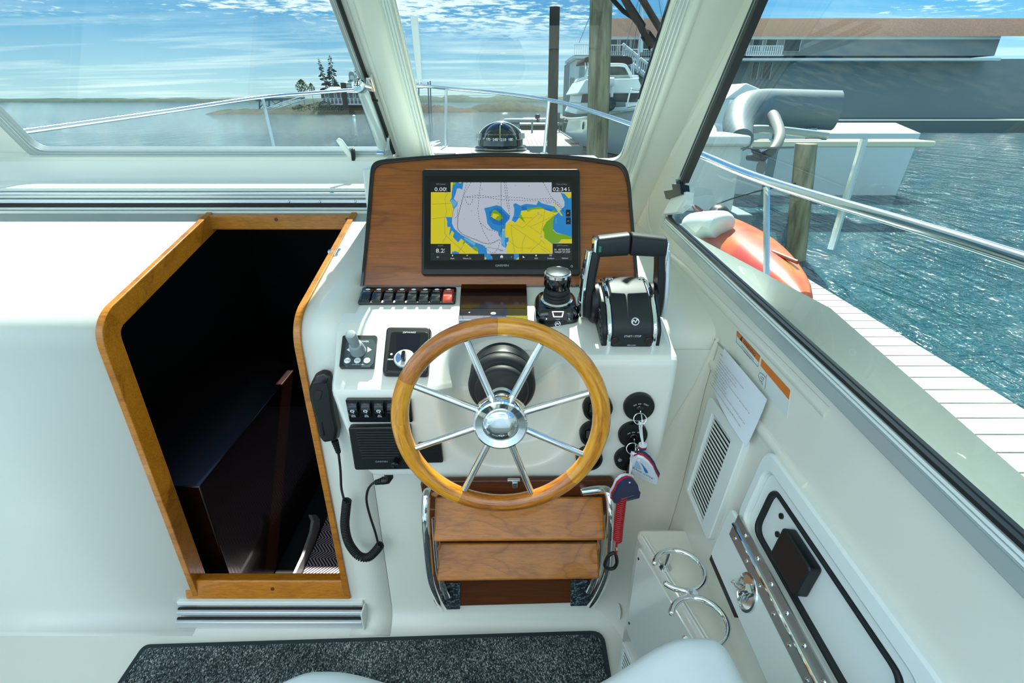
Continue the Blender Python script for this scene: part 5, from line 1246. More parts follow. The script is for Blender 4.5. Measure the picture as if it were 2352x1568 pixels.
m = MB(); m.box(LD, la + .004, la + .13, lb - .011, lb + .001, -.006, .003); obj('lid_gasket', m, BLACK, lid)
HG = pbr('dull_hinge', (.42, .45, .44, 1), .4, .9)
m = MB(); m.box(LD, a0 + .015, la + .42, -.026, -.001, .004, .0055); obj('hinge_leaf', m, HG, t); m = MB(); m.box(LD, a0 + .015, la + .42, .001, .022, .002, .0045); obj('hinge_leaf', m, HG, t)
m = MB(); m.tube([LD.p(a0 + .015, 0, .006), LD.p(la + .42, 0, .006)], .0032, 10); obj('hinge_pin', m, CHROME, t)
for k in range(8):
    for b in (-.015, .013):
        m = MB(); m.lathe([(.0042, 0), (.0036, .0018), (.001, .0026)], LD.at(a0 + .035 + k * .05 + (.02 if b > 0 else 0), b, .005), 12); obj('screw', m, CHROME, t)
ca, cb = LD.px(1717, 1360, .004); fq = LD.at(ca, cb, .004)
m = MB(); m.layers([[fq.p(a, b, c) for a, b in ell(0, 0, .030 * s, .036 * s, 28)] for s, c in ((1, 0), (.97, .003), (.85, .004), (.8, .001), (.1, .0005))]); lt = obj('latch_plate', m, STEEL, lid)
m = MB(); m.tube([fq.p(.004, .014, .004), fq.p(.0, .002, .008), fq.p(-.004, -.010, .007)], [.008, .007, .005], 10); m.tube([fq.p(.0, .0, .008), fq.p(-.020, -.010, .009), fq.p(-.030, -.012, .008)], [.003, .003, .005], 8); m.tube([fq.p(-.002, -.004, .006), fq.p(-.002, -.022, .006)], .003, 8); obj('latch_handle', m, CHROME, lid, ang=1.0)

# shelf box along the side and its panels
SZ = CZ - .90
xe = lambda Y: .2888 + (.8775 - Y) * .2418
m = MB()
pts = [(xe(.89) + .006, .895), (xe(.88), .875), (xe(.3), .30), (xe(.3), -.6), (.62, -.6), (.62, .895)]
m.prism(pts[::-1], XY, 0, SZ)
o = obj('wall_side_shelf', m, LINER, kind='structure', label='low moulded shelf along the starboard side', cat='wall', bev=.012, seg=3)
FX = Fr((xe(.8775), .8775, 0), (.2418, -1, 0), (0, 0, 1))
m = MB(); q = quad(FX, ((1466, 1234), (1440, 1335), (1440, 1398), (1490, 1568), (1580, 1568), (1545, 1478)), .004)
t = thing('locker_panel', 'glossy white access panel on the face of the side shelf', 'panel', FX.p(.1, .1))
a_ = FX.px(1466, 1234)[0]
m = MB(); m.prism(round_poly([(a_ + .012, .20), (.75, .20), (.75, SZ - .022), (a_ + .012, SZ - .022)], .012, 4), FX, 0, .005); obj('panel', m, GEL, t, bev=.0015)
for b in (SZ - .05, .24):
    m = MB(); m.lathe([(.0035, 0), (.003, .0015)], FX.at(a_ + .022, b, .005), 10); obj('screw', m, BLACK, t)
for k, w in enumerate((.004, .011)):
    m = MB(); m.tube([V((xe(.868) + w + .001, .868, SZ + .0005)), V((xe(.3) + w, .3, SZ + .0005))], .0026, 8); obj('edge_bead', m, GEL, t)
t = thing('floor_vent', 'small white louvred vent low on the shelf face beside the carpet', 'vent', FX.p(.05, .05))
va, vb = FX.px(1418, 1448); va = max(va, .012)
m = MB(); ring(m, rrect(va, va + .10, .03, .155, .006), rrect(va + .012, va + .088, .042, .143, .004), FX, -.001, .010); obj('frame', m, WPLAST, t, bev=.002)
for k in range(7):
    m = MB(); fs_ = FX.at(va + .05, .05 + k * .0145, .006).tilt(.6); m.box(fs_, -.038, .038, -.006, .006, -.001, .001); obj('slat', m, WPLAST, t)
m = MB(); m.flat(rrect(va + .010, va + .09, .040, .145, .004), FX, .0008); obj('duct', m, pbr('duct_grey', '#55605f', .7), t)
m = MB(); q = atY(1416, 1385, Yb - .003); m.layers([[V((q.x + a * .3, Yb - .03 - c + a * -.9, q.z + b)) for a, b in ell(0, 0, .014, .03, 20)] for c in (0, .002)]); obj('oval_plate', m, WPLAST, label='small oval white blanking plate in the corner beside the step', cat='plate')

# double ring drink holder
t = thing('drink_holder', 'polished steel double ring drink holder over the side shelf', 'drink holder', (.335, .70, SZ))
RZ = CZ - .85; c1, c2 = atZ(1561, 1308, RZ), atZ(1607, 1426, RZ)
def cring(c, r, d0, d1):
    return [V((c.x + r * math.cos(math.radians(d0 + (d1 - d0) * i / 40)), c.y + r * math.sin(math.radians(d0 + (d1 - d0) * i / 40)), RZ)) for i in range(41)]
for c in (c1, c2):
    m = MB(); m.tube(cring(c, .0485, 160, -137), .0058, 14); e0 = cring(c, .0485, 160, -137); obj('ring', m, CHROME, t)
    for p in (e0[0], e0[-1]):
        m = MB(); m.lathe([(.0058 * math.cos(k / 5 * PI / 2), .0058 * math.sin(k / 5 * PI / 2)) for k in range(-5, 6)], frame_up(p), 12); obj('ring_end', m, CHROME, t)
mid = (c1 + c2) / 2; m = MB(); m.lathe([(.001, -.005), (.010, -.004), (.012, 0), (.010, .004), (.001, .005)], frame_up(mid + V((.006, 0, 0))), 16); obj('bridge', m, CHROME, t)
pf = atZ(1528, 1303, SZ); pt_ = min(cring(c1, .0485, 160, 60), key=lambda p: (p - V((pf.x + .004, pf.y + .02, RZ))).length)
m = MB(); m.tube([V((pf.x, pf.y, SZ)), pt_], .005, 12); obj('post', m, CHROME, t)
m = MB(); m.lathe([(.013, 0), (.013, .002), (.007, .005), (.005, .006)], frame_up(V((pf.x, pf.y, SZ))), 20); obj('flange', m, STEEL, t)

# side window latch
t = thing('side_window_latch', 'white and black catch at the front corner of the side window', 'latch', WR.w(1560, 480))
m = MB(); m.prism(quad(WR, ((1524, 492), (1547, 448), (1580, 440), (1577, 470), (1555, 488)), .03), WR, .012, .034); obj('body', m, WPLAST, t, bev=.002)
m = MB(); m.prism(quad(WR, ((1538, 458), (1533, 440), (1554, 437), (1552, 424), (1572, 424), (1574, 447)), .03), WR, .016, .042); obj('slider', m, BLACK, t, bev=.001)
m = MB(); m.prism(quad(WR, ((1556, 484), (1578, 452), (1584, 449), (1562, 488)), .03), WR, .02, .04); obj('lip', m, WPLAST, t, bev=.001)
m = MB(); m.prism(quad(WR, ((1548, 424), (1550, 408), (1560, 412), (1560, 424)), .02), WR, .014, .030); obj('bracket', m, STEEL, t, bev=.001)

# ================================================================== windscreen hardware
WSc = WS.at(0, 0, .012)
t = thing('gas_strut', 'pale grey gas strut on the frame of the opening windscreen pane', 'strut', WS.w(880, 340, .03))
A, B = WS.w(833, 208, .05), WS.w(879, 338, .032)
m = MB(); m.tube([A, A.lerp(B, .05), B.lerp(A, .05), B], [.012, .0155, .0155, .012], 20); obj('cylinder', m, pbr('strut_grey', '#c3d0cf', .3, .2), t)
m = MB(); fa = Fr(WS.w(823, 196, .05), (1, .1, 0), (0, 0, 1)); m.lathe([(.001, -.014), (.016, -.010), (.018, 0), (.016, .010), (.001, .014)], fa, 24); obj('ball_end', m, STEEL, t)
m = MB(); m.tube([WS.w(822, 192, .06), WS.w(850, 200, .03)], .0062, 12); obj('bolt', m, CHROME, t)
for k in range(3):
    m = MB(); fa = Fr(WS.w(817 + k * 5, 190, .062), (.2, .1, 1), (0, 1, 0)); m.lathe([(.011, 0), (.011, .003)], fa, 14); obj('washer', m, CHROME, t)
m = MB(); m.prism(quad(WS, ((843, 210), (862, 212), (852, 178), (840, 180)), .03), WS, .012, .03); obj('bracket', m, CHROME, t, bev=.002)
m = MB(); m.prism(quad(WS, ((884, 348), (896, 344), (893, 318), (888, 318)), .03), WS, .012, .03); m.box(WS.at(*WS.px(876, 340), .02), -.012, .012, -.006, .006, 0, .012); obj('foot', m, CHROME, t, bev=.002)
m = MB(); m.tube(spline([WS.w(x, y, .03) for x, y in ((837, 214), (846, 220), (856, 230), (868, 231))], 5), .0034, 8); obj('stop_cord', m, BLACK, t)
t = thing('window_lever', 'white lever handle on the lower frame of the opening pane', 'handle', WS.w(805, 362, .02))
m = MB(); m.prism(quad(WS, ((800, 365), (813, 362), (786, 325), (777, 320), (771, 325)), .03), WS, .02, .028); obj('lever', m, WPLAST, t, bev=.003)
m = MB(); m.prism(quad(WS, ((797, 352), (812, 352), (812, 340), (797, 340)), .02), WS, .011, .022); obj('mount', m, ALUW, t, bev=.002)
m = MB(); m.prism(quad(WS, ((808, 368), (816, 368), (815, 350), (811, 345), (806, 347)), .03), WS, .018, .034); obj('catch', m, BLACK, t, bev=.002)
WBLK = pbr('wiper_black', '#0a1112', .75, spec=.15)
t = thing('wiper', 'black pantograph windscreen wiper outside the helm pane', 'wiper', WS.w(1497, 112, -.05))
W3 = lambda x, y, c=-.05: WS.w(x, y, c)
m = MB(); m.tube([W3(1376, -60), W3(1408, 0), W3(1432, 26), W3(1458, 44)], .0055, 8); obj('arm', m, WBLK, t)
m = MB(); m.tube([W3(1400, -60), W3(1436, 0), W3(1460, 40), W3(1476, 62)], [.008, .009, .011, .010], 8); obj('arm', m, WBLK, t)
m = MB(); m.prism(quad(WS, ((1462, 58), (1478, 54), (1490, 80), (1476, 86)), -.05), WS, -.062, -.04); obj('knuckle', m, WBLK, t, bev=.003)
m = MB(); m.tube([W3(1482, 78), W3(1500, 104)], [.014, .016], 8); obj('boss', m, WBLK, t)
m = MB(); m.prism(quad(WS, ((1491, 106), (1512, 104), (1528, 122), (1505, 122)), -.05), WS, -.058, -.036); obj('pivot', m, WBLK, t, bev=.003)
m = MB(); m.tube([W3(1440, -60), W3(1476, 0), W3(1500, 40), W3(1530, 90)], .0085, 8); obj('arm', m, WBLK, t)
m = MB(); fa = WS.at(*WS.px(1497, 112, -.036), -.036); m.lathe([(.004, 0), (.004, .003)], fa, 10); obj('pin', m, CHROME, t)
# ================================================================== outside: the boat's own bow
WZ = -.60                                    # water level
RAIL = STEEL
rp = [(.98, .2, -.30), (.92, .9, -.26), (.80, 1.66, -.23), (.72, 2.12, -.186), (.667, 3.0, -.128), (.5, 3.95, -.055), (.3, 4.6, 0), (-.1, 5.1, .055), (-.51, 5.3, .09), (-.93, 5.4, .121), (-1.32, 5.0, .085), (-1.66, 4.65, .05), (-1.94, 4.3, .014), (-2.2, 3.5, -.07), (-2.35, 2.6, -.14), (-2.4, 1.6, -.2)]
R3 = [V((x, y, CZ + z)) for x, y, z in rp]
t = thing('bow_rail', 'polished stainless bow rail curving round the foredeck', 'railing', (-.8, 4.5, 1.0))
m = MB(); m.tube(spline(R3, 8), .0145, 12); obj('top_rail', m, RAIL, t)
def rail_at(px):
    best = min(spline(R3, 40), key=lambda p: abs(PCX + F * p.x / ((p - CAM).dot(V((0, CT, -ST)))) - px) + (1000 if p.y < 1.4 else 0)); return best
DECKZ = 1.0
for px in (1024, 1262, 1452, 601, 722):
    p = rail_at(px)
    if px == 722: continue
    m = MB(); m.tube([p, V((p.x + (.03 if p.x < -.8 else -.03), p.y - .02, DECKZ))], .0125, 10); obj('stanchion', m, RAIL, t)
    m = MB(); m.lathe([(.035, 0), (.035, .008), (.015, .014)], frame_up((p.x + (.03 if p.x < -.8 else -.03), p.y - .02, DECKZ)), 14); obj('deck_foot', m, RAIL, t)
m = MB(); p = R3[1]; m.tube([V((1.1, 1.72, 1.30)), V((1.09, 1.72, .95))], .012, 8); obj('stanchion', m, RAIL, t)
# deck and hull
DECKM = pbr('deck_white', '#dfe4e2', .45)
edge = [(p.x + (.06 if p.x < -.8 else -.06), p.y - .04) for p in spline(R3[3:], 4)]
poly_ = [(e[0], e[1]) for e in edge]
m = MB()
main = [e for e in poly_ if e[1] > 2.9]; main = [(main[0][0], 2.9)] + main + [(main[-1][0], 2.9)]
m.prism(main, XY, DECKZ - .05, DECKZ)
obj('wall_foredeck', m, DECKM, kind='structure', label='white foredeck inside the bow rail', cat='deck')
m = MB(); m.prism([(-.27, 1.40), (.78, 1.40), (.72, 2.9), (-.27, 2.9)], XY, .80, .86); m.prism([(.56, -1), (.98, -1), (.80, 1.2), (.56, 1.2)], XY, .50, .58); obj('wall_side_deck', m, DECKM, kind='structure', label='white side deck outside the starboard window', cat='deck')
m = MB(); hull = [(.86, -1.0), (.80, 1.0)] + poly_ + [(-2.42, .8), (-2.45, -1.0)]; n = len(hull)
def hf(u, v):
    k = u * (n - 1); i = min(int(k), n - 2); f = k - i; x, y = hull[i][0] * (1 - f) + hull[i + 1][0] * f, hull[i][1] * (1 - f) + hull[i + 1][1] * f
    s_ = 1 - .26 * v * sstep(0, 4, y); zt = .95 if y > 1 else .58 + .37 * sstep(-1, 1, y)
    return V((-.8 + (x + .8) * s_, y - (.5 * v * sstep(2, 5, y)), zt + (WZ - .2 - zt) * v))
m.grid(hf, 90, 8)
obj('wall_hull', m, DECKM, kind='structure', label='white bow of the boat below the foredeck', cat='hull')
p = rail_at(966); t = thing('rail_staff', 'upright white paddle-shaped staff clamped to the bow rail', 'staff', p)
m = MB(); fr = Fr(p + V((0, 0, .0)), (1, 0, .02), (-.02, 0, 1)); m.prism([(-.020, .03), (.022, .03), (.034, .30), (.032, .545), (.022, .565), (-.026, .565), (-.034, .545), (-.030, .30)], fr, -.014, .014); obj('blade', m, WPLAST, t, bev=.005)
m = MB(); m.tube([p + V((-.03, 0, 0)), p + V((.03, 0, 0))], .021, 12); m.tube([p, p + V((0, 0, .05))], .016, 10); obj('clamp', m, STEEL, t)
t = thing('bow_cleat', 'small chrome cleat on the foredeck near the bow', 'cleat', (-.75, 4.9, DECKZ))
q = atZ(988, 340, DECKZ + .04); m = MB(); m.tube([q + V((-.08, 0, .05)), q + V((0, 0, .03)), q + V((.09, 0, .055))], [.014, .022, .012], 10); m.tube([q + V((0, 0, -.04)), q + V((0, 0, .03))], .02, 10); obj('horn', m, CHROME, t)

# ================================================================== water
def water_mat():
    mt = pbr('harbour_water', '#174750', .06, spec=.6); N = NT(mt.node_tree); b = N.n['Principled BSDF']
    w1 = N.noise(N.coord((.7, 1.5, 1), (0, 0, .25)), 1.0, 5, .65, .8); w2 = N.noise(N.coord((5, 9, 1), (0, 0, -.2)), 1.0, 3, .6, .5)
    w0 = N.noise(N.coord((1.1, .2, 1), (0, 0, .06)), 1.0, 5, .65, .6)
    h = N.math('ADD', N.math('MULTIPLY', w0, 2.2), N.math('ADD', N.math('MULTIPLY', w1, .8), N.math('MULTIPLY', w2, .2)))
    bp = N.new('ShaderNodeBump'); bp.inputs['Strength'].default_value = .9; bp.inputs['Distance'].default_value = .30
    N.l.new(h, bp.inputs['Height']); N.l.new(bp.outputs[0], b.inputs['Normal'])
    return mt
m = MB(); m.grid(lambda u, v: V((-900 + 1800 * u, -60 + 1500 * v, WZ)), 12, 12)
obj('harbour_water', m, water_mat(), kind='stuff', label='rippled blue green harbour water', cat='water', smooth=False)

# ================================================================== shores
HILL = pbr('far_trees', '#2c4a40', .9); tint(HILL, .25, '#16302c', '#2c4a3c', 6)
ISL = pbr('shore_grass', '#7c8a58', .95); tint(ISL, .6, '#18241a', '#3c3f29', 6)
ROCK_ = pbr('shore_rock', '#6b5a3c', .95); tint(ROCK_, .5, '#1c1710', '#3c311f', 5)
def ridge(name, label, cat, x0, x1, Y, depth, hfun, mt, n=140, z0=WZ - .3):
    m = MB()
    def fn(u, v):
        x = x0 + (x1 - x0) * u; h = hfun(u)
        return V((x, Y + depth * (v - .0), z0 + (h - z0) * math.sin(min(1, v * 1.0) * PI * .5) ** .7))
    m.grid(fn, n, 8); m.add([fn(0, 1), fn(1, 1), fn(1, 1) + V((0, depth, 0)), fn(0, 1) + V((0, depth, 0))], [(0, 1, 2, 3)])
    return obj(name, m, mt, label=label, cat=cat)
rnd = random.Random(3)
def nz1(seed, amp, n=60):
    r = random.Random(seed); a = [r.random() for _ in range(n + 2)]
    def f(u): k = u * n; i = int(k); t = k - i; return amp * (a[i] * (1 - t) + a[i + 1] * t)
    return f
f1, f2 = nz1(1, 3.0, 90), nz1(2, 1.3, 200)
ridge('wooded_shore', 'low dark wooded shore along the horizon', 'shore', -520, 520, 520, 30, lambda u: 1.2 + (3.0 + f1(u) + f2(u) + 2.0 * math.sin(u * 9)) * (.25 + .75 * sstep(.28, .46, u)), HILL, 260)
f3 = nz1(5, .9, 60)
ridge('rocky_point', 'brown seaweed covered rocky point beyond the bow', 'shore', -21.5, -6.0, 98, 8, lambda u: WZ + (1.25 + f3(u) * .6) * (1 - u) ** .5, ROCK_, 90)
f4 = nz1(6, .35, 40)
ridge('grassy_islet', 'low grassy islet beyond the compass', 'island', -9.5, 7.2, 103, 8, lambda u: WZ + .2 + 1.3 * math.sin(PI * u) ** .8 + f4(u), ISL, 90)
f5 = nz1(8, 1.6, 50)
ridge('island_shore', 'grassy island shore carrying the summer house on the left', 'island', -48, -20, 86, 9, lambda u: WZ + .35 + 1.25 * sstep(0, .75, u) + f5(u) * .22, ISL, 90)
def blob_tree(name, label, px, py0, py1, Y, wpx, mt, seed, n=620):
    a, b = atY(px, py0, Y), atY(px, py1, Y); H = a.z - b.z; W = wpx / F * Y / 1.1; r = random.Random(seed)
    t = thing(name, label, 'tree', b)
    m = MB()
    for i in range(n):
        v = r.random() ** .8; w = W * .5 * math.sin(PI * min(1, .12 + v * .9)) ** .7; an = r.random() * 2 * PI; rad = w * math.sqrt(r.random())
        c = V((b.x + rad * math.cos(an), b.y + rad * math.sin(an) * .7, b.z + H * (.05 + v * .93))); s = H * (.028 + .035 * r.random())
        d1 = V((r.uniform(-1, 1), r.uniform(-1, 1), r.uniform(-1, 1))).normalized() * s; d2 = V((r.uniform(-1, 1), r.uniform(-1, 1), r.uniform(-1, 1))).normalized() * s
        m.add([c - d1, c + d2, c + d1, c - d2], [(0, 1, 2, 3)])
    obj('foliage', m, mt, t, smooth=False, kind='stuff')
    m = MB(); m.tube([b + V((0, 0, -1.8)), b + V((0, 0, H * .7))], [H * .02, H * .008], 6); obj('trunk', m, pbr('bark_grey', '#5c574c', .9) if 'bark_grey' not in MATS else MATS['bark_grey'], t)
BUSHM = pbr('bush_green', '#4d6b40', .9); CONI = pbr('spruce_green', '#16332c', .9)
blob_tree('deciduous_tree', 'round pale green tree on the island, leftmost', 696, 182, 215, 92, 30, BUSHM, 1)
blob_tree('deciduous_tree', 'small pale green tree right of the round island tree', 717, 190, 215, 93, 17, BUSHM, 2, 400)
blob_tree('shore_bush', 'dense green bushes under the summer house', 745, 232, 258, 84.5, 90, pbr('bush_dark', '#3a5840', .9), 4, 1100)
blob_tree('shore_bush', 'low green bushes by the island gangway', 690, 240, 258, 84, 40, BUSHM, 5, 600)
blob_tree('tree_branch', 'dark tree top beside the strut on the island', 824, 152, 178, 92, 22, CONI, 9, 300)
def spruce(label, pxb, pxt, py0, py1, Y, wpx, seed):
    top_, bot = atY(pxt, py0, Y), atY(pxb, py1, Y); H = (top_ - bot).length; r = random.Random(seed); W = wpx / F * Y / 1.1
    t = thing('spruce_tree', label, 'tree', bot)
    m = MB(); m.tube([bot - V((0, 0, .6)), bot.lerp(top_, .5), top_], [H * .014, H * .010, H * .002], 6); obj('trunk', m, pbr('spruce_bark', '#39443d', .9) if 'spruce_bark' not in MATS else MATS['spruce_bark'], t)
    m = MB()
    for i in range(150):
        v = r.random() ** 1.1; c = bot.lerp(top_, .08 + .9 * v); L_ = W * .5 * (1 - v * .85) * (.45 + .6 * r.random()); an = r.random() * 2 * PI
        d = V((math.cos(an), math.sin(an) * .6, -.22)); tip = c + d * L_; s = V((0, 0, 1)) * L_ * .20 * (.4 + r.random())
        if r.random() < .3 and v < .6: continue
        m.add([c, c.lerp(tip, .55) - s, tip, c.lerp(tip, .6) + s * .4], [(0, 1, 2, 3)])
        m.add([c.lerp(tip, .5) - s * 1.2 + V((.05, .05, 0)), tip - s * .6, tip, c.lerp(tip, .4)], [(0, 1, 2, 3)])
    obj('branches', m, CONI, t, smooth=False, kind='stuff')
spruce('tall thin dark spruce, left of the pair on the island', 752, 731, 131, 212, 92, 34, 11)
spruce('tall spruce with spreading branches, right of the pair on the island', 766, 757, 125, 212, 93, 50, 12)
# summer house
HW = pbr('house_shingle', '#5d585d', .85); HR = pbr('house_roof', '#97a2a6', .8); HT = pbr('house_white', '#d9e2e2', .6); HG_ = pbr('house_glass', '#4a5f66', .2)
YH = 88
def pxbox(m, x0, y0, x1, y1, Y, d, ):
    a, b = atY(x0, y1, Y), atY(x1, y0, Y); return m.wbox(a.x, b.x, Y, Y + d, a.z, b.z)
t = thing('summer_house', 'grey shingled summer house with white windows and a cupola on the island', 'house', atY(790, 240, YH))
m = MB(); pxbox(m, 740, 212, 850, 238, YH, 6); obj('wall', m, HW, t)
m = MB(); m.layers([[atY(736, 213, YH - .4), atY(756, 199, YH + 3), atY(756, 199, YH + 3.2), atY(736, 213, YH + 6.4)], [atY(856, 213, YH - .4), atY(850, 199, YH + 3), atY(850, 199, YH + 3.2), atY(856, 213, YH + 6.4)]]); obj('roof', m, HR, t)
for x0, x1 in ((746, 755), (768, 773), (782, 787), (797, 801), (811, 816), (826, 831)):
    m = MB(); pxbox(m, x0, 214, x1, 224, YH - .06, .1); w_ = obj('window', m, HT, t); m = MB(); pxbox(m, x0 + 1, 215, x1 - 1, 223, YH - .1, .06); obj('pane', m, HG_, w_)
m = MB(); pxbox(m, 788, 190, 842, 201, YH + 1.5, 3); obj('upper_wall', m, pbr('house_pale', '#b8c2c0', .8), t)
m = MB(); pxbox(m, 798, 194, 806, 200, YH + 1.4, .1); obj('window', m, HT, t)
m = MB(); m.layers([[atY(786, 191, YH + 1.2), atY(806, 182, YH + 3), atY(786, 191, YH + 4.6)], [atY(846, 191, YH + 1.2), atY(826, 182, YH + 3), atY(846, 191, YH + 4.6)]]); obj('roof', m, HR, t)
m = MB(); pxbox(m, 802, 172, 815, 184, YH + 2.4, 1); cu = obj('cupola', m, pbr('cupola_grey', '#9fb0b2', .7), t)
m = MB(); a = atY(808.5, 178, YH + 2.38); m.lathe([(.33, 0), (.33, .06)], Fr(a, (1, 0, 0), (0, 0, 1)), 16); obj('round_window', m, HT, cu)
m = MB(); a = atY(808.5, 172, YH + 2.9); m.lathe([(.55, 0), (.5, .08), (.42, .35), (.22, .55), (.02, .62)], frame_up(a), 16); obj('dome', m, HR, cu)
m = MB(); pxbox(m, 736, 238, 852, 241, YH - 1.6, 2); obj('porch', m, HT, t)
for k in range(12):
    m = MB(); x = 740 + k * 9; pxbox(m, x, 226, x + 1, 238, YH - 1.6, .08); obj('porch_post', m, HT, t)
m = MB(); pxbox(m, 740, 225, 850, 226.3, YH - 1.62, .1); obj('porch_rail', m, HT, t); m = MB(); pxbox(m, 740, 229, 850, 230, YH - 1.62, .1); obj('porch_rail', m, HT, t)
# trestle pier and gangway
t = thing('trestle_pier', 'timber trestle pier with crossed braces on the left island', 'pier', atY(640, 245, 84))
GRW = pbr('grey_timber', '#72858a', .9)
for (p, q, w) in (((588, 228), (700, 224), .12), ((588, 231), (700, 228), .1), ((596, 248), (612, 229), .08), ((596, 229), (618, 246), .08), ((620, 246), (650, 229), .08), ((622, 229), (640, 244), .08), ((618, 229), (618, 246), .12), ((596, 229), (596, 250), .12), ((648, 229), (646, 242), .1), ((560, 229), (596, 229), .12), ((520, 231), (588, 229), .12)):
    m = MB(); m.tube([atY(*p, 84), atY(*q, 84)], w, 6); obj('beam', m, GRW, t)
t = thing('gangway', 'white gangway sloping down to the water from the island pier', 'gangway', atY(610, 254, 83))
for (p, q) in (((608, 250), (690, 222)), ((620, 255), (700, 228)), ((612, 252), (690, 228)), ((640, 240), (650, 242)), ((660, 233), (668, 238))):
    m = MB(); m.tube([atY(*p, 83), atY(*q, 83)], .07, 6); obj('rail', m, HT, t)
t = thing('shore_pile', 'dark banded piling standing off the island beside the strut', 'piling', atY(795, 262, 70))
a, b = atY(796, 262, 75), atY(788, 190, 75); m = MB(); m.tube([a, b], .36, 10); obj('timber', m, pbr('wet_timber', '#1f2a2b', .8), t)
m = MB(); a = atY(813, 268, 75); m.lathe([(.05, -.1), (.2, 0), (.22, .12), (.1, .22), (.01, .24)], frame_up(a), 12); obj('mooring_buoy', m, WPLAST, label='small white mooring buoy off the island', cat='buoy')
for k, (x, y0, y1) in enumerate(((960, 186, 225), (984, 188, 227), (989, 186, 228))):
    q_ = atY(x, y1 + 10, 96); m = MB(); m.tube([V((q_.x, q_.y, WZ - .4)), atY(x + (2 if k == 0 else -1), y0, 96)], .10, 6); obj('marker_pile', m, GRW, label='thin grey piling behind the staff, %s of three' % ('left', 'middle', 'right')[k], cat='piling', group='thin pilings behind the staff')

# ================================================================== pilings, dock and boats ahead
PILE = pbr('pile_wood', '#8d8a68', .95); tint(PILE, 1.0, '#5c5a40', '#b0aa86', 6, (9, 9, 1.2), .35, .68)
PILED = pbr('pile_dark', '#23302c', .9); tint(PILED, 1.0, '#0c1514', '#25302d', 5, (8, 8, 1.5))
def pile(label, x_top, py_top, x_bot, Y, r, mt, seed):
    a = atY(x_bot, 350, Y); b = atY(x_top, py_top, Y); k = (WZ - .6 - a.z) / (b.z - a.z); a = a.lerp(b, k); rr_ = random.Random(seed)
    t = thing('piling', label, 'piling', a); n = 26; m = MB()
    rings = []
    for i in range(n + 1):
        c = a.lerp(b, i / n); R_ = r * (1.06 - .10 * i / n)
        rings.append([c + V((math.cos(j * PI / 9) * R_ * (1 + .05 * math.sin(j * 3 + seed) + .03 * rr_.random()), math.sin(j * PI / 9) * R_ * (1 + .03 * rr_.random()), 0)) for j in range(18)])
    m.layers(rings); obj('timber', m, mt, t, ang=1.0); return t
pile('thick weathered wooden piling in front of the white yacht', 1382, -60, 1371, 9, .165, PILE, 1)
pile('slim dark piling left of the thick weathered one', 1274, 16, 1267, 17, .145, PILED, 2)
t = thing('mooring_post', 'short square grey mooring post behind the dock', 'post', atY(1312, 260, 33))
m = MB(); a_, b_ = atY(1308, 250, 33), atY(1320, 178, 33); m.wbox(a_.x, b_.x, 33, 33.4, WZ - .4, b_.z); obj('timber', m, GRW, t)
# plank dock
DZ = CZ - 1.55
DOCK = pbr('dock_boards', '#aeb49a', .9); tint(DOCK, 3, '#969c86', '#c4c8b0', 4, (6, .6, 1))
t = thing('plank_dock', 'pale plank dock stretching away beside the white yacht', 'dock', (1.5, 25, DZ))
xl0, xr0 = atZ(1207, 335, DZ), atZ(1334, 335, DZ); xl1 = atZ(1226, 297, DZ)
nP = 13; pw = (xr0.x - xl0.x) / nP
m0 = MB(); m0.wbox(xl0.x, xl0.x + pw * .94, xl0.y, 31.5, DZ - .05, DZ); p0 = obj('plank', m0, DOCK, t, bev=.006)
for k in range(1, nP): dup(p0, WL[p0] + V((pw * k, 0, 0)), t)
m = MB(); m.wbox(xl0.x - .02, xr0.x + .02, xl0.y - .06, xl0.y - .005, DZ - .30, DZ - .01); obj('fascia', m, GRW, t)
m = MB(); m.wbox(xl0.x - .08, xl0.x - .01, xl0.y - .02, 31.5, DZ - .24, DZ + .05); obj('edge_board', m, HT, t)
m = MB(); m.wbox(xr0.x + .01, xr0.x + .08, xl0.y - .02, 31.5, DZ - .24, DZ + .03); obj('edge_board', m, GRW, t)
m = MB(); m.wbox(xl0.x + .1, xr0.x - .1, xl0.y + .2, 31.3, WZ - .05, DZ - .06); obj('float', m, pbr('float_dark', '#2c3b3a', .9), t)
m = MB(); q = atZ(1253, 328, DZ); m.wbox(q.x - .12, q.x + .2, q.y - .3, q.y + .6, DZ, DZ + .03); obj('dock_tray', m, HT, label='small white tray on the near end of the plank dock', cat='tray', bev=.01)
m = MB(); q = atZ(1222, 305, DZ); m.tube([q, q + V((0, 0, .65))], .05, 8); obj('dock_post', m, GRW, label='short grey post on the left edge of the plank dock', cat='post')
m = MB(); q = atZ(1322, 331, DZ); m.tube(spline([q + V((-.2, 0, .02)), q + V((0, .1, .02)), q + V((.12, 0, .02)), q + V((-.05, -.08, .03)), q + V((.1, .12, .03))], 5), .03, 6); obj('dock_line', m, pbr('red_rope', '#a04a44', .8), label='coil of red rope at the corner of the plank dock', cat='rope')
t = thing('cross_dock', 'far grey cross dock behind the plank dock', 'dock', (2, 36, DZ))
m = MB(); a, b = atZ(1225, 283, DZ), atZ(1325, 283, DZ); m.wbox(a.x - 1, 3.6, a.y - 1.2, a.y + 1.4, DZ - .1, DZ); obj('deck', m, DOCK, t); m = MB(); m.wbox(a.x - 1, 3.6, a.y - 1.1, a.y + 1.3, WZ, DZ - .1); obj('float', m, MATS['float_dark'], t)
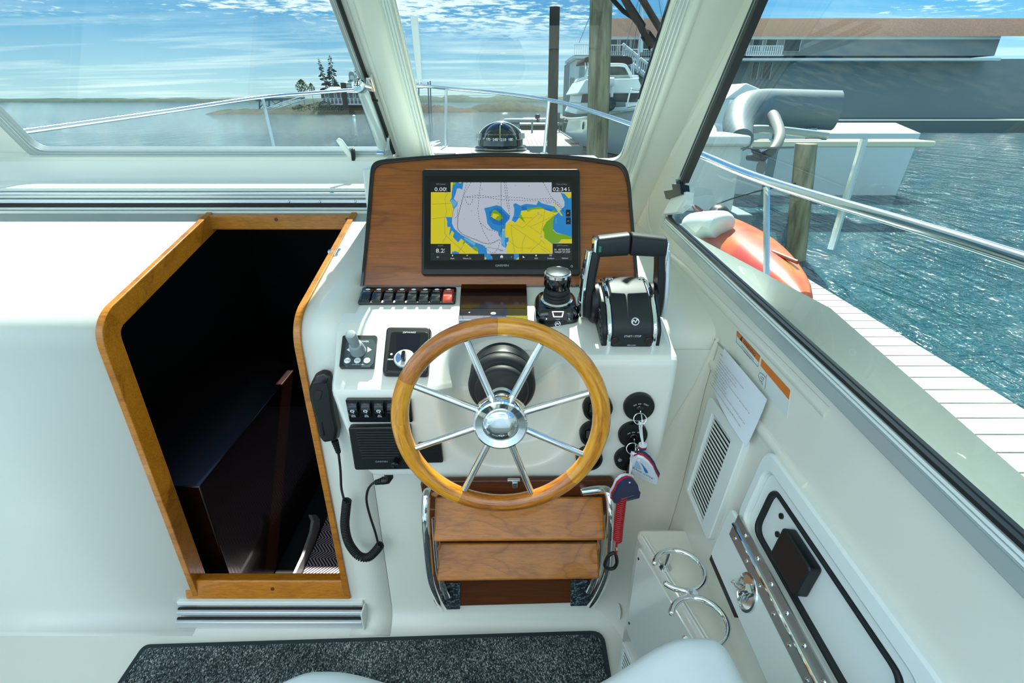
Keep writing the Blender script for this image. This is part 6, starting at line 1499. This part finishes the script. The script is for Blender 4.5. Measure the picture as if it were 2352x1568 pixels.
def chair(label, px, py, rz):
    q = atZ(px, py, DZ); t = thing('dock_chair', label, 'chair', q, group='chairs on the plank dock'); c, s = math.cos(rz), math.sin(rz)
    fr = frame_up(q, rz); ST_ = pbr('chair_metal', '#4a5a58', .6) if 'chair_metal' not in MATS else MATS['chair_metal']
    m = MB(); m.box(fr, -.25, .25, -.25, .25, .42, .46); obj('seat', m, ST_, t)
    m = MB(); m.box(fr, -.25, .25, .22, .26, .50, .95); obj('backrest', m, ST_, t)
    for a in (-.23, .23):
        for b in (-.23, .23): m = MB(); m.tube([fr.p(a, b, 0), fr.p(a, b, .44)], .025, 6); obj('leg', m, ST_, t)
        m = MB(); m.tube([fr.p(a, .24, .4), fr.p(a, .24, .95)], .025, 6); obj('back_post', m, ST_, t); m = MB(); m.tube([fr.p(a, -.22, .42), fr.p(a, -.2, .66), fr.p(a, .22, .66)], .025, 6); obj('armrest', m, ST_, t)
chair('metal chair on the dock, left of the two', 1280, 304, .4); chair('metal chair on the dock, right of the two', 1304, 302, -.5)
def dinghy(label, px, py, rz, L_=3.0, mt=None, seed=0):
    q = atZ(px, py, WZ); t = thing('dinghy', label, 'dinghy', q); fr = frame_up(q, rz); TUBE = mt
    pts = [fr.p(a, b, .28) for a, b in ((-L_ * .5, -.6), (0, -.62), (L_ * .32, -.5), (L_ * .5, 0), (L_ * .32, .5), (0, .62), (-L_ * .5, .6))]
    m = MB(); m.tube(spline(pts, 4), .22, 10); obj('tube', m, TUBE, t)
    m = MB(); m.box(fr, -L_ * .42, L_ * .3, -.45, .45, .08, .16); obj('floor_board', m, GRW, t); m = MB(); m.box(fr, -L_ * .44, -L_ * .40, -.5, .5, .1, .5); obj('transom', m, HT, t)
    m = MB(); m.box(fr, -L_ * .5, -L_ * .43, -.14, .14, .1, .5); m.box(fr, -L_ * .55, -L_ * .42, -.18, .18, .5, .85); obj('outboard', m, BLACK, t, bev=.04)
GREYT = pbr('hypalon_grey', '#9aa7a8', .6)
dinghy('grey inflatable dinghy with an outboard, leftmost behind the dock', 1198, 286, 2.9, 3.0, GREYT)
dinghy('white inflatable dinghy between the dock and the slim piling', 1238, 284, 2.6, 3.2, pbr('hypalon_white', '#cfd9d8', .6))
# white motor yacht
YW = pbr('yacht_white', '#dce6e6', .3, coat=.3); YD = pbr('yacht_window', '#1c3338', .1); CANV = pbr('canvas_dark', '#0b1518', .95, spec=.1)
t = thing('motor_yacht', 'large white flybridge motor yacht with a dark canopy moored beyond the pilings', 'yacht', (4.5, 22, WZ))
m = MB(); rings = []
for k in range(13):
    f = k / 12; Y = 29 - 13.5 * f; cx = 4.55 + 1.45 * f; hb = 1.75 * (1 - max(0, f - .45) ** 1.6 / .55 ** 1.6 * .97); sh_ = .55 + 1.0 * f ** 1.6; wl = hb * (1 - .55 * f); fl_ = (.0, .55)
    rings.append([V((cx - hb, Y, sh_)), V((cx - hb * .93, Y, sh_ - .12)), V((cx - (hb * .55 + wl * .45), Y, (sh_ + WZ) / 2)), V((cx - wl, Y, WZ + .05)), V((cx, Y, WZ - .3)), V((cx + wl, Y, WZ + .05)), V((cx + (hb * .55 + wl * .45), Y, (sh_ + WZ) / 2)), V((cx + hb * .93, Y, sh_ - .12)), V((cx + hb, Y, sh_))])
m.layers(rings); hull_ = obj('hull', m, YW, t, ang=.8)
m = MB(); m.tube([r[0] for r in rings], .05, 6); m2 = obj('rub_rail', m, YW, t)
m = MB(); m.tube([r[8] for r in rings], .05, 6); obj('rub_rail', m, YW, t)
for f0 in (3, 5): 
    m = MB(); c = rings[f0][2].lerp(rings[f0][1], .6) + V((-.03, 0, 0)); m.lathe([(.16, 0), (.16, .04)], Fr(c, (0, 1, 0), (0, 0, 1)), 12); obj('porthole', m, YD, t)
FY = Fr((0, 20.5, 0), (1, 0, 0), (0, 0, 1))
def yp(nm, pts, d, mt, c=0, **k):
    fr = Fr((0, 20.5 + c, 0), (1, 0, 0), (0, 0, 1)); m = MB(); m.prism(quad(fr, pts), fr, -d, 0); return obj(nm, m, mt, t, **k)
yp('cabin_side', ((1322, 262), (1500, 254), (1486, 234), (1334, 236)), 4.5, YW, 0, bev=.06)
yp('window_band', ((1334, 236), (1484, 235), (1478, 213), (1338, 214)), 4.2, YD, .15)
yp('coach_roof', ((1326, 216), (1480, 213), (1478, 208), (1466, 180), (1346, 182), (1330, 210)), 4.5, YW, -.25, bev=.12)
yp('bridge_deck', ((1340, 184), (1470, 181), (1466, 172), (1348, 173)), 3.5, YW, .5, bev=.05)
yp('canopy', ((1340, 143), (1345, 131), (1362, 128), (1440, 128), (1452, 132), (1455, 146), (1446, 147), (1436, 141), (1360, 141)), 2.6, CANV, 1.0, bev=.05)
fr = Fr((0, 20.9, 0), (1, 0, 0), (0, 0, 1))
m = MB(); m.tube(spline([fr.w(x, y) for x, y in ((1344, 182), (1352, 160), (1362, 150), (1400, 149), (1432, 150), (1441, 158), (1453, 182))], 5), .055, 8); obj('bridge_screen_frame', m, YW, t)
m = MB(); m.flat(quad(fr, ((1346, 181), (1353, 161), (1362, 152), (1432, 152), (1440, 160), (1450, 181))), fr, -.02); obj('bridge_screen', m, glass('smoked_glass', (.35, .45, .45, 1), .6, .05), t)
for x in (1344, 1453, 1449, 1350):
    m = MB(); m.tube([atY(x, 140, 21.8), atY(x + 3, 184, 21.8)], .025, 6); obj('canopy_pole', m, RAIL, t)
m = MB(); q = atY(1404, 190, 20.1); m.lathe([(.08, 0), (.15, .04), (.15, .20), (.08, .24)], Fr(q + V((-.12, 0, .02)), (0, 1, 0), (0, 0, 1)), 16); m.lathe([(.05, -.45), (.06, 0)], frame_up(q + V((.05, .0, -.0))), 8); obj('searchlight', m, YW, t)
m = MB(); m.lathe([(.22, 0), (.22, .12), (.1, .2)], Fr(atY(1399, 241, 19.7), (1, 0, 0), (0, .3, 1)), 16); obj('fender_ball', m, YD, t)
m = MB(); m.prism(quad(FY.at(0, 0, .6), ((1406, 246), (1438, 245), (1437, 234), (1408, 234))), FY.at(0, 0, .6), -.3, 0); obj('deck_locker', m, pbr('locker_grey', '#6f8684', .6), t, bev=.03)
m = MB(); m.tube(spline([atY(x, y, 18.5) for x, y in ((1440, 246), (1448, 208), (1456, 205), (1478, 206))], 4), .03, 6); m.tube([atY(1440, 246, 18.5), atY(1478, 238, 18.3)], .03, 6); m.tube([atY(1472, 206, 18.4), atY(1468, 240, 18.4)], .03, 6); obj('pulpit', m, RAIL, t)
# ================================================================== waterside building
YBL = 47
BW = pbr('clapboard', '#8d9698', .8); BT = pbr('building_trim', '#d3dde0', .6); BRF = pbr('brown_shingles', '#4f3a30', .95, spec=.1); tint(BRF, 8, '#44322a', '#5f4a3e', 4, (1, 1, 3)); BG = pbr('building_glass', '#22363a', .12)
t = thing('waterside_building', 'long waterside building with a brown shingled roof and white balcony', 'building', (15, YBL, WZ))
def bb(nm, x0, y0, x1, y1, Y, d, mt, **k): m = MB(); pxbox(m, x0, y0, x1, y1, Y, d); return obj(nm, m, mt, t, **k)
bb('upper_wall', 1390, 82, 2300, 128, YBL, 8, BW); a_, b_ = atY(1320, 135, YBL - 2.5), atY(2600, 135, YBL - 2.5); m = MB(); m.wbox(a_.x, b_.x, YBL - 2.5, YBL + 6, WZ - .3, a_.z); obj('lower_wall', m, pbr('lower_clapboard', '#7f8b8c', .8), t)
m = MB(); m.wbox(a_.x - 1, b_.x, YBL - 9, YBL + 8, WZ - .3, .15); obj('quay', m, pbr('quay_stone', '#5f6a66', .9), t)
m = MB(); m.layers([[atY(1386, 83, YBL - 1), atY(1392, 42, YBL + 5), atY(1392, 42, YBL + 5.3), atY(1386, 83, YBL + 9)], [atY(2400, 83, YBL - 1), atY(2400, 42, YBL + 5), atY(2400, 42, YBL + 5.3), atY(2400, 83, YBL + 9)]]); obj('roof', m, BRF, t)
bb('eaves', 1386, 82, 2300, 90, YBL - .6, .6, BT)
for x0, x1 in ((1395, 1418), (1424, 1447), (1450, 1466), (1474, 1499), (1503, 1520), (1524, 1545), (1700, 1722), (1728, 1752), (1758, 1785), (1800, 1840)):
    w_ = bb('window', x0 - 2, 90, x1 + 2, 118, YBL - .15, .2, BT); m = MB(); pxbox(m, x0, 92, x1, 117, YBL - .22, .1); obj('pane', m, BG, w_)
bb('balcony_floor', 1316, 127, 1432, 134, YBL - 6, 6, BT); bb('balcony_floor', 1432, 133, 2300, 139, YBL - 4, 4, BT)
bb('bay_wall', 1322, 136, 1362, 205, YBL - 5.5, 5, BT); w_ = bb('window', 1328, 150, 1344, 184, YBL - 5.6, .1, BT); m = MB(); pxbox(m, 1330, 152, 1342, 183, YBL - 5.7, .1); obj('pane', m, pbr('pale_pane', '#7ba3a3', .2), w_)
for x0, x1 in ((1466, 1492), (1500, 1530), (1725, 1745), (1750, 1775)):
    w_ = bb('window', x0 - 1, 140, x1 + 1, 182, YBL - 2.6, .1, BT); m = MB(); pxbox(m, x0 + 1, 143, x1 - 1, 181, YBL - 2.7, .1); obj('pane', m, BG, w_)
bb('corner_post', 1466, 60, 1473, 168, YBL - 6.2, .25, BT)
def rail_run(x0, x1, yt, yb, Y, step):
    bb('handrail', x0, yt, x1, yt + 2, Y, .12, BT); bb('bottom_rail', x0, yb - 2, x1, yb, Y, .1, BT)
    m = MB(); pxbox(m, x0, yt + 1, x0 + 1.7, yb, Y + .02, .06); b0 = obj('baluster', m, BT, t); w0 = WL[b0].copy(); x = x0 + step
    while x < x1:
        q = atY(x, yt, Y) - atY(x0, yt, Y); dup(b0, w0 + V((q.x, 0, 0)), t); x += step
rail_run(1319, 1429, 102, 128, YBL - 6, 5.0); rail_run(1434, 1560, 112, 134, YBL - 4, 5.0); rail_run(1716, 1800, 104, 128, YBL - 4, 5.0)
for x0, y0, x1, y1 in ((1430, 101, 1468, 132), (1470, 134, 1512, 166)):
    m = MB(); m.tube([atY(x0, y0, YBL - 6), atY(x1, y1, YBL - 6)], .10, 6); obj('stair_rail', m, BT, t)
    m = MB(); m.tube([atY(x0, y0 + 30, YBL - 6), atY(x1, y1 + 30, YBL - 6)], .18, 6); obj('stair_stringer', m, BT, t)
    n_ = int((x1 - x0) / 4.5); m = MB(); a, b = atY(x0 + 2, y0 + 2, YBL - 6), atY(x0 + 2, y0 + 31, YBL - 6); m.wbox(a.x - .035, a.x + .035, a.y, a.y + .06, b.z, a.z); b0 = obj('baluster', m, BT, t); w0 = WL[b0].copy()
    for k in range(1, n_): q = atY(x0 + 2 + k * 4.5, y0 + 2 + k * 4.5 * (y1 - y0) / (x1 - x0), YBL - 6) - a; dup(b0, w0 + q, t)
    for k in range(5):
        f = (k + .5) / 5; q = atY(x0 + (x1 - x0) * f, y0 + 31 + (y1 - y0) * f, YBL - 6); m = MB(); m.wbox(q.x - .25, q.x + .25, q.y, q.y + .9, q.z - .03, q.z + .05); obj('stair_tread', m, GRW, t)
# sailing boat mast and rigging by the building
t = thing('yacht_mast', 'thin grey mast with rigging in front of the building', 'mast', (9, 30, 0))
m = MB(); m.tube([atY(1478, -60, 30), atY(1474, 120, 30)], .07, 8); obj('spar', m, ALU, t)
for p, q in (((1478, -40), (1430, 130)), ((1478, -40), (1452, 130)), ((1510, -20), (1520, 40)), ((1362, 20), (1330, 98)), ((1530, -20), (1542, 30))):
    m = MB(); m.tube([atY(*p, 30), atY(*q, 30)], .018, 5); obj('stay', m, GRW, t)

# ================================================================== seen through the side window
FD = pbr('finger_dock_boards', '#a8aca0', .9); tint(FD, 3, '#8b9088', '#bcbfb2', 4, (1, 8, 1))
t = thing('finger_dock', 'grey boarded finger dock beside the boat outside the side window', 'dock', (2.2, 4, CZ - 1.5))
FZ = CZ - 1.5; bw = .145
m = MB(); m.wbox(1.35, 2.75, -.5, -.5 + bw * .95, FZ - .04, FZ); b0 = obj('plank', m, FD, t, bev=.004); w0 = WL[b0].copy()
for k in range(1, 51): dup(b0, w0 + V((0, bw * k, 0)), t)
m = MB(); m.wbox(1.33, 2.77, -.5, 6.9, FZ - .35, FZ - .045); obj('float', m, GRW, t)
# kayak
t = thing('kayak', 'orange red kayak lying upside down on the finger dock', 'kayak', (2.2, 5, FZ))
KY = pbr('kayak_orange', '#e0714a', .35, coat=.2); tint(KY, 1.6, '#b8382c', '#cf6a2a', 2, (1, 1, 1), .4, .6)
A, B = V((2.42, 6.7, FZ + .05)), V((2.26, 3.75, FZ + .05)); ax = (B - A); side_ = V((1, .05, 0)); m = MB(); rings = []
for k in range(17):
    f = k / 16; c = A.lerp(B, f); w = .33 * max(.03, math.sin(PI * (.03 + .94 * f)) ** .55); h = .30 * max(.12, math.sin(PI * (.04 + .92 * f)) ** .4)
    rings.append([c + V((w * math.copysign(abs(math.cos(q)) ** .7, math.cos(q)), 0, h * (max(0, math.sin(q)) ** .8) - .02)) for q in [i * 2 * PI / 20 for i in range(20)]])
m.layers(rings); obj('hull', m, KY, t, ang=1.2)
m = MB(); q = A.lerp(B, .84) + V((.05, 0, .235)); m.tube([q + V((-.03, .22, .0)), q + V((.03, -.1, -.0))], .018, 8); obj('keel_slot', m, pbr('kayak_dark', '#8a3d22', .5), t)
m = MB(); m.tube(spline([A + V((0, .0, .1)), A + V((-.05, .12, .2)), A + V((.1, .16, .12)), A + V((.04, .0, .1))], 5), .018, 6); obj('grab_loop', m, pbr('loop_brown', '#6c4a40', .7), t)
# white and black fender bag on the dock
t = thing('boat_fender', 'pale cylindrical fender with a black end on the finger dock', 'fender', V((2.0, 5.6, FZ)))
q = atZ(1626, 520, FZ + .3); m = MB(); m.tube(spline([q + V((-.10, .27, -.08)), q + V((-.08, .2, -.04)), q + V((0, 0, .02)), q + V((.06, -.2, .06)), q + V((.08, -.27, .05))], 4), [.05, .09, .115, .13, .14, .14, .14, .14, .14, .14, .14, .14, .14, .13, .115, .09, .05], 20); obj('body', m, pbr('fender_white', '#cfd8cf', .4), t, ang=1.2)
m = MB(); m.tube(spline([q + V((.04, .10, .10)), q + V((.10, .02, .12)), q + V((.15, -.05, .09))], 4), [.03, .07, .09, .10, .10, .10, .09, .07, .03], 16); obj('cap', m, pbr('fender_black', '#1b2022', .4), t, ang=1.2)
t = thing('folded_cover', 'grey folded cover beside the kayak', 'cover', V((1.7, 4.6, FZ)))
q = atZ(1632, 596, FZ + .06); m = MB(); m.prism(rrect(-.18, .22, -.55, .5, .08), frame_up(q, -.1), -.05, .10, .8); obj('canvas', m, pbr('cover_grey', '#7f8f95', .8), t, bev=.03)
# dock box
t = thing('dock_box', 'white dock box with an overhanging lid behind the side rail', 'dock box', V((3, 8, FZ)))
q = atY(1638, 318, 8); w = .62
m = MB(); m.wbox(q.x - w * .8, q.x + w * .55, 7.7, 8.5, FZ, q.z - .06); obj('bin', m, pbr('box_white', '#cfdcd9', .4), t, bev=.03)
m = MB(); m.wbox(q.x - w * .9, q.x + w * .65, 7.62, 8.6, q.z - .08, q.z + .06); obj('lid', m, MATS['box_white'], t, bev=.04)
# far pontoon under the box, grey inflatable with outboard, sport boat
m = MB(); m.wbox(2.1, 3.5, 7.5, 8.8, WZ - .05, FZ); obj('box_pontoon', m, GRW, label='grey pontoon carrying the dock box', cat='pontoon', bev=.03)
t = thing('grey_inflatable', 'big grey inflatable boat tube behind the dock box', 'dinghy', V((5.4, 11, 0)))
m = MB(); m.tube(spline([atY(x, y, Y) for x, y, Y in ((1702, 322, 9.6), (1696, 292, 10.2), (1708, 262, 10.8), (1745, 250, 11.2), (1810, 250, 11.2), (1920, 254, 11))], 6), [.20 + .16 * min(1, i / 14) for i in range(31)], 18); obj('tube', m, pbr('tube_grey', '#56666b', .55), t, ang=1.2)
m = MB(); m.tube(spline([atY(x, y, 10) for x, y in ((1694, 300), (1740, 296), (1800, 300), (1900, 312))], 6), .07, 8); obj('rub_strake', m, pbr('strake', '#7f9090', .5), t)
m = MB(); q = atY(1735, 318, 10); m.wbox(q.x - .5, q.x + 3, 9.6, 10.2, q.z - .12, q.z - .02); obj('chine_board', m, pbr('pale_board', '#d8d6b8', .7), t, bev=.02)
for x_, y_ in ((1706, 10.4), (1800, 11.0), (1880, 10.8)):
    q = atY(x_, 262, y_); m = MB(); m.tube([V((q.x, y_ + .1, WZ - .3)), V((q.x, y_ + .1, q.z - .25))], .09, 8); obj('lift_post', m, GRW, t)
t = thing('raised_propeller', 'pale three bladed outboard propeller tilted out of the water', 'propeller', atY(1752, 363, 7))
q = atY(1752, 361, 7); fr = Fr(q, (1, .2, 0), (0, .1, 1)); PRP = pbr('prop_grey', '#6f6e66', .5, .3)
m = MB(); m.lathe([(.03, .06), (.05, .03), (.055, -.1), (.04, -.3)], fr, 16); obj('hub', m, pbr('hub_dark', '#2b3030', .4), t)
for k in range(3):
    m = MB(); f2 = fr.at(0, 0, 0, 2 * PI * k / 3 + .5).yaw(0); f2 = Fr(f2.p(.12, 0), f2.u, f2.v + f2.n * .5); m.prism(ell(0, 0, .10, .06, 16), f2, -.006, .006); obj('blade', m, PRP, t, bev=.002)
m = MB(); m.tube(spline([q + V((0, .1, 0)), q + V((.25, .3, .05)), q + V((.65, 1.0, .20)), q + V((1.3, 2.6, .35)), q + V((1.7, 3.6, .40))], 5), [.045 + .003 * i for i in range(21)], 12); m.box(fr, -.2, .2, .1, .12, -.2, .3); obj('leg', m, PRP, t)
t = thing('sport_boat', 'white sports boat with a raked screen behind the dock box', 'boat', V((5.5, 12.5, WZ)))
m = MB(); rings = []
for k in range(9):
    f = k / 8; x = 4.35 + 4.6 * f; hb = .9 * min(1, .25 + f * 2.2); sh_ = .75
    rings.append([V((x, 13 - hb, sh_)), V((x, 13 - hb * .8, WZ)), V((x, 13, WZ - .2)), V((x, 13 + hb * .8, WZ)), V((x, 13 + hb, sh_)), V((x, 13, sh_ + .18))])
m.layers(rings); obj('hull', m, YW, t, ang=.9)
m = MB(); m.prism([(5.0, .85), (6.8, .85), (6.6, 1.35), (5.9, 1.35)], Fr((0, 12.6, 0), (1, 0, 0), (0, 0, 1)), -1.0, 0); obj('screen', m, YD, t, bev=.05)
m = MB(); m.prism([(4.7, 1.42), (5.9, 1.42), (5.8, 1.50), (5.1, 1.75)], Fr((0, 12.5, 0), (1, 0, 0), (0, 0, 1)), -1.2, 0); obj('bimini', m, YW, t, bev=.04)
ml = [atZ(1632, 474, FZ), atY(1700, 450, 6.6), atY(1763, 434, 6.8), atY(1850, 417, 7.0)]; pile('tall weathered piling holding the black mooring line outside the side window', 1852, 330, 1850, 7.0, .13, PILE, 4)
m = MB(); m.tube(spline(ml, 5), .010, 6); obj('mooring_line', m, BLACK, label='thin black mooring line over the water outside the side window', cat='rope')
m = MB(); m.tube([atY(1761, 430, 1.7), atY(1760, 760, 1.5)], .010, 8); obj('rail_post', m, RAIL, label='slim stainless post outside the side window at the right', cat='post')
